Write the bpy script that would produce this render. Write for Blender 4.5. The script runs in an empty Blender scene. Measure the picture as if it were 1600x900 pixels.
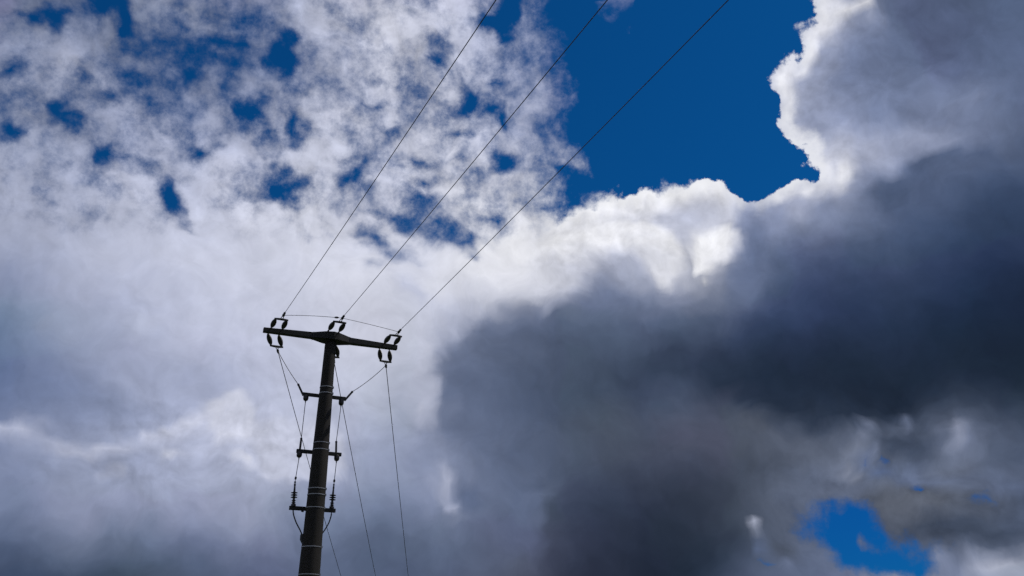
import bpy, bmesh, math, random
from mathutils import Vector, Matrix

random.seed(7)
scene = bpy.context.scene
R = math.radians

# ------------------------------------------------------------------ camera
cam_data = bpy.data.cameras.new("camera")
cam_data.sensor_width = 36.0
cam_data.lens = 36.0 * 1290.0 / 1600.0
cam_data.clip_start = 0.05
cam_data.clip_end = 20000.0
cam = bpy.data.objects.new("camera", cam_data)
scene.collection.objects.link(cam)
cam.matrix_world = (Matrix.Translation((0, 0, 1.6)) @ Matrix.Rotation(R(90.0 + 25.0), 4, 'X')
                    @ Matrix.Rotation(R(-0.3724), 4, 'Z'))
scene.camera = cam

# ------------------------------------------------------------------ sun, exposure
SUN_AZ, SUN_EL = R(75.0), R(58.0)          # azimuth clockwise from +Y (the view direction)
sun_dir = Vector((math.cos(SUN_EL) * math.sin(SUN_AZ), math.cos(SUN_EL) * math.cos(SUN_AZ), math.sin(SUN_EL)))
sun_data = bpy.data.lights.new("sun", 'SUN')
sun_data.energy = 2.0
sun_data.angle = R(0.5)
sun_data.color = (1.0, 0.95, 0.88)
sun = bpy.data.objects.new("sun", sun_data)
scene.collection.objects.link(sun)
sun.rotation_euler = (-sun_dir).to_track_quat('-Z', 'Y').to_euler()

scene.view_settings.view_transform = 'Standard'
scene.view_settings.look = 'None'
scene.view_settings.exposure = 0.0
scene.view_settings.gamma = 1.0
scene.view_settings.use_curve_mapping = False
scene.render.engine = 'CYCLES'
scene.cycles.use_denoising = False
scene.cycles.use_adaptive_sampling = True
scene.cycles.adaptive_threshold = 0.02
scene.cycles.adaptive_min_samples = 8
scene.cycles.max_bounces = 4
scene.render.filter_size = 1.35

# ------------------------------------------------------------------ sky
# The clouds are described over the dome by azimuth (columns, -42..42 degrees) and elevation (rows, 2..48 degrees):
# colour of the cloud and how far it covers the blue (red, green, blue, cover, 0-255); then noise amount, softness, lit rim and relief.
SKY_ROWS = """
58 72 98 255 58 72 98 255 58 72 98 255 58 72 98 255 58 72 98 255 58 72 98 255 58 72 98 255 58 72 98 255 58 72 98 255 58 72 98 255 58 72 98 255 58 72 98 255 58 72 95 255 58 72 91 255 60 74 92 255 66 80 99 255 72 85 108 255 77 89 115 255 81 92 120 255 84 94 123 255 85 96 124 255 85 96 123 255 85 96 122 255 83 95 121 255 82 94 119 255 80 92 118 255 80 92 118 255 80 92 118 255 80 91 117 255 80 90 113 255 80 88 109 255 76 83 102 255 67 73 91 255 56 61 79 255 46 51 69 255 40 46 64 255 36 43 60 255 33 41 57 255 33 42 58 255 34 45 61 255 41 52 70 255 58 69 90 255 77 88 113 255 91 101 129 255 96 106 135 255 99 109 139 255 105 114 143 255 112 121 149 255 119 127 155 255 124 132 161 255 128 138 167 255 136 145 173 255 148 156 180 255 158 165 185 255 160 167 186 255 160 167 186 255 160 167 186 255 160 167 186 255 160 167 186 255 160 167 186 255 160 167 186 255 160 167 186 255 160 167 186 255
58 72 98 255 58 72 98 255 58 72 98 255 58 72 98 255 58 72 98 255 58 72 98 255 58 72 98 255 58 72 98 255 58 72 98 255 58 72 98 255 58 72 98 255 58 72 97 255 58 72 94 255 58 72 91 255 61 75 92 255 67 80 101 255 73 86 109 255 78 90 115 255 81 92 120 255 84 95 124 255 85 96 124 255 85 96 123 255 84 96 122 255 83 95 120 255 81 93 119 255 80 92 118 255 80 92 118 255 80 92 118 255 80 91 117 255 80 90 113 255 80 88 109 255 76 83 102 255 67 73 92 255 56 61 80 255 46 52 70 255 41 47 64 255 36 43 60 255 33 41 57 255 33 42 58 255 34 44 61 255 40 51 68 255 56 67 88 255 76 86 111 255 90 100 128 255 95 105 134 255 99 109 138 255 104 113 143 254 111 120 148 254 118 126 154 255 123 132 160 255 127 137 166 255 134 144 172 255 146 154 178 255 157 164 184 255 160 167 186 255 160 167 186 255 160 167 186 255 160 167 186 255 160 167 186 255 160 167 186 255 159 167 186 255 159 166 185 255 159 166 185 255
60 74 100 255 59 73 100 255 59 73 99 255 59 73 99 255 59 73 99 255 59 73 99 255 59 73 99 255 58 72 99 255 58 72 98 255 58 72 98 255 59 72 98 255 59 72 98 255 58 72 94 255 59 73 91 255 62 76 94 255 68 81 102 255 74 87 110 255 78 90 116 255 82 93 121 255 85 95 124 255 85 96 124 255 85 96 123 255 84 96 122 255 83 95 120 255 81 93 119 255 80 92 118 255 80 92 118 255 80 92 118 255 80 91 117 255 80 90 113 255 80 88 109 255 77 83 102 255 67 73 92 255 56 62 80 255 47 52 70 255 41 47 64 255 36 43 60 255 33 41 58 255 33 42 58 255 34 44 60 255 39 50 67 255 54 65 86 255 74 84 108 255 89 99 126 255 95 105 134 255 98 108 137 253 103 112 142 195 109 118 147 187 116 125 152 214 121 130 157 204 125 134 163 234 130 140 168 255 141 149 174 255 151 159 180 255 155 162 181 255 154 161 180 255 153 160 179 255 151 159 178 255 150 157 176 255 148 155 174 255 145 153 172 255 142 150 169 255 139 147 166 255
70 84 111 255 69 83 110 255 68 82 108 255 67 81 107 255 66 80 106 255 65 79 105 255 64 78 105 255 64 77 104 255 63 77 104 255 64 78 104 255 65 79 105 255 65 79 104 255 64 78 100 255 64 78 97 255 67 80 100 255 72 85 107 255 77 90 114 255 81 93 120 255 86 96 124 255 88 98 127 255 88 98 126 255 87 98 125 255 86 97 123 255 84 96 121 255 82 94 120 255 81 93 119 255 81 93 119 255 81 93 119 255 81 92 117 255 81 90 114 255 80 88 110 255 77 84 104 255 68 74 93 255 57 63 81 255 47 53 71 255 41 47 65 255 37 44 61 255 34 42 58 255 33 42 58 255 34 44 60 255 38 49 66 255 52 63 83 255 71 81 104 252 86 96 122 217 96 106 134 198 97 107 136 238 101 111 140 154 105 114 142 105 124 132 156 133 127 134 158 121 113 122 149 150 113 123 149 204 155 162 181 255 159 166 183 255 125 134 153 255 121 130 149 255 117 126 146 255 113 122 142 255 108 118 138 255 104 114 133 255 99 109 129 255 94 105 125 255 90 101 120 255
91 104 133 255 88 102 130 255 86 99 128 255 84 97 125 255 82 95 123 255 80 94 122 255 78 92 120 255 77 91 118 255 76 90 118 255 80 93 120 255 84 97 123 255 85 98 123 255 82 95 120 255 79 93 116 255 80 94 118 255 83 96 121 255 86 99 126 255 93 104 131 255 99 109 137 255 101 110 139 255 98 108 136 255 94 105 132 255 90 102 128 255 87 99 125 255 84 97 122 255 83 95 121 255 83 95 121 255 84 96 121 255 84 95 121 255 84 94 118 255 83 92 115 255 82 90 111 255 78 85 106 255 60 66 86 255 49 56 75 255 43 50 68 255 39 46 63 255 35 43 60 255 35 43 60 255 35 45 61 255 39 49 66 255 50 61 79 255 66 76 96 253 81 90 113 224 80 87 108 253 94 104 131 209 98 108 136 123 98 107 133 47 95 104 128 89 91 99 121 96 87 96 117 123 82 92 113 174 77 87 108 254 75 85 104 255 77 87 107 255 80 92 112 255 79 90 110 255 77 88 109 255 75 87 107 255 74 85 106 255 73 85 105 255 72 84 104 255 72 83 104 255
113 125 155 255 111 123 153 255 108 121 150 255 106 119 148 255 104 117 146 255 102 114 144 255 100 112 141 255 97 110 139 255 97 110 139 255 102 114 142 255 108 119 146 255 109 120 146 255 106 118 144 255 104 116 142 255 102 115 142 255 103 114 142 255 105 116 145 255 111 121 150 255 118 127 155 255 119 127 155 255 112 122 149 255 105 116 143 255 98 110 137 255 94 106 132 255 90 102 128 255 88 101 126 255 89 101 126 255 90 102 128 255 90 102 127 255 89 100 125 255 88 97 122 255 86 95 121 255 84 92 118 255 63 70 90 255 53 60 80 255 46 53 72 255 41 49 67 255 38 46 63 255 37 46 62 255 38 47 63 255 40 50 66 255 50 59 76 255 65 75 92 255 78 87 105 255 83 91 112 209 93 103 127 163 97 107 133 101 95 104 129 35 89 97 118 106 81 88 107 162 69 77 96 174 64 72 91 238 65 74 93 255 70 80 99 250 72 83 104 255 71 83 104 255 71 83 104 255 71 83 104 255 72 84 104 255 72 84 105 255 72 84 105 255 72 84 105 255 72 85 105 255
121 133 163 255 121 133 163 255 120 132 162 255 119 131 161 255 118 130 160 255 117 129 159 255 116 128 158 255 115 127 157 255 116 128 157 255 122 132 161 255 128 137 164 255 131 139 166 255 130 139 166 255 130 139 166 255 129 139 166 255 129 138 166 255 130 139 167 255 133 142 169 255 137 145 171 255 134 143 169 255 126 136 163 255 118 129 156 255 110 123 150 255 105 117 144 255 100 113 139 255 98 110 136 255 99 111 137 255 100 112 137 255 100 111 137 255 97 107 134 255 94 103 130 255 91 101 129 255 89 98 126 255 67 74 94 255 56 64 84 255 49 57 77 255 45 53 71 255 41 49 67 255 40 49 65 255 41 50 66 255 44 52 68 255 51 60 76 255 66 76 92 255 74 84 100 255 84 93 112 200 91 101 123 136 96 106 131 106 95 104 127 101 90 96 115 131 87 93 108 218 87 92 107 245 87 92 107 255 83 90 107 242 78 88 107 145 74 85 106 253 72 85 105 255 73 85 106 255 73 85 106 255 73 85 106 255 73 85 106 255 73 86 106 255 73 86 106 255 74 86 107 255
125 137 167 255 124 136 166 255 124 136 166 255 123 136 166 255 123 135 165 255 123 135 165 255 122 134 164 255 122 134 164 255 124 136 165 255 131 140 169 255 137 145 172 255 140 148 175 255 142 149 176 255 144 151 178 255 146 153 180 255 147 154 181 255 148 155 182 255 150 157 183 255 151 158 183 255 147 156 180 255 140 150 175 255 132 143 169 255 124 136 163 255 118 130 157 255 112 124 151 255 110 121 148 255 111 123 149 255 115 126 151 255 141 149 172 255 98 110 138 255 98 108 136 255 93 102 131 255 91 101 130 255 75 83 106 255 59 68 89 255 53 62 82 255 49 58 77 255 46 54 73 255 45 53 71 255 46 54 71 255 48 56 72 255 55 63 79 255 67 77 92 255 73 83 99 255 82 92 110 248 89 99 120 209 95 105 127 152 95 104 126 173 90 97 116 198 87 93 109 246 87 93 109 220 88 95 112 204 89 97 117 244 89 99 123 187 83 95 119 255 74 87 107 255 74 86 107 255 74 86 107 255 74 86 107 255 74 86 107 255 74 86 107 255 73 86 106 255 73 86 106 255
123 136 167 255 124 137 167 255 125 137 167 255 125 137 168 255 125 137 167 255 125 137 167 255 125 137 167 255 126 138 167 255 128 139 169 255 134 144 172 255 140 148 175 255 148 155 181 255 153 159 184 255 148 154 182 255 151 157 185 255 154 160 188 255 157 163 190 255 160 166 191 255 161 168 192 255 165 172 195 255 157 166 190 255 150 159 184 255 139 149 175 255 131 142 169 255 124 136 162 255 121 132 159 255 129 139 166 255 145 154 178 255 110 122 148 255 96 109 137 255 99 109 137 255 92 102 130 255 92 102 130 255 83 92 117 255 65 74 96 255 59 68 89 255 55 64 84 255 53 61 80 255 53 61 79 255 54 62 80 255 56 63 81 255 59 67 84 255 67 75 92 255 71 79 96 255 77 85 103 255 86 96 115 254 92 102 124 218 101 109 130 236 91 100 121 254 85 97 125 235 91 101 128 243 92 101 126 246 92 100 121 255 86 95 116 255 74 86 106 255 72 84 105 255 73 86 106 255 73 85 105 255 72 84 104 255 70 83 103 255 69 82 101 255 66 79 99 255 64 76 96 255
113 127 160 255 116 129 161 255 118 131 163 255 120 133 164 255 121 134 165 255 123 135 166 255 146 156 183 255 128 140 170 255 132 142 172 255 145 153 181 255 159 166 191 255 158 164 190 255 150 157 184 255 151 157 185 255 158 164 191 255 161 166 193 255 164 169 196 255 168 174 199 255 181 186 207 255 191 195 215 255 190 195 214 255 189 194 214 255 175 181 203 255 144 154 179 255 138 148 174 255 133 143 169 255 140 150 176 255 157 165 189 255 121 131 157 255 109 119 146 255 99 109 137 255 91 101 128 255 85 95 121 255 79 89 112 255 70 80 101 255 65 75 95 255 63 72 91 255 62 70 89 255 62 70 89 255 65 72 91 255 66 73 92 255 66 72 90 255 68 75 93 255 71 78 96 255 76 84 102 255 85 94 112 255 91 100 119 255 109 116 136 255 100 111 140 143 75 84 104 235 65 74 94 255 70 80 100 255 120 129 150 255 90 100 122 255 74 86 106 255 68 81 101 255 66 79 98 255 64 76 96 255 61 74 93 255 58 71 90 255 55 68 86 255 52 64 82 255 48 61 78 255
102 117 152 255 104 119 154 255 107 121 155 255 109 123 157 255 111 125 158 255 113 127 160 255 144 154 182 255 167 175 198 255 166 174 198 255 145 155 182 255 139 148 176 255 146 153 181 255 163 170 194 255 169 175 199 255 170 176 200 255 170 175 200 255 173 179 203 255 183 188 209 255 185 190 212 255 193 197 217 255 193 197 217 255 192 196 216 255 190 195 215 255 155 164 189 255 148 157 183 255 144 153 179 255 135 145 171 255 128 138 164 255 120 130 157 255 107 117 144 255 97 108 135 255 90 101 127 255 86 97 122 255 78 89 112 255 73 84 104 255 71 80 99 255 70 79 97 255 70 78 96 255 70 77 96 255 72 79 98 255 75 81 100 255 74 79 98 255 74 79 98 255 77 83 101 255 81 89 106 255 85 94 111 255 87 96 114 255 93 101 120 255 92 100 120 255 71 81 101 255 66 76 96 255 74 83 103 255 104 114 137 255 79 89 110 255 64 76 95 255 56 68 87 255 52 65 83 255 49 62 80 255 46 59 76 255 43 55 73 255 40 52 69 255 37 49 66 255 33 46 62 255
95 112 148 255 96 112 148 255 97 113 149 255 99 114 150 255 101 116 151 255 103 117 152 255 105 119 154 255 109 123 156 255 115 128 161 255 122 134 165 255 129 140 169 255 135 145 173 255 142 150 178 255 153 160 187 255 183 188 209 255 180 185 208 255 200 203 222 255 202 205 223 255 196 200 219 255 194 198 218 255 194 198 218 255 193 198 217 255 192 196 216 255 163 171 195 255 154 162 187 255 149 158 183 255 140 149 175 255 129 139 165 255 112 124 150 255 102 113 140 255 95 106 132 255 88 99 125 255 83 94 119 255 78 89 111 255 74 85 104 255 73 83 101 255 73 82 99 255 72 81 99 255 71 79 98 255 75 81 101 255 77 82 102 255 76 81 100 255 76 81 100 255 77 81 100 255 75 81 100 255 66 75 94 255 57 67 85 255 51 62 80 255 60 70 89 255 59 70 88 255 92 102 125 255 60 71 89 255 59 69 88 255 55 66 84 255 48 60 77 255 42 54 71 255 38 50 67 255 35 48 64 255 33 45 62 255 31 43 59 255 29 41 57 255 28 39 56 255 27 38 55 255
97 115 149 255 96 114 148 255 96 113 148 255 95 112 147 255 95 112 147 255 96 112 148 255 97 113 149 255 103 118 152 255 110 124 157 255 116 129 161 255 123 135 165 255 130 141 170 255 138 148 176 255 148 157 184 255 159 166 193 255 183 188 210 255 201 204 223 255 201 204 223 255 186 191 213 255 187 192 214 255 188 193 214 255 187 192 213 255 181 187 208 255 173 180 202 255 163 171 194 255 154 163 186 255 152 160 183 255 120 131 156 255 102 115 140 255 97 109 135 255 92 104 129 255 85 98 123 255 80 93 116 255 76 88 110 255 73 84 104 255 73 83 101 255 72 83 100 255 72 81 99 255 70 79 99 255 74 82 102 255 77 84 104 255 75 81 100 255 73 79 98 255 69 75 95 255 46 56 74 255 38 49 66 255 37 48 66 255 37 48 65 255 36 47 64 255 34 45 63 255 35 46 64 255 41 52 69 255 42 53 70 255 39 51 68 255 35 47 64 255 31 43 59 255 29 40 57 255 27 39 56 255 27 38 55 255 26 38 55 255 26 37 55 255 26 37 55 255 25 37 55 255
102 120 152 255 100 119 151 255 99 117 150 255 98 116 150 255 97 115 149 255 96 114 148 255 96 113 148 255 102 117 152 255 110 124 157 255 117 130 161 255 124 136 167 255 138 148 176 255 151 159 186 255 156 164 191 255 159 167 194 255 163 171 197 255 189 194 215 255 191 196 216 255 180 186 209 255 183 189 211 255 185 191 212 255 186 192 213 255 185 190 211 255 182 188 209 255 176 183 203 255 162 170 191 255 171 177 197 255 118 129 153 255 104 116 141 255 94 106 132 255 88 101 126 255 82 95 119 255 77 90 112 255 73 86 107 255 70 82 102 255 69 81 100 255 69 80 99 255 67 77 96 255 66 76 97 255 69 81 103 255 75 85 107 255 71 79 99 255 63 70 90 255 41 51 70 255 35 46 64 255 34 45 63 255 33 44 62 255 33 44 62 255 32 43 61 255 31 42 60 255 31 42 59 255 30 42 59 255 31 42 60 255 31 43 60 255 29 41 58 255 28 40 57 255 27 38 55 255 26 37 55 255 26 37 55 255 25 37 55 255 25 37 55 255 25 37 55 255 25 37 55 255
109 127 157 255 106 125 156 255 104 123 154 255 102 121 153 255 101 120 152 255 100 119 151 255 101 119 152 255 108 124 156 255 118 132 163 255 127 139 169 255 136 146 175 255 145 154 182 255 154 162 189 255 158 166 193 255 161 169 195 255 164 172 198 255 169 176 202 255 176 182 207 255 181 187 210 255 184 189 212 255 187 192 213 255 189 194 214 255 190 195 214 255 189 194 214 255 184 190 209 255 170 176 196 255 174 180 199 255 117 128 152 255 95 108 133 255 91 104 129 255 85 99 122 255 79 92 115 255 74 87 109 255 71 84 104 255 68 81 101 255 66 78 98 255 64 76 96 255 62 73 93 255 60 71 93 255 64 75 98 255 65 77 100 255 54 65 86 255 40 51 70 255 35 47 66 255 33 45 64 255 32 44 62 255 32 43 62 255 32 43 61 255 31 43 61 255 31 43 61 255 31 42 60 255 30 42 60 255 30 42 61 255 30 42 60 255 29 41 59 255 28 39 57 255 26 38 56 255 25 37 55 255 25 37 55 255 26 37 56 255 26 37 56 255 26 38 57 255 27 38 59 255
121 137 166 248 117 134 163 251 113 131 160 253 110 129 158 254 107 126 157 255 106 125 155 255 107 125 156 255 117 133 163 255 129 142 171 255 139 150 177 255 145 155 183 255 152 161 188 255 159 166 193 255 165 172 198 255 170 177 202 255 174 180 205 255 178 184 208 255 181 187 210 255 184 189 212 255 187 192 213 255 189 194 215 255 192 196 216 255 193 198 217 255 194 199 217 255 190 195 213 255 179 185 203 255 176 182 200 255 108 120 145 255 97 110 134 255 92 105 129 255 86 99 122 255 79 92 114 255 74 87 108 255 72 84 105 255 70 82 102 255 68 80 101 255 65 77 97 255 60 72 93 255 56 67 88 255 53 65 86 255 52 64 85 255 49 60 82 255 42 54 74 255 39 51 71 255 36 48 68 255 35 46 67 255 34 46 67 255 34 46 67 255 34 46 67 255 34 46 67 255 33 45 66 255 33 45 66 255 32 45 66 255 30 44 65 255 29 42 63 255 28 40 60 255 26 38 57 255 26 37 57 255 27 38 58 255 27 39 59 255 28 40 61 255 29 41 63 255 30 42 65 255
135 148 175 238 130 145 172 241 126 141 169 244 122 138 166 247 118 135 164 250 115 133 162 252 117 134 163 254 128 143 171 255 141 153 179 255 149 159 185 255 154 163 190 255 161 169 195 255 175 182 206 255 172 179 204 255 178 184 208 255 182 187 211 255 184 189 212 255 186 191 214 255 188 193 215 255 190 195 216 255 192 197 217 255 194 199 217 255 196 200 218 255 197 201 219 255 194 198 215 255 186 191 209 255 183 188 206 255 118 129 153 255 102 114 139 255 96 108 132 255 89 102 125 255 83 95 118 255 78 90 112 255 75 88 109 255 73 86 107 255 72 85 106 255 70 82 104 255 65 77 99 255 60 72 93 255 56 67 89 255 54 65 87 255 52 63 85 255 47 58 80 255 45 57 80 255 42 55 78 255 40 53 77 255 40 52 77 255 40 52 77 255 39 52 77 255 38 51 76 255 37 51 75 255 36 50 74 255 35 49 73 255 33 47 72 255 31 45 69 255 29 42 65 255 28 40 62 255 28 40 62 255 29 41 63 255 30 42 65 255 31 43 67 255 32 44 69 255 33 46 71 255
148 158 183 232 143 155 181 234 139 152 178 236 135 149 175 238 131 145 173 240 128 143 170 243 131 145 172 246 141 153 179 248 152 162 187 250 158 167 192 252 162 171 196 253 169 176 201 254 180 187 210 255 182 188 211 255 184 189 212 255 187 192 214 255 189 194 216 255 191 195 217 255 192 197 218 255 194 198 218 255 195 199 218 255 197 201 219 255 198 202 219 255 200 203 220 255 198 201 217 255 191 196 213 255 188 193 210 255 154 162 183 255 117 128 152 255 101 114 138 255 94 106 130 255 87 100 123 255 82 95 117 255 79 91 114 255 77 89 112 255 76 88 111 255 75 88 111 255 75 88 111 255 73 85 109 255 70 82 106 255 67 80 103 255 66 78 102 255 58 70 94 255 55 68 94 255 51 64 92 255 48 62 90 255 47 61 90 255 47 60 90 255 46 59 89 255 44 58 87 255 43 57 85 255 42 56 82 255 40 54 80 255 37 51 78 255 34 49 75 255 33 46 71 255 31 44 68 255 31 43 67 255 32 44 69 255 33 46 71 255 35 47 73 255 36 49 76 255 38 52 79 255
156 165 189 219 154 163 187 223 151 161 185 227 147 158 183 230 144 155 181 233 141 153 179 235 144 156 182 237 153 163 188 239 161 170 194 241 166 174 198 243 169 177 201 245 173 180 204 247 177 184 208 249 182 188 211 251 187 192 214 252 190 195 216 253 192 197 218 254 194 198 219 254 196 200 220 255 197 201 220 255 198 202 220 255 199 203 220 255 200 204 221 255 202 205 221 255 201 204 220 255 196 200 216 255 191 195 213 255 175 181 201 255 165 172 193 255 123 134 157 255 102 114 139 255 94 107 131 255 89 102 126 255 85 98 122 255 83 96 120 255 82 95 119 255 82 95 119 255 82 95 120 255 83 95 121 255 83 96 122 255 83 96 121 255 82 95 120 255 78 90 116 255 72 84 112 255 65 78 107 255 58 72 103 255 55 69 100 255 53 67 98 255 52 65 96 255 50 64 94 255 49 63 92 255 48 62 90 255 46 60 88 255 42 56 85 255 38 53 81 255 36 50 78 255 35 48 75 255 35 48 74 255 36 49 76 255 38 51 78 255 40 53 81 255 43 56 84 255 45 59 87 255
162 169 193 200 160 168 191 206 158 167 190 212 156 165 189 216 154 163 187 221 152 162 186 225 156 165 190 228 163 172 195 230 170 177 201 232 173 180 203 234 176 182 206 236 179 185 209 238 184 189 212 240 188 193 215 242 192 196 217 243 193 198 219 245 195 199 219 246 196 200 220 248 198 202 221 249 199 203 221 250 200 204 221 251 202 205 222 251 203 206 222 252 204 207 222 252 203 206 221 253 199 203 219 253 194 199 216 253 187 192 211 253 178 184 203 253 169 176 195 254 143 152 173 254 121 132 154 254 112 123 146 254 111 123 146 254 107 119 142 255 99 112 138 255 98 111 137 255 99 111 137 255 100 111 137 255 104 114 140 255 116 126 151 255 110 119 143 255 104 114 137 255 94 105 131 255 86 98 128 255 69 81 112 255 63 76 108 255 60 73 105 255 58 71 102 255 56 70 100 255 56 69 99 255 55 68 98 255 52 66 95 255 48 62 92 255 44 58 88 255 42 56 86 255 42 56 85 255 43 56 85 255 44 57 86 255 45 59 87 255 47 61 90 255 50 64 93 255 53 67 97 255
164 171 195 183 163 171 194 188 162 170 194 193 161 169 192 198 160 168 191 204 159 168 191 208 163 171 194 213 169 176 199 217 175 181 204 220 178 184 207 223 181 187 209 226 184 190 212 228 189 194 215 229 193 198 219 232 196 201 221 234 198 203 222 235 199 203 222 237 199 203 222 239 200 203 222 240 201 205 222 241 204 208 224 242 208 211 227 243 210 213 228 243 210 213 228 243 207 211 225 243 192 197 215 232 201 206 221 243 208 211 225 243 205 209 222 244 199 203 217 245 198 202 216 245 195 200 213 247 188 193 207 249 187 192 207 251 169 176 193 253 115 127 152 255 111 124 149 255 119 131 155 255 130 139 162 255 130 139 162 255 147 154 176 255 142 149 169 255 136 143 162 255 113 123 148 255 98 109 140 255 82 94 125 255 72 85 116 255 69 82 113 255 65 78 109 255 64 77 107 255 64 77 106 255 63 76 106 255 60 73 103 255 56 69 100 255 53 67 98 255 50 64 95 255 49 63 92 255 48 62 91 255 49 63 92 255 51 65 95 255 55 69 99 255 58 73 103 255 63 77 108 255
163 169 194 173 164 171 195 175 164 171 195 178 164 171 195 182 163 171 194 186 164 171 194 191 166 174 196 195 168 175 198 199 171 177 200 203 179 184 206 207 184 188 210 211 186 191 212 214 189 193 215 209 192 197 217 219 196 200 220 221 199 203 222 223 200 204 223 225 201 205 223 226 202 205 223 228 204 207 224 229 206 209 226 230 210 213 228 230 213 216 230 228 213 216 230 173 210 214 228 210 200 204 221 224 211 214 228 224 215 218 230 225 216 219 230 225 218 221 231 227 219 222 232 229 218 221 230 232 214 217 227 238 207 210 222 244 198 202 215 250 174 180 196 254 145 154 175 255 152 160 180 255 159 166 185 255 209 212 221 255 197 201 212 255 181 186 199 255 181 185 198 255 136 144 165 255 101 113 144 255 96 108 139 255 84 97 128 255 82 94 126 255 80 92 122 255 78 90 119 255 76 88 118 255 73 84 115 255 68 80 112 255 65 78 110 255 63 76 108 255 58 71 102 255 53 67 97 255 52 66 96 255 53 67 97 255 60 74 104 255 68 81 112 255 72 85 116 255 76 88 120 255
159 165 190 172 160 167 191 172 162 169 193 172 163 170 194 173 164 171 195 174 165 172 195 177 166 173 197 180 166 172 196 179 167 173 196 187 174 179 202 190 178 183 205 194 180 184 206 197 187 191 213 187 190 194 215 198 192 197 217 187 196 200 219 208 199 203 221 210 201 205 222 212 203 206 223 214 205 208 224 214 207 210 225 214 208 210 226 213 208 211 226 210 208 211 226 178 207 211 226 147 208 211 226 171 211 215 228 178 217 220 231 201 222 225 234 196 226 228 236 150 225 228 236 205 225 227 235 210 221 224 233 221 217 220 229 234 214 217 227 243 205 208 220 253 178 184 200 255 173 179 197 255 185 190 206 255 213 216 225 255 220 223 230 255 215 217 225 255 231 232 238 255 225 227 234 254 135 144 169 245 103 115 146 239 105 117 147 245 98 109 139 254 103 113 141 246 101 111 140 248 94 104 134 255 85 96 127 255 77 88 121 255 74 86 119 255 74 86 118 255 69 81 113 255 62 75 106 255 59 73 104 255 64 77 108 255 73 85 117 255 78 89 122 255 77 89 120 255 79 91 121 255
154 161 185 172 156 162 187 172 158 164 189 172 159 166 190 172 161 168 192 172 162 169 193 172 163 170 194 160 166 172 196 167 168 174 198 175 178 183 206 177 186 190 213 179 185 189 212 182 186 190 212 142 188 192 214 140 191 195 216 185 196 200 219 192 201 204 222 194 201 204 221 196 201 204 220 198 204 207 223 197 206 209 224 191 207 209 225 195 207 210 225 187 207 210 225 112 207 210 226 176 207 211 226 158 209 212 226 181 212 215 228 131 218 220 231 91 225 227 235 136 228 230 237 186 230 232 238 192 229 231 237 206 233 235 240 204 230 232 238 207 224 227 234 228 227 230 236 238 226 229 235 247 226 228 235 252 227 230 236 254 225 227 234 254 190 194 209 254 230 231 237 253 231 232 238 224 149 158 182 202 118 129 159 194 129 140 168 202 136 144 170 219 125 135 162 202 122 132 159 206 110 119 148 238 89 99 130 255 76 87 118 255 82 93 126 255 82 93 126 255 81 93 125 255 77 88 120 255 74 86 118 255 76 88 120 255 77 89 119 255 80 91 121 255 83 94 124 255 86 97 127 255
151 157 183 172 152 158 184 172 154 160 185 172 155 162 186 171 157 163 188 170 157 164 189 169 158 165 190 170 161 168 193 171 164 170 195 160 174 179 203 172 186 190 214 172 187 191 214 173 185 189 212 64 185 190 213 157 190 194 215 177 199 203 222 178 206 209 227 180 204 207 224 181 201 204 220 180 204 207 222 177 204 207 223 172 203 206 222 171 203 206 222 155 203 206 223 132 203 207 223 122 205 208 224 149 207 210 225 123 209 212 226 79 212 214 227 147 218 220 230 138 223 225 233 167 226 228 235 174 225 227 234 188 226 228 235 161 232 234 240 165 232 234 239 184 232 234 239 193 230 233 238 206 228 231 237 212 218 221 229 221 185 190 206 220 181 186 204 219 185 190 207 219 192 196 211 194 155 163 186 159 139 149 176 150 149 158 183 159 163 169 193 178 168 174 195 159 166 171 193 168 134 141 169 211 92 102 133 254 76 88 119 255 82 93 126 255 83 94 127 255 84 95 127 255 83 94 126 255 85 97 128 255 84 96 126 255 84 96 126 255 87 98 128 255 89 100 130 255 90 101 131 255
149 156 182 172 150 157 182 172 151 157 182 170 152 158 183 167 152 159 184 119 153 159 185 141 153 160 186 163 156 163 189 165 162 168 195 140 169 175 201 93 176 180 207 134 178 183 208 107 179 183 209 136 183 187 211 172 191 195 217 172 199 203 223 172 202 205 224 173 200 203 222 154 203 207 224 110 206 210 225 166 202 205 221 168 199 202 220 163 198 202 220 159 198 201 220 113 199 202 221 131 202 205 222 128 205 207 224 136 208 210 225 146 212 214 228 154 217 219 231 151 217 219 230 103 219 220 231 160 220 222 231 163 225 227 235 131 237 238 242 124 232 234 239 136 230 232 238 147 226 229 236 161 223 226 234 169 222 225 233 179 216 219 228 177 204 208 220 175 208 212 223 175 219 222 231 160 191 196 211 128 175 181 201 105 175 180 201 119 205 208 221 134 172 177 199 118 207 210 223 150 203 206 220 201 137 144 172 251 132 141 168 255 103 113 145 255 93 103 135 255 104 115 145 255 110 121 151 255 100 111 141 255 92 103 133 255 90 101 131 255 90 102 132 255 91 103 133 255 91 104 134 255
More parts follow.
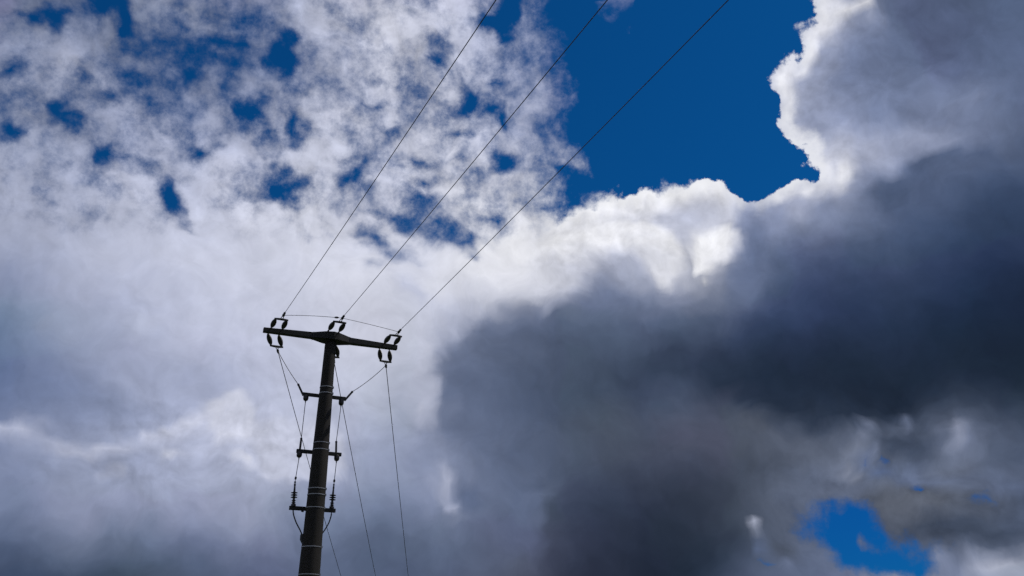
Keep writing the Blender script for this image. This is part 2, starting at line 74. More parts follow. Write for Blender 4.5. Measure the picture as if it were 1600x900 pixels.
147 155 182 172 148 156 182 171 149 156 182 167 150 157 182 162 151 158 183 145 153 160 185 157 150 157 183 130 152 159 186 100 154 160 187 145 160 166 194 130 168 174 201 168 171 176 203 169 173 178 204 169 183 187 212 170 192 196 219 171 195 199 220 172 192 196 217 172 192 196 217 116 195 199 218 66 198 201 219 92 197 200 218 163 196 200 218 121 195 199 218 133 194 198 218 116 196 199 219 148 199 202 221 110 203 205 223 110 206 208 224 149 215 217 230 149 222 223 235 149 217 219 232 149 213 215 228 154 215 218 229 143 221 224 233 120 219 222 232 100 221 224 233 103 225 227 235 109 232 234 239 119 235 237 242 126 237 238 243 136 236 237 242 133 235 237 242 131 235 236 242 131 223 226 234 122 198 202 217 95 189 193 210 64 181 185 205 78 173 178 199 89 170 175 197 114 196 200 216 164 188 192 210 214 161 167 191 254 149 157 183 255 145 153 180 255 142 150 177 255 125 136 164 255 114 126 154 255 104 116 145 255 95 107 137 255 91 103 134 255 91 104 134 255 91 105 135 255 91 105 136 255
144 152 180 172 146 154 181 170 147 155 182 164 148 156 182 154 153 161 186 156 160 166 191 156 151 158 184 60 151 158 185 109 153 160 188 151 157 163 192 157 168 174 202 157 174 179 206 158 170 175 202 158 166 172 199 98 178 183 208 145 183 187 211 169 184 188 211 170 187 191 213 162 191 195 216 136 194 198 217 166 195 199 218 163 195 199 218 100 194 198 218 116 195 198 219 149 201 204 224 149 207 209 227 149 206 208 226 111 204 206 223 124 207 209 225 147 210 212 227 148 207 210 225 135 207 209 225 148 209 211 226 134 212 214 228 114 212 215 228 92 214 217 229 75 215 218 229 84 216 218 230 96 216 219 230 83 215 218 229 93 213 216 228 95 211 214 226 87 207 211 223 86 202 206 219 79 196 199 215 59 190 193 210 30 184 187 206 48 175 179 200 81 164 169 193 119 173 179 200 168 166 171 195 219 144 152 179 255 130 139 168 255 121 131 161 255 117 128 158 255 118 130 159 255 116 128 157 255 103 115 144 255 94 107 137 255 92 105 136 255 91 105 136 255 91 106 137 255 91 106 137 255
137 145 173 172 141 149 177 169 144 152 179 162 147 155 182 99 150 158 184 145 154 161 187 156 153 160 186 154 152 159 186 155 153 159 187 151 163 169 197 146 171 177 204 144 168 174 202 146 165 171 199 149 163 170 198 151 167 173 200 155 172 177 203 145 177 181 207 164 183 187 210 147 189 193 214 102 193 197 217 132 195 199 219 162 191 195 215 115 188 192 212 151 197 200 221 149 206 209 228 149 209 211 229 145 205 208 225 113 203 205 223 121 202 205 223 147 201 204 222 131 200 203 222 138 200 202 221 102 200 203 221 134 200 204 222 119 201 204 222 123 201 205 222 104 201 205 222 42 201 205 222 50 201 204 222 41 200 204 221 50 199 202 220 47 197 201 218 42 196 200 216 42 193 197 214 35 190 194 211 20 188 192 209 25 185 189 206 72 177 181 201 114 179 184 204 144 145 152 181 172 140 148 177 220 122 133 163 255 114 125 155 255 111 123 153 255 110 122 152 255 111 123 153 255 105 117 147 255 94 107 137 255 91 105 135 255 91 105 136 255 91 106 136 255 90 105 136 255 89 104 135 255
129 135 165 172 133 140 169 170 137 144 173 163 142 149 177 153 148 156 182 153 156 164 189 156 164 171 195 156 164 170 195 155 153 160 187 144 149 156 185 132 149 156 186 134 148 155 186 138 150 157 188 143 154 161 190 146 159 165 194 143 164 169 197 42 170 175 201 115 178 182 207 136 185 189 212 76 192 196 216 119 196 200 220 156 196 200 220 157 193 197 217 152 196 200 220 148 199 202 222 149 200 203 222 146 201 203 222 131 201 203 222 141 200 202 221 140 197 200 220 138 194 197 219 86 192 195 217 106 191 194 217 140 190 193 216 139 188 193 215 136 187 192 214 72 187 191 214 22 186 190 214 8 185 190 213 3 185 189 212 8 184 189 211 5 184 189 210 2 185 189 209 2 185 189 208 1 185 189 207 0 186 190 207 30 186 189 206 77 182 185 204 122 170 175 197 159 144 151 180 202 134 143 173 242 118 129 159 255 111 122 153 255 109 120 151 255 105 116 147 255 98 109 141 255 92 104 135 255 88 101 131 255 88 102 132 255 89 103 134 255 89 104 135 255 88 103 134 255 87 102 132 255
121 125 157 172 124 130 160 171 128 134 164 165 135 141 171 159 146 153 181 139 150 158 184 155 161 168 192 156 149 155 182 152 143 150 178 131 140 147 176 104 139 146 177 81 138 146 177 89 139 147 179 121 143 151 182 140 148 155 186 130 153 159 189 104 161 166 195 115 170 175 201 160 180 184 208 104 189 193 215 165 202 205 225 164 208 211 230 158 206 209 228 153 199 202 223 139 198 201 222 120 198 201 221 146 203 205 224 149 204 206 225 142 198 200 221 106 193 196 218 145 189 192 216 132 185 189 214 96 182 186 212 126 180 184 211 108 178 182 209 83 175 180 208 55 174 179 207 21 173 178 207 5 173 177 206 0 172 177 205 0 173 178 205 0 175 180 205 0 177 182 204 0 179 184 205 0 182 186 205 0 185 188 207 31 186 189 207 72 180 184 203 108 194 198 214 152 147 154 181 200 129 139 169 233 114 125 157 255 109 120 152 255 105 116 148 255 99 110 142 255 92 103 135 255 84 96 126 255 82 95 124 255 85 98 128 255 87 101 131 255 87 102 132 255 86 101 131 255 86 101 131 255
117 121 153 172 118 122 154 172 120 125 157 136 123 129 160 79 127 134 166 52 132 140 170 123 137 144 174 156 136 143 172 147 133 139 168 113 131 138 168 105 131 139 170 96 130 138 170 82 130 138 171 48 133 141 174 119 137 145 177 112 142 150 181 144 151 157 188 124 162 167 195 142 172 177 203 127 182 186 210 166 191 195 217 165 200 203 223 159 202 204 224 135 199 202 222 144 198 200 221 149 193 195 215 149 201 203 222 149 204 206 225 149 197 199 220 140 190 193 217 132 185 189 214 92 181 185 212 90 177 181 210 129 174 178 208 111 170 175 205 93 167 172 204 69 166 171 203 34 165 170 202 8 165 170 201 1 165 170 201 0 167 172 201 0 169 174 201 0 172 177 202 0 176 180 203 0 179 184 204 5 183 187 206 49 185 189 207 94 215 218 228 137 200 204 217 171 152 160 184 170 139 147 175 201 116 127 158 242 109 120 152 255 103 114 146 255 96 107 140 255 87 98 129 255 81 92 121 255 80 92 121 255 83 96 125 255 84 98 128 255 85 100 130 255 85 100 130 255 85 100 130 255
116 120 152 172 116 120 152 172 116 120 153 172 115 121 154 169 115 123 157 143 118 126 160 92 123 130 163 128 126 132 163 155 123 129 159 92 121 127 158 98 123 130 161 84 126 134 166 64 127 135 168 97 127 136 169 85 129 138 172 123 134 142 175 139 142 149 181 72 154 160 190 70 166 171 198 127 172 176 201 164 176 179 203 167 187 191 213 163 195 198 219 157 198 201 221 151 202 204 224 149 201 204 223 149 199 201 221 149 197 200 220 148 193 196 218 71 188 192 216 122 183 187 213 144 178 182 210 145 173 178 208 139 169 174 205 122 165 170 203 108 162 167 201 81 160 165 199 43 159 164 198 9 159 164 198 1 159 164 197 0 161 166 197 0 165 170 198 0 168 173 200 0 172 177 201 0 176 181 203 4 181 186 205 43 185 189 207 83 186 191 207 116 205 209 221 135 204 209 221 136 148 155 181 179 130 140 168 223 116 127 157 253 108 119 150 255 97 108 140 255 87 99 130 255 82 94 123 255 81 93 122 255 82 95 123 255 83 97 126 255 84 99 129 255 85 100 130 255 85 100 130 255
116 120 152 172 116 120 152 172 114 119 152 172 111 118 152 172 109 117 153 170 110 118 154 167 114 121 155 46 118 124 156 51 122 127 158 60 124 129 160 140 126 132 162 128 130 136 167 122 131 138 170 95 130 138 170 93 129 138 171 93 132 140 174 137 139 147 179 40 151 157 187 60 162 167 196 160 172 177 203 164 180 183 207 139 190 193 215 165 199 202 222 161 203 205 224 156 205 207 226 151 205 207 226 151 199 201 222 149 196 199 220 140 191 195 217 103 190 193 218 112 183 188 214 140 175 180 209 142 170 175 206 126 166 171 204 111 161 166 201 98 157 162 198 73 155 160 197 38 154 159 195 9 154 159 194 1 154 160 194 0 157 162 194 0 160 165 196 0 164 169 197 0 168 173 199 0 173 178 202 0 179 183 204 21 184 189 207 53 185 190 206 79 175 181 200 89 183 189 206 126 209 213 225 160 175 181 200 195 134 143 169 241 126 136 163 255 101 112 143 255 90 102 133 255 86 98 128 255 82 95 123 255 81 94 122 255 82 96 125 255 84 98 128 255 85 100 130 255 85 100 130 255
116 120 152 172 116 120 152 172 113 119 152 172 110 117 152 172 108 116 152 172 108 116 152 172 111 118 152 150 115 120 153 81 120 125 156 85 127 132 162 161 134 138 168 151 137 143 172 114 137 143 173 138 134 142 173 136 133 141 173 121 135 143 176 135 142 150 181 97 153 159 189 41 166 170 198 156 175 179 205 169 182 185 209 170 194 196 218 168 206 208 227 165 210 211 229 161 205 207 225 157 199 201 221 152 197 200 220 71 195 198 219 149 190 194 217 142 187 191 216 104 181 186 213 153 173 178 208 139 168 173 205 118 163 168 202 99 158 163 199 82 154 159 197 55 152 157 195 25 151 156 193 8 151 156 192 1 151 157 192 1 154 159 192 15 157 162 193 47 160 165 195 20 164 169 197 0 169 174 199 0 176 180 203 1 184 188 207 16 188 192 208 38 184 188 205 74 175 180 199 105 216 219 229 138 217 220 229 182 176 182 199 224 158 165 184 255 104 115 145 255 92 104 135 255 87 99 129 255 83 95 124 255 81 94 122 255 82 95 124 255 83 97 127 255 85 99 129 255 85 100 130 255
116 120 152 172 115 120 152 172 113 118 152 172 109 117 152 172 108 116 152 172 109 116 152 172 112 118 152 172 115 120 153 172 121 125 156 171 129 133 163 170 137 141 169 164 141 146 174 159 141 147 176 156 138 145 176 142 136 144 176 101 139 147 178 99 147 154 184 119 158 164 192 161 173 177 203 172 183 186 210 172 187 189 212 151 192 195 216 161 204 206 225 168 210 211 229 165 204 206 225 151 198 201 221 148 197 200 220 118 194 198 219 129 189 193 217 156 184 188 214 157 178 183 210 148 172 178 207 119 167 173 205 120 162 168 202 101 157 163 199 95 153 159 196 53 151 156 194 22 150 156 193 6 150 155 192 0 151 156 191 90 152 157 191 32 154 159 192 0 156 161 193 0 159 164 194 0 164 168 197 0 172 176 201 0 182 186 206 0 190 193 210 13 190 194 209 45 184 188 204 80 184 188 205 119 197 202 216 164 152 159 182 210 130 139 165 252 109 120 149 255 94 106 137 255 88 100 130 255 84 96 126 255 82 94 122 255 82 94 123 255 83 97 126 255 84 99 129 255 85 100 130 255
116 120 152 172 114 119 152 172 112 118 152 172 109 116 152 172 108 116 152 172 110 117 152 172 113 118 152 172 116 121 153 172 123 127 158 172 131 135 164 172 139 143 171 171 143 148 175 169 142 148 177 167 140 147 177 166 139 146 177 162 142 150 181 151 151 157 187 157 162 167 194 172 173 177 202 172 182 185 209 172 187 189 212 171 192 194 216 172 202 203 223 171 209 210 229 169 207 209 227 167 200 203 222 165 197 200 220 162 194 198 219 158 189 193 216 162 183 188 213 138 178 183 210 93 172 178 207 45 167 173 205 104 162 168 202 91 157 163 199 74 153 159 196 48 151 157 194 29 150 156 193 74 150 156 192 95 150 156 191 85 151 156 191 4 152 157 191 0 153 158 191 0 154 159 192 0 159 164 195 0 168 172 199 0 180 183 205 0 190 193 210 0 193 196 211 20 188 192 207 63 181 185 202 107 201 205 217 151 154 160 184 196 136 145 170 242 115 125 153 255 98 109 140 255 89 101 132 255 85 97 127 255 82 94 123 255 81 94 122 255 82 96 125 255 84 98 128 255 85 100 130 255
115 120 152 172 113 119 152 172 111 117 152 172 108 116 152 172 108 116 152 172 110 117 152 172 113 119 152 172 118 122 154 172 125 129 159 172 133 137 166 172 140 144 172 172 143 148 176 172 142 148 177 172 140 147 177 172 139 147 178 172 144 151 182 172 153 160 189 172 164 169 196 172 175 178 203 172 182 185 208 172 188 190 212 172 193 194 216 172 197 199 219 172 200 201 221 172 200 202 222 171 198 201 221 170 197 200 220 168 194 198 219 168 189 193 216 158 183 188 213 134 178 183 210 98 172 178 207 5 167 173 205 84 162 169 202 75 157 164 199 59 153 160 196 37 151 158 195 65 150 157 193 117 150 156 192 120 150 156 191 113 150 155 190 7 150 155 190 0 151 156 190 0 151 156 191 0 156 161 193 0 166 170 198 0 177 181 204 0 189 191 209 0 194 196 211 9 190 194 209 51 183 187 204 95 205 208 220 138 157 163 186 183 143 151 175 228 121 130 158 255 102 113 143 255 91 103 134 255 86 98 128 255 83 95 124 255 81 94 122 255 82 95 124 255 83 97 127 255 85 99 129 255
115 119 152 172 112 118 152 172 110 117 152 172 108 116 152 172 109 116 152 172 111 118 152 172 115 120 153 172 120 124 155 172 127 131 161 172 135 139 168 172 141 146 173 172 143 148 176 172 142 148 177 172 139 147 177 172 140 148 179 172 145 153 183 172 155 161 190 172 166 171 197 172 176 179 204 172 184 186 209 172 189 191 213 172 194 195 217 172 198 199 220 172 199 201 221 172 199 201 221 172 198 201 221 172 197 200 220 172 194 198 219 171 189 193 216 155 183 188 213 135 178 183 210 115 172 178 208 51 167 173 205 77 162 169 202 61 157 165 199 43 153 161 197 24 151 158 195 8 150 157 193 0 150 156 192 3 150 156 191 2 150 155 190 0 150 155 190 0 150 155 190 0 151 156 190 0 154 159 192 0 163 168 197 0 175 179 203 0 187 189 208 0 193 196 211 2 192 195 209 39 185 189 205 82 185 190 206 125 167 173 193 169 148 156 180 214 127 136 162 253 107 118 147 255 93 105 136 255 87 99 130 255 84 96 125 255 82 94 122 255 81 94 123 255 83 96 126 255 84 99 128 255
114 119 152 172 111 118 152 172 109 116 152 172 108 116 152 172 109 117 152 172 112 118 152 172 116 121 153 172 122 126 157 172 129 133 163 172 137 141 169 172 142 147 175 172 143 148 177 172 141 148 177 172 139 147 177 172 140 148 179 172 147 154 184 172 157 163 191 172 168 172 198 172 178 180 205 172 184 186 210 172 190 191 213 172 194 196 217 172 198 199 220 172 200 201 221 172 199 201 221 172 198 201 221 172 196 200 220 172 193 198 219 171 189 193 216 154 183 188 213 135 178 183 210 116 172 178 208 96 167 174 205 77 162 169 202 57 158 165 199 37 153 161 197 16 151 158 195 1 150 157 193 0 150 156 192 0 150 156 191 0 150 155 190 0 150 155 190 0 150 155 190 0 150 155 190 0 153 158 192 0 161 166 196 0 173 176 201 0 184 187 207 0 193 195 211 0 193 196 210 28 187 190 206 70 179 184 201 112 192 197 211 155 152 159 183 199 133 142 167 243 112 123 151 255 97 108 139 255 89 101 132 255 85 97 127 255 82 94 123 255 81 94 122 255 82 96 124 255 84 98 127 255
113 119 152 172 110 117 152 172 108 116 152 172 108 116 152 172 110 117 152 172 113 119 152 172 117 122 154 172 124 128 159 172 132 136 165 172 139 143 171 172 143 148 175 172 143 148 177 172 141 147 177 172 139 147 177 172 141 149 180 172 149 156 186 172 159 165 193 172 170 174 200 172 179 181 206 172 185 187 210 172 190 192 214 172 195 196 217 172 198 200 220 172 200 201 221 172 199 201 221 172 198 201 221 172 196 200 220 172 193 197 219 171 189 193 216 154 183 188 213 135 178 183 210 115 172 178 208 96 167 174 205 77 163 169 202 58 158 165 199 38 154 161 197 17 151 158 195 1 150 157 193 0 150 156 192 0 150 156 191 0 150 155 190 0 150 155 190 0 150 155 190 0 150 155 190 0 153 157 191 0 160 164 195 0 170 174 200 0 182 185 206 0 191 194 210 0 193 196 211 16 188 192 207 57 181 185 202 99 207 210 221 141 155 162 185 184 141 149 173 228 119 129 156 255 101 112 142 255 91 103 134 255 86 98 128 255 83 95 124 255 81 94 122 255 82 95 123 255 83 97 126 255
112 118 152 172 109 117 152 172 108 116 152 172 109 116 152 172 111 118 152 172 114 119 152 172 119 123 155 172 126 130 160 172 134 138 167 172 140 145 173 172 143 148 176 172 142 148 177 172 140 147 177 172 139 147 178 172 142 150 181 172 151 158 187 172 161 166 194 172 172 175 201 172 180 182 207 172 186 188 211 172 191 192 214 172 195 197 218 172 199 200 220 172 200 201 221 172 199 201 221 172 198 201 221 172 196 200 220 172 193 197 218 170 188 193 216 153 183 188 213 134 178 183 210 115 172 178 208 97 167 174 205 78 163 170 202 59 158 165 200 39 154 161 197 18 151 159 195 2 150 157 194 0 150 156 192 0 150 156 191 0 150 155 190 0 150 155 190 0 150 155 190 0 150 155 190 0 152 157 191 0 158 162 194 0 168 172 199 0 180 183 205 0 190 192 210 0 194 196 211 6 190 193 208 44 183 187 204 86 186 191 206 127 165 171 192 169 147 154 179 212 125 135 161 252 106 117 147 255 93 105 136 255 88 100 130 255 84 96 126 255 82 94 122 255 81 94 123 255 83 96 125 255
"""
TEXTURE_ROWS = """
26 31 0 36 26 31 0 36 26 31 0 36 26 31 0 36 26 31 0 36 26 31 0 36 26 31 0 36 26 31 0 36 26 31 0 36 26 31 0 36 26 31 0 36 26 31 0 36 26 31 0 36 26 31 0 36 26 31 0 36 26 31 0 36 26 31 0 36 26 31 0 36 26 31 0 36 26 31 0 36 26 31 0 36 26 31 0 36 26 31 0 36 26 31 0 36 26 31 0 36 26 31 0 36 26 31 0 36 26 31 0 36 26 31 0 36 26 31 0 36 26 31 0 36 26 31 0 36
26 31 0 36 26 31 0 36 26 31 0 36 26 31 0 36 26 31 0 36 26 31 0 36 26 31 0 36 26 31 0 36 26 31 0 36 26 31 0 36 26 31 0 36 26 31 0 36 26 31 0 36 26 31 0 36 26 31 0 36 26 31 0 36 26 31 0 36 26 31 0 36 26 31 0 36 26 31 0 36 26 31 0 36 26 31 0 36 38 31 0 36 63 32 0 39 76 40 0 48 77 40 0 51 66 32 0 45 38 31 0 36 26 31 0 36 26 31 0 36 26 31 0 36 26 31 0 36
26 31 0 36 26 31 0 36 26 31 0 36 26 31 0 36 26 31 0 36 26 31 0 36 26 31 0 36 26 31 0 36 26 31 0 36 26 31 0 36 26 31 0 36 26 31 0 36 26 31 0 36 26 31 0 36 26 31 0 36 26 31 0 36 26 31 0 36 26 31 0 36 26 31 0 36 26 31 0 36 26 31 0 36 55 35 0 36 85 50 0 51 87 51 0 76 87 51 0 87 87 51 0 87 87 51 0 87 86 50 0 71 49 31 0 41 26 31 0 36 26 31 0 36 26 31 0 36
26 31 0 36 26 31 0 36 26 31 0 36 26 31 0 36 26 30 0 39 26 25 0 54 26 23 0 68 26 23 0 74 26 26 0 72 26 29 0 64 26 31 0 51 26 31 0 40 26 31 0 36 26 33 0 36 26 36 0 36 26 31 0 36 26 31 0 36 26 31 0 36 26 31 0 36 26 31 0 36 26 31 0 36 53 34 0 37 82 49 0 58 87 51 0 83 87 51 0 87 87 51 0 87 87 51 0 87 79 44 0 79 35 33 0 46 26 31 0 36 26 31 0 36 26 31 0 36
26 31 0 36 26 31 0 36 26 31 0 36 26 31 0 36 26 18 0 41 26 8 0 67 26 8 0 89 26 8 0 92 26 8 0 92 26 8 0 92 26 8 0 90 26 10 0 75 26 21 0 54 26 47 0 38 26 52 0 36 26 32 0 36 26 31 0 36 26 31 0 36 26 31 0 36 26 31 0 36 26 31 0 36 26 33 0 36 30 44 0 40 49 51 0 57 58 51 0 71 54 51 0 75 38 50 0 67 26 38 0 48 26 31 0 36 26 31 0 36 26 31 0 36 26 31 0 36
26 31 0 36 26 31 0 36 26 31 0 36 26 31 0 36 26 31 0 36 26 31 0 36 26 31 0 36 26 27 0 38 26 23 0 44 26 22 0 46 26 24 0 43 26 28 0 38 26 31 0 36 26 56 0 36 26 56 0 36 26 36 0 36 26 31 0 36 26 31 0 36 26 31 0 36 26 31 0 36 26 31 0 36 26 31 0 36 26 31 0 36 26 31 0 36 26 31 0 36 26 31 0 36 26 31 0 36 26 31 0 36 26 31 0 36 26 31 0 36 26 31 0 36 26 31 0 36
31 67 0 36 26 58 0 36 26 47 0 36 26 38 0 36 26 32 0 36 26 31 0 36 26 31 0 36 26 31 0 36 26 31 0 36 26 31 0 36 26 31 0 36 26 31 0 36 26 32 0 36 26 56 0 36 26 56 0 36 26 36 0 36 26 31 0 36 26 31 0 36 26 31 0 36 26 31 0 36 26 31 0 36 26 31 0 36 26 31 0 36 26 31 0 36 26 31 0 36 26 31 0 36 26 31 0 36 26 31 0 36 26 31 0 36 26 31 0 36 26 31 0 36 26 31 0 36
100 69 0 52 85 69 0 40 66 69 0 36 49 69 0 36 37 69 0 36 29 66 0 36 26 60 0 36 26 54 0 36 26 49 0 36 26 44 0 36 26 40 0 36 26 38 0 36 26 36 0 36 26 53 0 36 26 54 0 36 26 35 0 36 26 33 0 36 26 31 0 36 26 31 0 37 26 31 0 38 26 31 0 38 26 31 0 36 26 31 0 36 26 31 0 36 26 31 0 36 26 31 0 36 26 31 0 36 26 31 0 36 26 31 0 36 26 31 0 36 26 31 0 36 26 31 0 36
105 69 0 77 105 69 0 76 105 69 0 72 105 69 0 63 101 69 0 53 92 69 0 44 81 69 0 39 70 69 0 36 61 69 0 36 53 69 0 36 46 69 0 36 42 69 0 36 38 69 0 36 36 73 0 36 35 73 0 36 34 68 0 38 32 60 0 48 22 4 189 88 23 13 126 81 24 19 79 74 24 23 53 70 23 16 107 75 22 4 189 77 22 4 190 66 22 4 189 66 23 10 148 59 26 31 0 36 26 27 0 36 26 21 0 36 26 23 0 36 26 30 0 36 26 31 0 36
105 69 0 77 105 69 0 77 105 69 0 77 105 69 0 77 105 69 0 77 105 69 0 77 105 69 0 75 105 69 0 72 105 69 0 66 104 69 0 61 103 69 0 57 101 69 0 53 99 69 0 50 97 69 0 48 95 69 0 47 95 69 0 51 80 60 0 61 33 19 120 83 24 9 159 87 22 4 191 92 22 4 191 92 22 4 191 86 22 4 191 72 22 4 191 66 22 4 191 68 22 4 191 80 24 8 63 71 26 8 0 65 26 8 0 60 26 18 0 46 26 31 0 36 26 31 0 36
105 69 0 77 105 69 0 77 105 69 0 77 105 69 0 77 105 69 0 77 105 69 0 77 105 69 0 77 105 69 0 77 105 69 0 77 105 69 0 77 105 69 0 77 105 69 0 77 105 69 0 77 105 69 0 77 105 69 0 77 105 69 0 77 81 63 0 68 79 61 4 52 68 53 23 58 24 6 184 70 54 37 80 67 22 4 191 66 22 4 191 66 22 4 191 70 22 4 191 88 22 4 191 102 25 17 33 77 26 25 0 71 26 31 0 71 26 31 0 64 26 31 0 40 26 31 0 36
105 69 0 77 105 69 0 77 105 69 0 77 105 69 0 77 105 69 0 77 105 69 0 77 105 69 0 77 105 69 0 77 105 69 0 77 105 69 0 77 105 69 0 77 105 69 0 77 105 69 0 77 105 69 0 77 105 69 0 77 105 69 0 77 77 61 0 68 82 62 5 50 39 25 98 52 25 20 77 48 24 18 92 50 24 21 70 47 22 6 175 64 22 4 191 77 22 4 191 97 22 4 191 102 24 21 68 82 26 31 0 71 26 31 0 71 26 31 0 63 26 31 0 38 26 31 0 36
105 69 0 77 105 69 0 77 105 69 0 77 105 69 0 77 105 69 0 77 105 69 0 77 105 69 0 77 105 69 0 77 105 69 0 77 105 69 0 77 105 69 0 77 105 69 0 77 105 69 0 77 105 69 0 77 105 69 0 77 105 69 0 77 97 69 0 69 90 64 8 51 41 26 97 52 27 26 42 42 26 31 0 36 25 31 0 36 22 6 171 63 30 12 162 72 25 7 181 88 22 4 191 99 22 4 191 102 25 30 7 72 26 31 0 61 26 31 0 42 26 31 0 36 26 31 0 36
105 69 0 77 105 69 0 77 105 69 0 77 105 69 0 77 105 69 0 77 105 69 0 77 105 69 0 77 105 69 0 77 105 69 0 77 105 69 0 77 105 69 0 77 105 69 0 77 105 69 0 77 105 69 0 77 105 69 0 77 105 69 0 77 97 69 0 69 92 66 6 52 57 43 47 48 69 56 0 36 44 41 0 36 45 43 0 36 76 61 0 36 76 61 0 54 56 40 70 68 22 4 191 72 22 4 191 73 23 16 101 55 26 31 0 36 26 31 0 36 26 31 0 36 26 31 0 36
105 69 0 77 105 69 0 77 105 69 0 77 105 69 0 77 105 69 0 77 105 69 0 77 105 69 0 77 105 69 0 77 105 69 0 77 105 69 0 77 105 69 0 77 105 69 0 77 105 69 0 77 105 69 0 77 105 69 0 77 105 69 0 77 97 69 0 69 94 67 3 52 67 53 2 38 33 35 0 36 26 31 0 36 26 31 0 36 26 31 0 36 25 30 1 36 22 5 181 65 22 4 191 66 22 4 191 66 22 4 188 66 25 30 1 36 26 31 0 36 26 31 0 36 26 31 0 36
105 69 0 77 105 69 0 77 105 69 0 77 105 69 0 77 105 69 0 77 105 69 0 77 105 69 0 77 105 69 0 77 105 69 0 77 105 69 0 77 105 69 0 77 105 69 0 77 105 69 0 77 105 69 0 77 105 69 0 77 105 69 0 77 97 69 0 70 95 68 1 53 71 55 0 38 37 37 0 36 26 31 0 36 26 31 0 36 26 31 0 36 26 31 0 36 23 15 111 54 22 4 191 66 22 4 191 66 22 4 191 66 24 18 92 50 26 31 0 36 26 31 0 36 26 31 0 36
"""
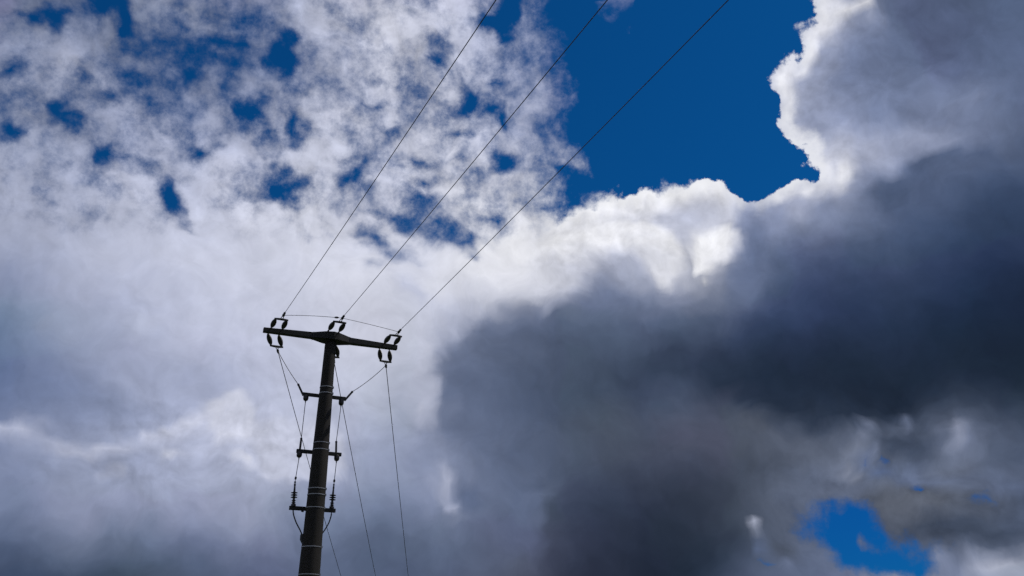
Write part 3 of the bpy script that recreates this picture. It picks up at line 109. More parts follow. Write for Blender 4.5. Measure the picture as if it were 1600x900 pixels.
# closer looks at three places: (azimuth range, elevation range), rows as above
CLOSE_UPS = []
CLOSE_UPS.append((-0.01, 11.39, 22.81, 32.51, """
103 139 255 101 137 255 99 136 255 98 134 255 96 133 255 95 132 255 94 131 255 93 130 255 92 129 255 91 128 255 90 128 255 89 127 255 89 126 255 88 126 255 88 126 255 88 126 255 88 126 255 88 126 255 88 127 255 88 127 255 89 127 255 89 127 255 89 128 255 89 128 255 90 128 255 90 129 255 90 129 255 91 129 255 91 129 255 91 129 255 92 129 255 93 130 255
116 151 254 113 148 254 111 146 254 109 144 254 107 143 254 106 142 254 105 141 255 104 140 255 103 139 255 102 138 255 102 138 255 101 137 255 100 137 255 99 136 255 98 136 255 97 136 255 97 136 255 97 136 255 97 136 255 97 136 255 97 136 255 98 136 255 98 136 255 98 136 255 98 136 255 98 136 255 99 136 255 99 136 255 99 136 255 100 137 255 103 139 255 107 143 255
138 168 253 133 164 253 129 161 253 126 158 253 124 156 253 123 156 253 128 160 253 136 167 254 145 174 254 143 172 254 138 168 254 129 161 254 118 154 255 109 148 255 105 145 255 104 144 255 103 143 255 103 142 255 103 142 255 103 142 255 103 142 255 103 142 255 103 142 255 104 142 255 104 142 255 105 142 255 106 143 255 107 143 255 108 143 255 110 145 255 115 150 255 120 155 255
181 202 250 175 197 250 168 191 250 161 185 251 154 180 251 161 186 252 169 192 252 171 194 252 168 193 253 166 192 253 162 188 253 156 184 254 138 169 254 118 153 254 110 148 255 107 146 255 106 145 255 106 145 255 106 145 255 106 145 255 106 145 255 107 145 255 108 146 255 111 148 255 113 149 255 115 150 255 116 151 255 117 151 255 117 151 255 119 153 255 123 156 255 127 160 255
198 215 246 197 214 247 197 214 247 195 213 248 194 211 249 194 212 249 194 212 250 193 211 251 190 209 251 185 205 252 181 202 252 176 198 253 160 186 253 133 165 254 117 153 254 114 151 255 112 150 255 111 149 255 111 149 255 112 149 255 113 151 255 116 153 255 120 155 255 125 159 255 129 162 255 132 164 255 133 164 255 131 163 255 130 161 255 129 160 255 132 163 255 140 170 255
206 221 242 206 221 243 206 221 243 206 221 244 205 220 245 204 219 246 202 218 247 201 217 248 200 216 249 198 215 250 195 213 251 192 210 252 188 207 253 172 195 253 146 175 254 128 161 254 125 159 255 124 159 255 125 159 255 126 160 255 128 162 255 132 164 255 137 168 255 141 172 255 145 174 255 147 175 255 146 175 255 144 173 255 144 173 255 149 175 255 160 184 255 175 196 255
215 228 236 214 227 237 214 227 238 213 226 240 211 225 241 209 224 243 207 222 244 206 221 245 204 219 247 202 218 248 200 216 249 197 214 251 194 211 252 190 209 253 180 201 254 157 183 254 139 170 255 137 168 255 137 169 255 139 170 255 141 172 255 144 174 255 148 177 255 151 179 255 154 181 255 154 182 255 154 181 255 161 186 255 174 195 255 199 214 255 211 223 255 210 222 255
220 232 228 220 232 230 219 231 232 217 230 234 216 229 236 214 227 238 212 226 240 210 224 242 207 222 244 205 220 246 202 218 247 200 216 249 197 214 250 195 212 252 192 210 253 182 203 254 163 188 255 151 180 255 151 179 255 152 180 255 153 181 255 155 182 255 156 184 255 157 184 255 158 184 255 158 184 255 164 189 255 178 199 255 200 215 255 213 224 255 214 225 255 215 226 255
223 234 220 222 234 222 222 233 224 220 232 227 219 231 229 217 229 232 215 228 235 213 226 238 210 224 240 207 222 243 205 220 245 203 218 247 203 219 249 199 216 251 197 214 252 195 213 254 186 206 254 171 194 255 163 189 255 162 188 255 161 187 255 161 187 255 161 187 255 162 188 255 163 188 255 164 190 255 173 196 255 188 207 255 209 222 255 213 225 255 214 225 255 215 226 255
224 235 211 224 234 214 223 234 217 222 233 220 221 232 223 219 231 227 217 229 230 216 228 233 216 228 237 215 228 240 215 227 243 214 227 245 214 226 248 212 225 250 208 222 252 202 218 253 198 215 254 187 207 255 175 198 255 172 196 255 171 195 255 170 195 255 171 195 255 171 195 255 173 196 255 174 198 255 180 202 255 195 213 255 209 222 255 212 224 255 214 225 255 214 225 255
226 236 204 226 236 207 225 235 210 225 235 214 223 234 218 222 233 222 221 232 226 223 233 230 222 233 231 221 232 231 221 231 232 220 230 235 217 229 238 214 227 243 212 225 249 211 224 253 209 223 254 204 220 255 197 215 255 191 210 255 187 207 255 183 205 255 183 204 255 186 207 255 192 212 255 198 216 255 203 219 255 207 222 255 210 224 255 213 226 255 216 228 255 219 229 255
230 238 197 230 238 201 230 238 204 229 238 208 228 237 212 227 236 217 230 238 220 233 240 218 232 240 216 232 239 215 232 239 216 230 238 219 227 236 223 224 234 229 221 231 236 218 229 243 215 228 247 218 230 249 220 231 250 218 230 252 216 229 254 215 228 255 215 227 255 215 228 255 216 228 255 217 229 255 219 230 255 221 232 255 224 233 255 226 235 255 227 236 255 228 236 255
231 238 190 231 238 194 230 238 198 230 238 202 229 237 207 228 236 211 230 238 207 234 240 203 234 240 200 234 240 199 232 239 200 230 238 204 227 236 209 226 235 215 225 235 222 225 235 228 225 235 231 226 235 233 229 237 235 230 238 236 230 238 239 230 237 242 229 237 246 229 237 249 229 237 250 228 236 251 227 236 252 226 235 253 226 235 255 226 235 255 227 236 255 229 237 255
230 238 183 230 238 187 230 237 191 229 237 196 228 236 201 227 235 201 225 235 193 226 235 187 233 240 184 235 241 183 235 241 185 235 241 189 234 240 195 233 240 202 232 239 208 232 239 212 232 239 215 232 239 217 232 239 218 232 239 220 231 239 223 231 238 227 231 238 230 230 238 233 229 237 234 228 237 235 227 236 236 227 236 239 228 236 241 229 237 244 230 237 247 230 238 249
228 236 177 228 236 180 227 236 185 227 235 190 226 235 194 225 234 187 224 234 178 225 234 171 226 236 166 229 237 165 232 239 167 233 240 173 234 241 179 234 241 186 234 241 191 234 240 194 233 240 197 233 240 199 233 240 201 232 240 203 232 239 206 232 239 210 232 239 214 231 239 216 231 239 217 231 238 218 231 238 220 231 238 223 231 238 225 231 238 228 228 236 231 216 227 233
225 234 170 225 234 174 224 234 179 224 234 185 223 233 184 223 233 173 223 233 163 225 235 155 227 236 148 230 238 146 232 240 150 232 240 156 232 240 162 230 238 168 228 237 172 228 237 175 229 237 178 230 238 180 231 238 182 230 238 185 229 237 189 229 237 193 230 238 197 230 238 199 229 237 201 227 236 202 223 233 204 219 230 207 214 227 209 210 224 212 203 219 215 191 211 217
221 232 165 221 232 169 221 232 174 221 232 179 221 232 172 221 232 162 223 233 152 225 235 142 228 236 133 229 238 129 232 240 134 234 241 139 225 235 145 233 240 149 232 240 153 227 237 157 231 239 159 230 239 162 229 238 164 225 235 168 225 235 172 222 233 177 219 231 181 217 229 183 215 228 184 214 227 186 213 227 188 213 226 191 213 226 193 213 226 196 212 226 199 211 224 201
219 231 160 219 231 165 220 231 170 220 231 170 220 231 162 220 232 153 222 233 144 225 234 135 227 236 127 221 233 119 231 239 120 240 245 125 233 240 130 237 243 133 236 242 136 224 234 139 232 240 142 235 242 145 232 240 147 223 234 152 229 238 156 231 239 160 225 235 164 226 236 166 228 237 168 225 235 169 223 233 172 223 233 175 222 233 177 221 232 180 221 231 183 219 230 185
217 230 157 218 230 161 218 230 166 218 231 160 219 231 152 219 231 145 221 232 137 224 234 129 225 235 122 220 232 115 229 237 109 238 243 114 232 240 116 239 244 119 240 245 122 237 243 125 237 243 127 241 246 129 240 245 132 232 240 136 235 242 140 238 244 145 227 237 148 228 237 150 235 242 151 227 237 153 224 234 156 233 241 159 233 240 161 225 235 164 227 236 167 231 239 169
215 229 155 216 229 159 216 230 158 217 230 151 217 230 145 218 231 138 220 232 131 223 234 125 223 234 118 219 232 112 220 232 105 220 232 104 221 233 106 226 236 108 228 237 110 223 234 112 230 238 114 237 243 116 237 243 118 233 240 122 239 244 126 240 245 130 240 245 132 240 245 134 241 246 135 238 243 137 233 240 140 239 245 143 239 245 145 228 237 148 229 238 151 236 243 153
213 228 154 214 228 158 214 229 152 215 229 146 215 229 140 216 230 134 218 231 128 222 233 122 220 232 116 218 231 110 219 231 104 219 232 98 220 232 97 220 232 98 220 232 100 221 232 101 221 232 102 222 233 103 222 233 106 222 233 109 225 235 112 228 237 115 227 236 116 234 241 118 238 243 119 235 242 121 235 241 124 239 244 127 240 245 129 239 245 132 240 245 135 241 246 137
211 227 154 211 227 154 212 227 148 212 228 143 213 228 137 214 229 131 216 230 126 220 232 120 217 230 114 216 230 109 217 230 103 217 231 96 218 231 90 218 231 89 219 231 90 219 231 90 219 232 90 220 232 91 220 232 93 220 232 96 221 232 99 221 232 101 221 232 101 222 233 102 222 233 103 222 233 105 224 234 108 229 237 110 229 238 113 226 235 116 231 239 119 235 242 120
208 226 153 209 226 151 209 226 145 210 226 140 210 227 134 211 227 129 214 229 123 215 230 117 213 228 112 213 228 106 214 229 100 214 229 94 215 229 87 215 229 81 215 230 79 216 230 79 216 230 79 216 230 80 217 230 83 217 230 101 217 231 102 218 231 102 218 231 102 218 231 90 218 231 87 218 231 89 218 231 92 218 231 94 218 231 97 218 231 100 218 230 103 217 230 105
206 224 153 206 224 148 206 225 142 207 225 137 207 225 131 208 226 126 209 226 120 209 226 114 209 226 109 210 226 103 210 227 97 210 227 91 211 227 84 211 227 77 211 228 70 212 228 69 212 228 68 212 228 68 212 228 69 213 228 73 213 228 83 213 228 85 213 228 106 213 228 84 214 228 71 214 228 73 214 228 76 214 228 78 213 228 81 213 228 84 213 228 87 212 227 88
"""))
CLOSE_UPS.append((8.92, 20.88, 22.77, 32.86, """
89 128 255 89 128 255 90 128 255 90 128 255 90 129 255 91 129 255 91 129 255 92 130 255 94 131 255 95 131 255 95 131 255 93 129 255 93 129 255 93 129 255 93 128 255 91 127 255 90 126 255 88 125 255 85 123 255 83 121 255 81 121 255 80 121 255 78 120 255 73 116 255 68 111 255 65 109 255 63 108 255 62 106 255 60 105 255 60 104 255 59 104 255 58 103 255
98 136 255 98 136 255 98 136 255 98 136 255 99 136 255 100 137 255 104 141 255 109 145 255 113 148 255 114 149 255 113 147 255 109 144 255 106 140 255 104 138 255 103 137 255 102 136 255 100 134 255 97 133 255 94 130 255 91 129 255 90 129 255 89 130 255 87 128 255 82 124 255 76 118 255 70 113 255 67 111 255 65 110 255 64 108 255 63 107 255 62 107 255 61 106 255
104 142 255 105 142 255 106 143 255 107 143 255 108 144 255 112 147 255 118 152 255 123 157 255 125 159 255 126 160 255 125 159 255 123 156 255 119 151 255 116 148 255 115 146 255 113 145 255 111 143 255 108 141 255 104 138 255 100 136 255 97 136 255 95 136 255 93 135 255 90 132 255 84 126 255 76 119 255 72 115 255 69 113 255 67 112 255 66 110 255 65 109 255 64 108 255
114 150 255 115 151 255 117 151 255 117 151 255 118 152 255 121 155 255 126 159 255 129 163 255 131 164 255 133 165 255 133 165 255 131 163 255 129 159 255 128 157 255 127 155 255 125 154 255 122 152 255 119 150 255 114 147 255 108 143 255 102 141 255 99 140 255 97 139 255 95 137 255 91 133 255 84 126 255 77 119 255 73 117 255 71 115 255 70 114 255 68 112 255 67 111 255
131 163 255 134 165 255 133 164 255 132 163 255 130 161 255 131 162 255 138 168 255 146 175 255 149 178 255 151 179 255 153 180 255 152 178 255 146 172 255 140 166 255 139 165 255 137 163 255 134 161 255 130 158 255 125 155 255 115 149 255 106 144 255 101 142 255 99 141 255 98 140 255 96 138 255 91 133 255 84 126 255 78 121 255 75 119 255 74 117 255 73 116 255 72 116 255
147 176 255 148 176 255 147 175 255 145 174 255 149 176 255 158 183 255 176 196 255 186 204 255 171 193 255 169 191 255 170 191 255 166 188 255 158 181 255 152 175 255 163 183 255 191 202 255 159 180 255 141 167 255 135 163 255 123 155 255 110 148 255 102 144 255 100 143 255 99 142 255 98 141 255 96 138 255 91 133 255 84 126 255 80 123 255 79 122 255 78 122 255 77 121 255
155 182 255 155 182 255 158 184 255 169 192 255 193 209 255 212 223 255 213 224 255 210 222 255 200 214 255 183 200 255 173 193 255 164 185 255 162 184 255 165 185 255 169 188 255 173 190 255 159 181 255 152 176 255 146 171 255 132 162 255 115 152 255 105 146 255 102 144 255 100 143 255 99 142 255 98 141 255 96 138 255 90 133 255 85 128 255 83 127 255 82 126 255 81 126 255
158 185 255 159 186 255 171 194 255 188 206 255 211 223 255 214 225 255 215 226 255 215 226 255 216 226 255 198 213 255 182 200 255 173 192 255 226 234 255 234 240 255 234 240 255 228 235 255 210 221 255 179 197 255 162 184 255 144 171 255 124 158 255 110 149 255 104 145 255 101 143 255 99 143 255 99 142 255 98 141 255 95 137 255 91 133 255 88 131 255 86 130 255 85 129 255
165 190 255 169 193 255 180 201 255 200 215 255 212 224 255 214 225 255 214 225 255 215 226 255 216 226 255 215 226 255 190 206 255 181 199 255 224 232 255 234 240 255 233 239 255 229 237 255 225 234 255 224 232 255 223 232 255 216 227 255 179 200 255 139 171 255 113 152 255 103 145 255 100 144 255 100 144 255 100 143 254 100 142 253 99 140 255 96 139 255 93 136 255 91 134 255
176 199 255 179 201 255 188 208 255 204 219 255 210 223 255 213 225 255 214 226 255 216 227 255 218 229 255 223 232 255 214 225 255 188 204 255 218 228 255 235 241 255 234 240 255 233 239 255 232 238 255 232 239 255 232 239 255 231 238 255 212 224 253 182 203 249 159 186 245 115 154 243 103 146 241 102 145 239 103 146 237 106 148 238 109 150 239 108 149 243 105 146 246 101 143 250
204 220 255 206 222 255 209 223 255 212 225 255 215 227 255 218 229 255 221 231 255 224 233 255 227 235 255 229 236 255 219 229 255 193 209 255 204 217 255 235 241 255 235 241 255 235 241 255 235 241 255 235 241 255 234 240 252 234 240 244 227 235 238 207 221 232 188 207 228 138 172 226 108 151 224 105 148 222 106 149 220 113 154 220 119 160 222 120 160 225 117 158 229 114 155 233
223 233 255 224 233 255 225 234 255 227 235 255 228 236 255 228 236 255 229 237 255 229 237 255 230 237 255 230 237 255 200 215 255 184 205 255 190 208 255 216 226 255 236 241 255 236 241 255 235 241 255 235 241 249 235 241 239 234 240 230 233 240 222 225 234 216 201 217 211 127 166 209 116 158 207 112 155 204 113 155 202 119 160 202 126 166 205 127 167 208 127 166 211 126 165 217
228 236 244 226 236 245 226 235 247 226 235 250 226 235 252 227 236 255 228 237 255 230 237 254 230 238 253 209 222 253 185 206 254 184 206 254 185 206 253 198 213 253 204 218 254 212 223 254 223 232 249 228 236 238 229 237 227 227 235 217 220 230 208 182 204 200 143 178 194 131 171 191 126 167 189 121 163 187 120 162 185 125 166 185 130 170 188 131 170 191 130 170 195 133 171 201
230 238 227 230 238 228 230 237 230 230 238 233 230 238 236 231 238 239 231 238 242 227 235 240 209 222 238 187 208 237 184 205 237 183 205 237 183 205 237 183 205 237 189 209 237 192 211 238 191 210 235 191 210 227 190 209 216 190 209 205 186 206 194 170 195 185 150 183 178 137 175 174 131 171 172 129 169 170 128 169 167 132 171 168 134 172 171 133 172 174 135 173 178 143 179 185
232 239 210 231 239 211 231 238 213 230 238 216 229 237 219 220 230 222 204 219 225 190 210 224 184 206 221 183 205 220 182 204 220 181 204 220 180 204 220 180 203 219 180 203 220 183 205 220 186 207 219 187 208 214 189 209 205 192 211 195 192 211 183 181 203 172 162 190 163 146 181 157 137 175 155 135 174 152 137 175 150 141 178 150 144 179 153 144 180 157 144 179 163 151 184 169
217 229 193 214 227 194 212 226 197 210 224 200 210 224 203 210 224 205 206 221 208 195 213 207 185 207 204 184 206 203 183 205 203 181 204 203 181 204 202 181 204 202 184 206 203 186 207 203 187 208 202 189 209 199 193 212 191 197 215 183 199 216 173 192 211 162 176 201 150 162 191 140 151 185 137 147 182 135 149 183 133 159 189 133 175 201 136 190 211 140 188 210 147 182 206 153
220 231 176 218 230 177 217 229 180 217 229 183 216 228 186 216 228 189 215 227 192 213 226 190 210 224 187 205 221 186 200 217 186 195 214 185 192 211 185 191 211 185 191 211 185 193 212 186 196 215 185 201 218 183 207 222 177 212 225 169 210 224 160 203 219 151 191 211 141 180 203 129 171 197 120 166 194 117 166 194 115 169 196 116 171 197 119 169 196 125 178 202 131 210 225 137
233 240 159 224 234 161 228 237 164 231 239 166 229 237 169 225 235 172 228 237 175 227 236 174 225 234 170 222 232 169 215 228 168 212 226 168 214 227 168 213 227 168 210 224 168 216 229 168 221 232 168 221 232 166 226 236 163 226 236 155 215 228 147 207 223 138 198 216 129 193 213 119 187 209 107 183 206 100 181 205 98 181 204 99 179 203 103 177 202 109 175 200 115 179 203 121
241 246 142 228 237 144 232 240 147 237 243 150 231 239 152 224 234 155 232 240 158 231 239 157 226 236 154 238 244 151 233 240 151 226 236 151 237 243 151 239 244 150 226 236 151 231 240 151 237 243 151 227 237 148 233 240 146 239 245 141 230 238 132 205 221 124 200 217 115 196 215 106 193 213 97 190 211 86 188 209 80 185 207 82 182 206 87 180 204 93 178 203 99 176 201 104
239 244 125 237 243 127 239 244 130 241 246 133 240 245 136 236 243 139 241 246 142 240 245 140 236 242 137 241 246 134 240 245 134 236 243 134 240 245 133 240 245 133 237 243 133 238 244 134 240 245 133 238 243 131 228 237 129 233 240 125 222 233 118 204 220 110 200 218 102 197 216 93 194 214 84 192 212 75 189 210 65 187 209 65 185 207 71 182 205 77 180 204 83 178 202 86
225 234 108 224 234 111 230 238 113 235 241 116 233 240 119 233 240 122 238 244 125 237 243 123 228 237 120 224 234 117 221 232 117 219 231 116 222 233 116 222 233 116 217 230 116 218 230 116 221 232 116 215 228 114 209 224 111 207 223 109 204 221 104 202 219 96 199 217 87 197 216 79 194 214 70 192 212 61 190 211 52 188 209 49 186 208 55 184 206 61 181 205 66 179 203 69
219 231 91 219 232 94 220 232 97 219 231 99 219 231 102 219 231 105 219 231 108 218 231 107 217 230 106 216 229 105 216 229 104 215 228 103 214 228 100 213 227 98 212 227 99 211 226 99 210 225 99 208 224 97 206 222 94 204 221 91 202 219 88 200 218 81 198 216 73 196 215 65 194 213 56 192 212 47 190 210 38 188 209 34 186 208 39 184 206 45 182 205 49 180 203 54
215 229 75 215 229 77 215 229 80 215 229 83 214 229 86 214 228 89 213 228 91 213 228 91 212 227 90 211 227 84 211 226 82 210 226 81 209 225 81 208 224 81 208 224 81 207 223 81 206 222 81 204 221 79 203 220 77 201 219 74 199 218 71 198 216 66 196 215 59 194 214 51 193 212 42 191 211 34 190 210 25 188 209 22 187 208 33 185 207 44 183 205 54 181 204 64
209 226 59 209 226 61 209 226 63 209 226 66 208 226 69 208 225 72 208 225 74 207 224 73 207 224 70 206 224 66 205 223 64 205 222 64 204 222 64 203 221 63 203 221 64 202 220 64 201 219 64 200 219 62 199 218 59 198 217 57 196 216 54 195 214 50 194 213 44 193 212 36 191 211 28 190 210 20 189 210 19 188 209 31 187 208 43 186 207 55 184 205 67 182 204 77
"""))
CLOSE_UPS.append((18.91, 32.54, 26.34, 42.43, """
101 143 252 101 143 252 100 141 254 97 139 255 93 136 255 91 134 255 91 133 255 91 133 255 92 133 255 93 133 255 94 134 255 94 133 255 93 132 255 92 132 255 91 131 255 89 129 255 87 128 255 85 126 255 82 124 255 80 122 255 77 121 255 75 119 255 74 118 255 72 117 255 72 116 255 71 116 255 71 116 255 70 115 255 70 115 255 69 114 255 67 112 255 64 109 255
104 147 227 110 152 227 116 156 230 115 156 233 111 152 237 107 147 243 105 144 250 105 144 248 107 146 241 110 148 236 112 150 233 112 150 232 110 149 235 107 145 240 103 141 247 100 139 254 97 137 255 94 135 255 91 132 255 87 129 255 84 126 255 81 124 255 79 123 255 78 122 255 77 121 255 77 121 255 77 121 255 77 121 255 77 121 255 76 121 255 74 119 255 72 117 255
113 155 201 120 161 201 127 167 204 128 167 208 127 166 212 126 164 219 127 163 226 129 163 224 126 162 217 122 160 210 121 159 206 121 159 206 120 158 209 119 156 216 116 153 225 110 148 236 106 145 249 102 142 255 96 137 255 87 129 255 81 122 255 77 119 255 77 119 255 79 122 255 81 125 255 81 126 255 81 126 255 81 126 255 81 126 255 81 126 255 81 125 255 80 124 255
125 166 176 129 169 176 132 171 179 132 171 183 134 173 189 144 179 196 154 186 203 157 188 200 149 182 193 137 172 186 129 166 180 127 164 180 127 164 184 129 165 193 127 163 205 123 160 219 110 149 232 102 142 246 92 133 255 81 123 255 76 117 255 75 116 255 74 116 255 77 119 255 81 125 255 83 127 255 83 127 255 83 127 255 83 127 255 84 127 255 84 127 255 84 127 255
136 175 150 141 178 150 145 180 154 144 179 158 146 181 165 156 188 172 162 193 178 162 193 177 162 193 169 162 191 162 167 194 155 170 196 154 160 189 162 172 197 175 172 197 189 138 172 203 127 164 218 120 158 234 99 140 250 82 124 255 77 118 255 75 117 255 76 118 255 79 122 255 82 126 255 83 126 255 82 126 255 83 126 255 83 127 255 84 127 255 84 127 255 84 127 255
157 188 125 161 191 125 165 193 129 189 210 135 212 226 142 203 220 149 197 216 153 197 216 155 215 228 146 214 227 138 181 204 131 190 211 132 208 224 145 209 224 160 223 234 176 204 220 192 142 175 209 128 165 227 122 160 244 117 156 255 113 152 255 109 149 255 94 136 255 83 127 255 82 126 255 82 126 255 82 126 255 83 126 255 83 127 255 84 127 255 84 127 255 84 127 255
181 204 99 180 204 100 178 203 105 176 201 112 174 200 119 186 207 124 192 211 127 180 203 129 166 194 123 168 196 115 178 202 113 188 210 128 207 224 143 206 223 160 226 236 176 226 236 192 193 213 209 143 177 227 142 176 244 144 177 255 144 177 255 141 175 255 137 172 255 130 167 255 123 162 255 117 157 255 100 142 255 99 141 255 99 141 255 104 145 255 113 153 255 123 162 255
189 210 74 186 208 75 183 206 82 181 204 88 178 203 95 176 201 98 173 199 101 171 197 104 168 196 100 168 196 105 178 203 121 205 222 137 202 220 153 194 214 169 205 222 185 208 224 201 188 210 217 163 192 234 159 190 250 159 189 255 156 187 255 152 184 255 147 181 255 144 179 255 143 179 255 143 179 255 144 179 255 145 180 255 144 179 255 141 177 255 137 174 255 131 169 255
190 211 55 188 209 51 185 207 58 183 206 65 180 204 70 178 202 73 175 200 75 172 198 81 168 196 96 166 194 112 173 199 128 210 225 144 196 216 160 191 212 177 186 209 193 183 207 210 176 201 226 165 194 242 162 192 255 161 191 255 157 189 255 151 185 255 147 181 255 145 180 255 145 180 255 145 180 255 143 178 255 140 176 255 136 172 255 130 168 255 123 163 255 119 159 255
190 211 35 188 209 28 186 208 35 184 206 43 182 204 50 179 202 62 176 200 73 172 198 83 169 196 98 164 193 114 172 199 130 199 218 146 178 204 162 179 204 179 177 203 195 172 199 211 165 195 228 159 190 244 153 186 255 148 182 255 143 178 255 138 175 255 136 173 255 133 170 255 129 167 255 125 164 255 121 161 255 118 159 255 117 158 255 117 158 255 118 159 255 118 159 255
189 210 17 188 209 30 187 208 44 185 206 57 183 205 69 180 203 81 177 201 92 173 198 104 167 195 111 161 191 117 154 187 126 184 208 141 161 192 157 157 189 174 160 191 190 158 190 207 150 184 224 139 176 241 131 170 254 126 165 255 121 161 255 117 158 255 115 156 255 114 155 255 113 155 255 113 155 255 113 155 255 114 155 255 114 155 255 115 156 255 116 157 255 117 158 255
188 209 24 188 208 39 187 207 54 186 206 69 184 205 84 181 203 99 178 201 111 172 198 123 188 210 134 194 214 142 174 201 148 158 190 154 145 181 166 143 179 180 143 179 195 141 178 211 136 175 227 131 170 244 125 165 255 121 161 255 117 158 255 114 156 255 113 155 255 113 154 255 112 154 255 111 153 255 111 153 255 111 152 255 110 152 255 111 152 255 111 153 255 111 153 255
187 208 27 187 208 42 187 207 58 186 206 73 185 205 89 182 204 104 179 202 120 203 220 136 191 211 151 158 189 165 149 183 173 145 181 179 143 180 186 143 179 197 142 179 209 139 177 223 134 173 237 128 168 252 123 163 255 118 159 255 115 156 255 113 155 255 112 154 255 111 153 255 110 152 255 110 152 255 109 151 255 108 150 255 107 149 255 106 148 255 103 146 255 101 144 255
186 207 28 187 207 43 187 207 59 186 207 74 185 206 89 183 204 104 179 202 116 176 200 127 205 221 137 190 211 150 156 188 165 147 182 180 145 180 196 143 179 212 140 177 227 136 174 240 131 170 252 125 166 255 120 161 255 116 157 255 113 155 255 112 154 255 111 153 255 110 152 255 109 151 255 108 150 255 107 149 255 106 148 255 104 147 255 102 144 255 99 142 255 97 139 255
185 207 24 186 207 38 186 207 52 186 207 64 185 206 77 183 204 87 180 202 100 176 200 115 180 203 131 208 223 146 166 194 162 150 183 178 148 182 194 144 180 210 139 176 226 132 171 240 126 167 248 121 162 255 117 159 255 114 156 255 112 154 255 110 153 255 109 152 255 108 151 255 107 150 255 106 149 255 105 147 255 103 146 255 100 143 255 98 141 255 95 139 255 93 136 255
184 206 36 185 207 49 186 207 63 186 207 76 185 206 90 183 205 102 184 205 113 188 209 125 215 228 136 209 224 149 167 194 163 152 184 179 149 182 194 146 180 203 142 177 209 136 173 217 128 168 227 120 162 238 115 158 251 113 156 255 111 154 255 109 152 255 108 151 255 107 150 255 105 148 255 104 147 255 102 145 255 100 143 255 97 141 255 95 139 255 93 136 255 90 132 255
183 206 46 184 206 61 185 207 75 185 207 89 185 206 103 184 206 117 203 219 131 228 237 144 224 234 155 208 223 167 175 200 178 153 185 176 149 182 174 146 180 178 143 178 186 141 176 197 136 173 210 127 166 223 117 159 237 113 156 250 111 154 255 109 152 255 108 151 255 106 149 255 105 148 255 103 146 255 100 144 255 98 142 255 96 139 255 94 137 255 90 133 255 87 129 255
182 206 48 183 206 63 184 207 78 185 207 92 185 207 106 184 206 119 201 218 131 228 237 143 226 236 152 220 232 160 204 220 159 204 220 149 206 222 147 181 204 156 145 179 169 142 177 182 140 176 196 135 172 209 126 166 223 118 159 238 114 156 253 113 155 255 111 153 255 109 151 255 106 149 255 104 146 255 101 144 255 98 142 255 96 139 255 93 136 255 89 132 255 86 128 255
181 205 42 182 206 55 184 207 67 185 207 80 185 207 92 184 206 104 183 205 113 185 207 122 199 216 130 211 225 135 201 218 134 167 194 128 187 208 129 221 233 142 199 217 155 147 181 170 143 178 185 141 176 201 135 171 216 128 166 227 122 162 238 118 158 250 116 156 255 113 154 255 110 151 255 108 149 255 104 146 255 100 143 255 97 140 255 94 137 255 90 133 255 87 129 255
179 205 29 181 205 41 183 206 53 184 207 65 185 207 75 185 207 83 184 206 92 182 204 100 178 202 107 174 199 108 169 195 106 164 192 107 179 203 120 216 229 136 217 230 151 191 212 167 178 203 179 171 197 187 155 186 197 141 176 209 135 171 222 127 165 236 122 161 251 119 158 255 119 158 255 119 158 255 116 155 255 107 148 255 98 141 255 95 138 255 92 135 255 89 132 255
178 204 15 180 205 26 182 206 36 184 207 45 185 207 53 186 208 62 186 207 70 185 206 77 182 204 81 178 202 80 174 199 88 170 196 103 166 193 119 203 220 134 219 231 147 219 231 149 217 230 156 213 227 168 203 221 182 178 202 197 151 182 213 142 175 228 133 168 244 134 169 255 147 178 255 125 162 255 117 156 255 109 149 255 100 142 255 96 139 255 93 136 255 90 133 255
176 203 0 179 204 7 181 206 15 183 207 24 185 208 32 187 208 40 188 208 47 187 208 52 186 206 57 183 204 72 180 202 87 176 200 101 173 197 114 172 197 119 189 210 121 213 227 131 221 233 146 218 231 162 220 231 177 221 232 193 220 230 207 217 228 219 215 227 233 214 226 247 220 230 255 184 204 255 118 156 255 108 148 255 102 144 255 98 140 255 94 137 255 91 134 255
174 202 0 177 204 0 180 205 0 183 206 3 185 208 10 187 209 17 189 209 24 189 209 37 189 208 50 187 207 63 185 205 75 182 203 84 179 201 90 176 199 98 180 202 113 198 216 128 221 233 141 219 232 154 216 230 166 212 227 179 192 212 193 162 190 208 145 177 223 138 171 239 132 167 253 124 161 255 118 155 255 111 150 255 105 146 255 100 141 255 96 138 255 92 135 255
172 201 0 175 203 0 178 204 0 182 206 0 185 207 0 187 209 2 190 210 13 191 210 25 191 210 36 190 209 46 189 208 54 187 206 63 184 205 77 182 203 90 179 201 102 179 201 114 188 208 127 223 234 142 210 225 156 195 214 171 178 202 186 159 188 201 149 180 216 143 175 231 135 169 246 128 163 255 121 158 255 114 153 255 108 148 255 102 143 255 97 140 255 94 136 255
170 200 0 173 202 0 177 203 0 180 205 0 184 207 0 187 208 0 190 210 0 192 211 7 193 211 16 193 210 26 192 210 39 190 208 51 188 207 63 185 205 77 183 204 91 180 202 105 178 200 120 201 218 134 210 224 149 176 200 164 159 188 178 155 185 193 152 182 208 147 178 223 139 172 238 131 166 253 124 160 255 118 155 255 111 150 255 105 146 255 100 141 255 95 138 255
168 199 0 171 201 0 175 203 0 179 204 0 183 206 0 186 208 0 189 210 0 192 211 0 193 211 1 194 211 13 193 211 27 192 209 42 190 208 56 187 207 70 185 205 84 182 203 99 180 201 113 181 203 127 220 232 142 192 211 156 162 190 171 156 186 186 153 184 200 149 180 215 143 175 230 135 168 245 128 163 255 121 158 255 114 153 255 108 148 255 102 143 255 97 140 255
"""))
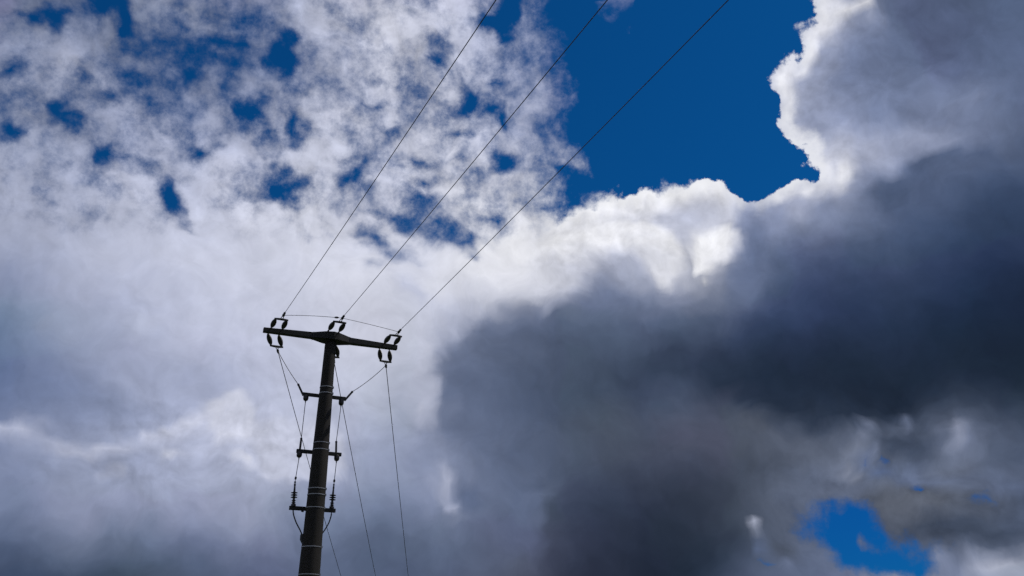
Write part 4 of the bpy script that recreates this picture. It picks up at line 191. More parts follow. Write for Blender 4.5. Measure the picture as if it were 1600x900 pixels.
CLOSE_UPS.append((13.7, 32.77, 4.64, 17.05, """
56 87 255 64 97 255 73 108 255 81 117 255 88 125 255 92 130 255 94 132 255 96 134 255 97 136 255 99 138 237 100 140 196 103 142 164 106 144 159 109 146 158 111 148 167 114 150 187 117 152 182 119 154 176 120 156 179 121 158 195 123 160 212 125 163 232 127 165 255 131 167 255 136 169 255 140 172 255 144 174 255 147 175 255 148 175 255 148 175 255 147 174 255 146 173 255
54 85 255 63 95 255 72 105 255 80 115 255 86 122 253 90 127 254 93 130 233 95 133 216 96 135 249 98 137 231 100 139 188 102 141 145 104 142 116 106 143 114 108 144 126 113 147 144 129 160 139 131 162 133 117 151 134 114 149 150 114 150 167 115 151 190 117 153 220 134 165 254 156 182 255 166 189 255 164 188 255 152 177 255 135 162 255 129 157 255 127 155 255 126 154 255
53 83 255 61 92 255 69 102 233 77 110 139 83 118 113 88 123 144 103 141 239 93 130 252 95 133 244 97 135 208 99 138 175 100 139 140 101 139 97 102 139 71 103 138 85 103 137 102 103 136 96 103 135 90 102 135 90 103 136 106 117 153 123 114 150 150 100 134 182 107 139 216 120 150 255 126 154 255 119 148 255 108 138 255 106 135 255 104 134 255 103 132 255 101 131 255
52 81 255 59 89 255 67 97 255 85 126 235 82 116 218 78 106 243 78 106 255 85 116 254 93 129 233 96 133 192 98 136 151 99 137 118 99 136 85 98 134 48 97 131 44 96 128 59 94 125 70 93 122 89 91 121 102 89 120 102 88 118 128 86 117 148 85 116 180 83 114 224 81 112 255 79 109 255 77 107 255 77 107 255 78 108 255 80 110 255 81 112 255 82 113 255
51 79 255 58 86 255 65 93 255 80 114 255 79 109 255 74 99 255 75 100 247 80 107 225 90 124 208 94 131 184 97 134 143 98 135 101 97 134 61 95 133 34 95 141 155 94 139 122 89 120 112 86 114 117 84 111 120 81 108 126 75 103 161 70 98 185 65 93 206 62 90 240 62 90 255 62 90 255 62 91 255 64 94 255 68 98 255 71 102 255 73 105 255 73 105 255
51 77 255 58 84 255 65 91 255 113 139 255 75 102 255 78 106 254 81 109 221 88 119 192 92 126 170 94 129 161 96 132 130 97 134 93 96 132 51 94 128 25 92 124 58 89 119 100 86 114 137 82 109 159 77 103 163 71 98 164 66 93 185 64 91 221 62 90 243 62 90 255 64 92 255 66 94 255 69 98 254 71 102 255 72 104 255 71 104 255 71 104 255 71 104 255
52 77 255 59 85 255 66 91 255 153 178 255 74 100 255 78 105 249 83 112 208 87 118 167 91 124 136 93 127 120 95 130 110 97 132 75 97 131 53 95 128 65 92 123 74 90 118 108 87 113 151 84 108 193 82 105 206 80 103 207 79 102 216 79 102 245 80 103 255 80 104 255 79 104 255 77 104 221 76 105 190 74 105 216 73 105 255 72 105 255 72 105 255 72 105 255
53 78 255 61 86 255 66 92 255 70 96 255 73 99 255 77 104 253 82 110 214 86 115 176 89 120 150 92 125 130 95 129 124 97 131 103 97 130 92 95 127 104 93 122 114 90 116 126 88 111 161 88 108 203 87 107 244 87 107 249 87 107 254 87 107 255 87 107 255 86 107 255 84 107 243 81 107 168 79 107 141 76 106 167 74 106 244 73 106 255 73 105 255 73 105 255
54 79 255 61 86 255 67 92 255 70 96 255 73 99 255 77 103 255 82 109 237 85 114 208 88 119 187 91 123 171 94 127 163 96 129 124 96 129 133 95 126 143 92 121 154 90 115 163 88 110 183 88 108 217 88 108 253 88 107 255 88 107 255 88 108 248 88 108 255 87 109 255 86 110 240 84 110 102 81 109 142 78 108 174 76 108 247 74 107 255 73 106 255 73 106 255
56 80 255 62 87 255 67 92 255 70 96 255 73 98 255 76 102 255 81 108 255 84 113 245 87 117 224 90 121 212 93 125 182 95 127 146 95 128 163 94 126 179 92 122 193 90 117 203 88 113 215 87 110 241 87 109 255 87 108 244 87 109 140 88 111 80 88 112 196 89 115 240 90 120 254 91 125 152 91 127 198 90 127 230 87 125 255 82 118 255 77 111 255 74 107 255
58 82 255 63 88 255 67 92 255 70 95 255 72 97 255 74 100 255 78 104 255 82 109 255 86 115 255 89 119 241 92 123 207 94 125 185 95 126 190 95 126 216 94 124 232 90 119 242 87 115 251 85 113 255 87 118 233 90 126 218 93 131 175 94 132 165 94 130 196 93 127 246 93 126 255 93 127 255 91 126 255 88 122 255 83 116 255 77 110 255 74 107 255 74 107 255
61 85 255 64 89 255 67 92 255 69 94 255 70 95 255 72 97 255 75 101 255 79 105 255 83 111 255 87 117 255 90 121 241 93 124 225 95 126 227 97 127 245 113 139 255 93 122 255 86 127 255 84 130 238 86 123 220 89 124 245 90 126 255 90 125 255 90 121 255 91 119 255 92 120 255 91 119 255 85 115 255 78 109 255 73 104 255 70 103 255 70 103 255 71 104 255
64 88 255 66 90 255 67 92 255 69 93 255 70 95 255 71 96 255 73 98 255 77 103 255 81 109 255 86 114 255 89 119 255 92 122 255 98 127 255 115 141 255 97 128 251 93 136 155 89 122 231 83 111 141 78 106 196 74 102 255 71 100 255 70 100 255 75 104 255 86 115 255 95 125 255 96 127 255 88 119 255 79 110 255 75 107 255 73 105 255 72 104 255 71 103 255
68 92 255 69 93 255 69 94 255 70 94 255 72 96 255 74 99 255 77 102 255 80 106 255 84 110 255 87 114 255 89 116 255 91 119 255 95 123 255 101 128 255 96 125 252 99 137 156 101 134 244 75 104 255 65 95 255 63 93 255 63 93 255 63 93 255 73 104 255 89 121 255 132 163 255 111 147 255 92 124 255 80 112 255 74 105 255 71 103 255 68 100 255 66 98 255
72 96 255 73 96 255 73 96 255 74 98 255 76 100 255 78 102 255 81 106 255 83 109 255 85 111 255 87 113 255 88 114 255 89 116 255 92 119 255 99 126 255 102 129 255 91 119 255 83 112 255 70 100 255 63 93 255 62 92 255 62 92 255 66 95 255 78 108 255 92 123 255 136 167 255 112 144 255 87 120 255 76 107 255 70 101 255 66 97 255 61 93 255 59 90 255
75 99 255 75 99 255 75 99 255 76 99 255 77 101 255 78 102 255 80 105 255 82 107 255 83 109 255 84 110 255 84 111 255 84 111 255 85 113 255 86 115 255 92 121 255 105 135 255 81 110 255 76 105 255 74 103 255 72 101 255 70 100 255 70 99 255 71 101 255 77 107 255 81 111 255 79 110 255 73 103 255 66 96 255 62 92 255 57 88 255 54 84 255 51 82 255
76 100 255 76 100 255 76 100 255 76 100 255 76 100 255 78 101 255 79 102 255 76 101 255 73 101 255 73 101 255 70 98 255 67 96 255 64 93 255 62 91 255 63 92 255 78 109 255 100 132 255 69 98 255 70 99 255 77 106 255 92 125 255 68 97 255 64 93 255 63 92 255 63 92 255 62 91 255 60 89 255 57 86 255 53 82 255 49 79 255 46 76 255 44 73 255
76 100 255 76 100 255 76 100 255 76 100 255 77 100 255 78 101 255 74 99 255 63 91 255 58 86 255 52 81 255 46 75 255 43 72 255 42 70 255 40 69 255 40 68 255 40 69 255 41 69 255 44 72 255 47 76 255 58 89 255 93 128 255 55 84 255 53 82 255 53 82 255 53 82 255 52 81 255 50 79 255 48 77 255 45 74 255 42 71 255 39 68 255 37 66 255
75 100 255 75 99 255 74 99 255 73 98 255 74 98 255 69 95 255 54 83 255 45 74 255 40 69 255 38 67 255 38 66 255 38 66 255 38 66 255 37 66 255 37 65 255 36 65 255 36 64 255 35 63 255 35 63 255 36 64 255 39 67 255 43 71 255 45 73 255 45 73 255 44 73 255 43 72 255 42 70 255 40 68 255 37 66 255 35 64 255 33 62 255 31 60 255
73 98 255 71 97 255 71 96 255 69 95 255 60 88 255 47 77 255 39 68 255 36 65 255 36 65 255 36 64 255 36 64 255 35 64 255 35 64 255 35 64 255 35 63 255 34 63 255 34 62 255 33 61 255 33 61 255 32 60 255 32 60 255 33 61 255 35 63 255 36 65 255 37 66 255 36 65 255 35 64 255 34 63 255 32 61 255 30 59 255 29 58 255 28 57 255
70 97 255 67 94 255 66 92 255 56 85 255 42 72 255 37 67 255 35 65 255 35 64 255 34 63 255 34 63 255 34 63 255 34 62 255 33 62 255 33 62 255 33 61 255 32 61 255 32 60 255 32 60 255 31 60 255 31 59 255 31 59 255 31 59 255 30 59 255 31 59 255 31 60 255 31 61 255 31 61 255 30 60 255 29 58 255 29 58 255 28 57 255 28 57 255
67 95 255 61 88 255 53 81 255 40 70 255 36 66 255 35 65 255 34 64 255 33 63 255 33 63 255 33 62 255 32 62 255 32 61 255 32 61 255 32 61 255 32 60 255 31 60 255 31 60 255 31 60 255 31 59 255 30 59 255 30 59 255 30 59 255 30 59 255 30 59 255 30 59 255 30 59 255 30 59 255 29 59 255 29 58 255 29 58 255 28 57 255 28 57 255
"""))
CLOSE_UPS.append((-39.78, -16.77, 20.24, 43.03, """
131 172 241 129 171 242 126 169 244 124 168 246 122 166 247 120 165 249 119 164 250 118 164 251 120 165 252 126 169 253 133 174 254 140 178 254 146 183 255 151 186 255 154 189 255 156 191 255 158 193 255 162 196 255 180 209 255 180 209 255 171 203 255 175 206 255 178 208 255 181 210 255 183 211 255 184 212 255 185 213 255 186 214 255 187 215 255 189 215 255 190 216 255 190 216 255
137 177 237 135 175 238 133 174 239 131 172 241 128 171 242 126 169 244 125 168 245 124 168 247 127 170 248 132 173 250 139 178 251 145 182 252 151 186 253 155 190 253 158 192 254 160 194 254 162 196 255 169 202 255 180 209 255 182 211 255 181 210 255 179 209 255 181 210 255 183 212 255 185 213 255 186 214 255 188 215 255 189 216 255 190 216 255 191 217 255 191 217 255 192 217 255
143 181 234 141 179 235 139 178 236 137 176 237 135 175 238 133 173 239 131 172 241 131 172 242 133 174 244 139 178 245 144 182 246 150 186 248 156 190 249 159 193 250 161 195 251 163 197 252 165 199 253 168 201 253 172 204 254 178 209 254 182 211 255 182 211 255 183 212 255 186 213 255 187 215 255 189 215 255 190 216 255 191 217 255 192 218 255 193 218 255 193 218 255 194 218 255
149 184 230 147 183 232 145 181 233 143 180 234 141 179 235 139 177 236 137 176 237 137 177 238 140 179 239 145 182 241 150 186 242 155 190 243 160 193 245 163 196 246 165 197 247 167 199 248 168 201 249 171 203 250 173 205 251 176 207 252 179 209 252 182 211 253 185 213 253 187 214 254 189 216 254 190 216 255 191 217 255 192 218 255 193 219 255 194 219 255 195 219 255 195 219 255
153 187 224 152 186 226 150 185 228 148 184 230 146 182 231 144 181 232 143 180 233 143 181 235 146 183 236 151 186 237 155 190 238 160 194 239 164 196 240 166 198 241 168 200 242 170 202 244 172 203 245 173 205 246 176 207 247 178 208 248 181 210 249 184 212 250 186 214 250 188 215 251 190 216 252 191 217 252 192 218 253 194 219 253 195 219 254 195 220 254 196 220 254 197 220 254
157 189 216 155 188 219 154 187 222 153 186 224 151 185 226 150 184 228 149 184 229 149 185 230 152 187 232 156 190 233 160 194 234 165 197 235 168 199 236 170 201 237 172 202 238 173 204 239 175 205 240 176 207 242 179 208 243 181 210 244 184 212 245 186 214 246 188 215 246 190 216 247 191 217 248 192 218 249 193 218 250 195 219 250 196 220 251 196 220 251 197 221 252 198 221 252
159 191 208 158 190 211 157 189 214 156 189 216 155 188 219 154 187 221 153 187 223 154 188 225 157 190 227 161 194 228 165 197 229 168 200 231 171 202 232 173 203 233 175 205 234 176 206 235 178 207 236 180 209 237 182 211 238 184 213 239 187 214 240 189 216 241 191 217 242 193 218 243 194 219 244 194 219 245 195 219 245 196 220 246 196 220 247 197 221 248 198 221 248 199 221 249
161 193 199 161 192 202 160 191 205 159 191 208 158 190 211 157 189 213 157 189 216 158 191 218 161 193 220 164 196 222 168 199 224 171 202 225 174 204 227 176 205 228 177 206 229 179 208 230 180 209 231 182 211 233 185 212 234 187 214 235 190 216 236 192 218 237 194 219 238 195 220 239 196 221 240 197 221 241 197 221 241 197 221 242 198 221 243 198 221 243 199 222 244 200 222 245
163 194 190 162 193 193 162 193 196 161 192 199 160 192 202 160 191 205 160 191 207 161 193 210 164 195 212 167 197 214 170 200 216 173 203 218 176 205 220 178 206 222 180 208 223 181 209 225 183 210 226 184 212 227 187 214 228 189 215 229 191 217 230 194 219 232 196 220 233 197 221 234 198 222 235 199 222 236 199 222 237 199 222 237 199 222 238 199 222 239 200 222 240 201 222 240
164 195 183 164 195 185 163 194 188 163 194 191 162 193 193 162 193 196 162 193 199 163 194 201 165 196 204 168 198 206 170 200 208 173 202 211 176 205 213 179 207 215 181 208 216 183 210 218 184 211 220 186 212 221 187 214 223 190 215 201 192 217 212 194 219 226 196 220 227 198 222 228 199 222 229 200 223 230 200 223 231 200 223 232 200 223 233 200 222 233 201 222 234 202 223 235
164 195 177 164 195 179 164 195 181 164 195 183 163 194 186 163 194 188 163 194 191 165 195 193 166 197 195 168 198 198 168 198 200 170 199 202 172 201 205 177 205 207 181 208 209 183 210 210 185 211 212 186 212 214 187 213 215 189 215 210 191 216 211 193 218 220 195 219 221 197 221 222 198 222 223 199 222 224 200 223 225 201 223 226 201 223 226 201 223 227 202 223 228 203 223 229
163 194 173 164 195 174 164 195 176 164 195 177 164 195 179 164 195 181 164 195 183 165 196 185 166 197 188 167 197 190 166 196 192 167 196 194 169 198 196 173 201 198 179 207 200 182 209 202 183 209 204 185 211 206 187 213 208 188 214 209 190 215 211 191 216 212 193 218 214 195 219 215 197 220 216 198 221 217 199 222 218 200 222 219 201 223 220 202 223 221 203 223 222 204 224 222
162 193 172 162 193 172 163 194 173 164 195 173 164 195 174 164 195 176 165 195 177 165 196 179 166 197 181 166 196 182 166 195 185 166 195 187 167 196 189 171 199 190 176 204 192 178 205 194 178 205 196 180 206 198 184 210 200 188 213 194 189 214 196 190 215 204 192 216 195 193 218 207 195 219 209 197 220 210 198 221 211 200 222 212 201 222 213 202 223 214 203 223 215 204 224 216
160 191 172 161 192 172 162 193 172 162 193 172 163 194 172 163 194 173 164 195 173 165 195 174 165 196 175 166 196 150 166 196 164 166 196 180 169 198 182 173 201 183 178 205 185 179 206 187 178 205 189 179 205 190 182 208 192 186 212 154 189 214 168 190 215 142 191 216 102 193 217 182 195 218 201 196 219 202 198 220 203 200 221 204 201 222 205 202 223 206 203 223 207 204 224 208
158 189 172 159 190 172 160 191 172 160 191 172 161 192 172 162 193 172 162 194 172 163 194 172 164 195 155 165 196 152 166 197 168 167 198 175 170 199 176 175 204 178 181 209 179 185 212 180 185 211 182 184 210 183 184 210 185 186 212 148 188 214 166 189 215 110 191 216 153 192 217 192 195 218 193 197 220 194 199 221 196 201 222 197 201 222 198 201 221 199 202 222 200 204 223 201
156 187 172 157 188 172 158 189 172 158 189 172 159 190 172 160 191 172 160 192 172 161 192 172 162 193 169 163 194 165 165 196 172 165 196 173 166 196 173 173 202 174 183 210 175 188 215 176 189 216 177 188 215 178 187 214 178 186 213 94 187 213 121 188 214 171 190 215 184 192 216 185 195 219 186 199 222 187 203 224 188 203 224 189 201 221 190 198 218 191 198 217 192 200 220 193
154 185 172 155 186 172 156 187 172 156 187 172 157 188 171 158 189 171 158 190 170 159 190 170 159 191 171 161 192 171 163 194 172 163 195 172 164 194 172 170 199 172 180 209 172 187 214 173 188 216 173 188 215 174 187 214 164 185 213 50 185 212 84 187 213 176 188 214 178 191 216 179 196 220 180 201 224 181 205 226 182 206 226 183 203 223 184 200 219 184 199 218 185 201 219 170
152 183 172 153 184 172 154 185 171 154 186 170 155 186 169 156 187 168 156 188 168 156 188 168 157 189 168 158 190 169 160 192 170 163 195 169 165 197 143 170 201 172 178 207 172 183 212 172 185 213 172 185 213 172 184 213 150 183 212 60 183 211 111 185 212 173 187 214 174 192 217 175 197 221 175 203 225 176 206 227 177 207 227 177 205 226 178 204 224 179 204 224 173 206 224 126
151 183 172 151 183 171 152 183 169 153 184 167 153 185 148 154 185 142 154 186 165 154 186 165 154 187 165 156 188 166 158 191 167 161 194 168 165 197 96 169 201 115 174 205 167 178 208 166 180 210 144 181 210 119 181 210 119 180 210 109 181 210 165 183 211 172 187 214 172 192 218 172 198 222 173 202 224 173 204 226 173 204 225 174 202 224 174 203 224 168 206 226 154 207 226 123
150 182 171 150 182 169 151 183 167 151 183 164 152 183 110 152 184 116 152 184 120 152 184 154 152 185 162 153 186 162 156 189 164 159 192 165 163 196 114 166 199 46 169 202 105 172 204 137 174 206 95 176 207 110 176 207 158 177 208 158 180 209 172 184 212 172 189 216 172 194 220 172 199 223 172 200 224 172 200 223 172 199 222 172 197 220 118 198 220 107 201 222 78 204 224 147
149 182 169 149 182 167 150 182 164 150 182 162 150 182 125 151 183 132 151 184 158 150 183 158 150 183 154 152 185 155 154 187 156 156 190 162 158 191 127 162 195 89 167 200 143 169 202 170 171 203 170 172 204 171 173 205 171 175 206 171 179 209 171 185 214 172 190 217 172 194 220 172 197 222 172 197 222 172 196 220 172 194 218 171 193 218 81 194 218 68 197 219 89 200 221 122
148 182 168 149 182 165 149 182 162 150 182 160 150 183 158 155 186 156 156 187 156 151 184 152 150 183 112 150 184 78 153 186 67 153 187 111 152 186 148 155 189 131 162 196 163 167 201 167 168 202 168 169 202 168 169 202 168 171 203 168 177 207 168 184 213 169 189 217 170 192 219 171 193 219 172 192 218 172 191 216 172 190 215 168 191 216 143 193 217 62 194 217 64 195 218 77
148 182 167 148 182 163 148 182 160 149 182 158 151 184 156 158 189 156 160 190 156 154 186 150 150 183 74 150 184 61 152 186 59 153 187 114 151 186 134 153 188 160 159 194 161 166 200 162 169 202 162 171 204 163 169 201 163 164 197 161 165 197 135 173 203 134 182 211 161 187 215 169 188 215 170 187 214 172 186 213 172 187 213 128 189 214 143 191 215 97 192 216 98 194 217 146
147 181 166 147 182 162 148 182 159 149 182 143 151 184 156 158 190 156 160 191 156 155 187 149 151 184 45 151 184 93 152 186 136 153 188 156 154 189 156 156 191 156 161 196 155 168 202 156 172 205 156 175 207 157 175 207 158 172 204 158 167 199 127 166 198 83 172 203 104 178 208 156 181 210 167 181 210 170 182 210 171 184 211 172 187 213 172 189 214 152 191 216 152 193 217 170
145 180 165 146 181 161 147 182 156 148 182 57 150 184 155 155 187 156 157 189 156 154 186 156 152 185 121 152 185 143 152 186 156 152 187 155 154 189 153 159 194 151 166 200 150 172 205 149 175 207 149 174 207 150 173 206 152 171 204 153 168 202 154 167 201 152 169 202 151 172 203 160 174 205 163 176 206 167 179 208 170 182 210 172 185 212 172 187 213 172 190 215 171 192 216 170
143 178 165 144 180 161 146 181 141 147 182 73 150 184 126 152 185 156 154 186 156 154 186 156 153 186 156 152 186 156 152 186 156 152 186 154 154 189 151 161 195 147 167 200 144 170 203 143 170 203 144 167 201 145 164 199 146 163 198 148 162 197 149 163 198 151 165 199 153 168 201 156 171 202 148 173 204 139 176 206 162 179 208 152 183 210 139 186 212 151 189 214 64 191 216 92
139 175 165 141 177 161 143 179 150 146 181 90 149 183 118 151 185 156 154 186 156 157 189 156 156 189 156 158 190 156 159 191 155 155 189 130 152 187 104 156 191 137 160 194 140 160 195 138 158 193 139 155 191 140 154 191 143 155 192 145 156 193 146 159 194 147 161 196 149 164 198 147 167 200 96 170 201 80 173 203 135 177 206 131 180 209 107 184 211 140 187 213 64 191 216 79
135 171 165 138 173 162 140 176 158 143 179 150 147 181 152 150 184 156 155 188 156 164 195 156 165 195 156 164 194 156 165 195 154 159 191 151 150 185 145 148 184 134 149 185 136 149 186 135 148 185 136 148 186 138 149 186 141 150 188 144 152 189 145 154 191 146 157 193 146 160 195 129 162 196 53 166 198 39 169 201 94 173 204 149 178 207 134 182 210 141 186 212 59 189 215 82
131 167 166 133 170 163 136 172 159 141 176 156 144 179 156 147 181 156 154 187 156 168 197 156 168 198 156 162 193 156 160 192 154 155 187 149 146 181 142 144 180 134 143 180 105 143 181 75 143 181 128 143 182 114 144 182 128 145 184 142 147 185 145 149 187 146 152 189 146 155 191 126 158 193 57 161 195 50 165 198 53 169 201 163 174 204 165 179 208 130 183 211 86 188 214 119
127 163 168 129 165 164 132 168 160 141 176 157 147 182 147 144 179 141 149 183 156 162 193 156 163 193 156 152 185 155 149 182 152 145 180 135 142 177 133 141 177 125 140 177 65 139 177 65 139 177 116 139 178 85 139 178 84 140 179 130 142 181 140 144 183 144 147 185 132 150 187 139 152 189 103 156 191 104 160 194 94 165 198 160 170 202 163 176 205 119 181 209 94 185 212 142
123 159 169 125 161 166 127 164 161 131 168 149 140 175 146 140 176 118 141 177 148 150 184 156 151 185 156 144 179 155 142 177 144 140 175 112 139 174 119 137 174 120 136 173 103 135 173 94 135 174 104 134 174 107 134 174 96 135 175 81 137 177 129 139 179 121 142 181 70 144 183 116 147 185 143 151 188 130 155 191 88 161 195 159 166 199 164 172 203 152 177 207 141 182 210 164
120 156 136 121 158 105 123 160 91 125 163 49 127 165 75 130 168 68 133 171 113 137 174 156 139 175 156 138 174 155 137 172 141 135 171 107 133 169 117 132 169 117 132 170 105 132 170 98 131 171 95 131 171 91 130 171 69 131 172 36 132 173 113 134 175 123 137 177 94 139 179 121 142 181 144 146 184 129 150 187 96 156 191 157 162 196 148 168 200 131 174 204 135 179 208 159
117 154 172 118 155 170 119 156 166 120 159 90 121 161 33 124 164 45 126 166 112 129 168 156 131 169 156 132 169 155 131 168 148 129 165 127 127 163 116 126 163 70 127 164 84 128 166 98 128 167 92 128 168 52 128 169 58 128 169 73 129 170 106 130 172 114 132 174 124 134 175 133 137 178 140 141 180 145 146 184 145 152 188 114 158 193 126 165 197 103 171 202 103 176 206 138
116 153 172 116 153 171 115 154 169 115 155 165 116 157 104 118 159 142 120 161 88 123 163 114 125 164 154 127 165 157 127 164 154 125 161 142 123 159 107 122 158 106 122 159 81 123 161 88 125 164 85 127 166 52 127 168 64 127 168 96 127 169 102 128 170 68 129 171 115 131 173 128 133 175 136 137 177 144 142 181 106 148 186 35 155 190 78 161 195 118 167 200 114 172 202 142
116 152 172 115 152 172 114 153 171 113 153 169 112 154 167 113 156 165 114 157 150 117 159 76 120 160 66 122 161 94 123 161 158 123 159 118 121 158 30 121 157 91 121 158 93 122 159 80 124 162 80 126 165 86 127 167 95 128 168 104 127 169 106 127 169 96 128 170 116 129 171 127 131 173 135 134 176 143 139 179 63 145 184 26 152 188 42 158 193 140 165 198 153 170 201 165
115 152 172 114 152 172 113 152 172 111 152 171 110 153 170 110 153 168 111 154 166 113 155 141 115 156 39 118 157 40 120 158 81 122 158 101 122 158 63 122 158 119 123 159 121 124 161 112 126 163 111 128 165 115 129 168 110 130 169 106 129 169 104 129 170 93 128 170 94 129 171 111 130 172 134 133 175 142 138 178 47 144 183 27 150 187 38 157 192 142 163 196 170 169 201 171
115 152 172 114 152 172 112 152 172 110 152 172 109 152 172 108 152 170 109 153 169 110 153 147 113 154 42 115 154 42 117 155 41 120 157 39 123 159 52 125 160 151 127 162 150 128 164 146 130 166 135 132 168 123 133 170 108 132 171 81 131 171 88 131 171 90 130 171 79 130 172 94 131 173 124 134 175 145 139 179 47 144 183 29 151 187 66 157 192 165 163 196 140 169 200 123
115 152 172 113 152 172 111 152 172 110 152 172 108 152 172 108 152 172 108 152 171 110 152 159 111 153 98 113 153 56 116 154 45 118 155 43 122 157 97 125 161 160 129 164 156 132 167 152 134 169 121 136 171 102 136 172 136 135 172 112 134 172 111 133 172 120 132 172 110 132 173 113 133 174 132 135 176 148 140 180 103 146 184 32 152 188 39 158 193 111 165 197 155 170 201 138
114 152 172 113 152 172 111 152 172 109 152 172 108 152 172 108 152 172 108 152 172 110 152 172 111 152 171 113 152 157 115 153 113 118 154 68 122 157 145 126 160 165 130 164 161 133 167 157 136 170 134 138 172 119 139 173 149 138 174 148 136 174 148 135 174 139 134 174 124 133 174 126 134 175 130 137 178 128 142 181 120 148 185 35 154 190 39 161 195 70 168 200 167 174 204 172
114 152 172 112 152 172 111 152 172 109 152 172 108 152 172 108 152 172 108 152 172 110 152 172 112 152 172 113 152 172 115 153 172 118 154 165 122 157 171 126 161 169 131 164 166 135 168 162 138 171 159 140 173 154 141 175 154 140 175 152 138 175 151 137 175 131 136 175 104 135 175 100 136 177 104 139 179 103 144 182 110 150 186 95 157 191 121 165 197 160 172 202 172 178 207 172
113 152 172 112 152 172 110 152 172 109 152 172 108 152 172 108 152 172 109 152 172 110 152 172 112 152 172 114 152 172 116 153 172 119 155 172 123 158 172 127 161 171 132 165 169 136 169 167 140 172 164 142 174 161 142 176 159 141 176 158 140 176 157 138 176 140 137 176 111 137 176 102 138 178 101 141 180 97 146 184 116 152 188 153 159 192 171 167 198 172 174 204 172 180 208 172
113 152 172 111 152 172 110 152 172 108 152 172 108 152 172 108 152 172 109 152 172 111 152 172 112 152 172 114 152 172 116 153 172 120 155 172 124 159 172 128 162 172 133 166 172 137 170 170 140 173 168 143 175 166 143 176 164 142 177 163 141 177 163 139 177 159 138 177 144 138 177 136 140 179 128 143 182 120 148 185 133 154 189 161 160 193 172 167 198 172 175 203 172 181 208 172
113 152 172 111 152 172 109 152 172 108 152 172 108 152 172 108 152 172 110 152 172 111 152 172 113 152 172 115 153 172 117 154 172 121 156 172 125 159 172 129 163 172 134 167 172 138 170 172 141 173 171 143 175 170 143 176 169 142 177 168 141 177 167 140 177 167 139 177 167 139 178 167 141 180 161 145 183 153 150 186 159 156 190 171 162 194 172 168 198 172 174 203 172 179 206 172
112 152 172 110 152 172 109 152 172 108 152 172 108 152 172 109 152 172 110 152 172 111 152 172 113 152 172 115 153 172 118 154 172 121 157 172 126 160 172 130 164 172 135 167 172 139 171 172 142 174 172 143 176 172 143 177 172 142 177 171 141 177 171 140 177 171 139 177 171 139 178 171 142 180 172 146 183 172 151 187 172 157 191 172 163 195 172 169 199 172 174 203 172 179 206 172
"""))
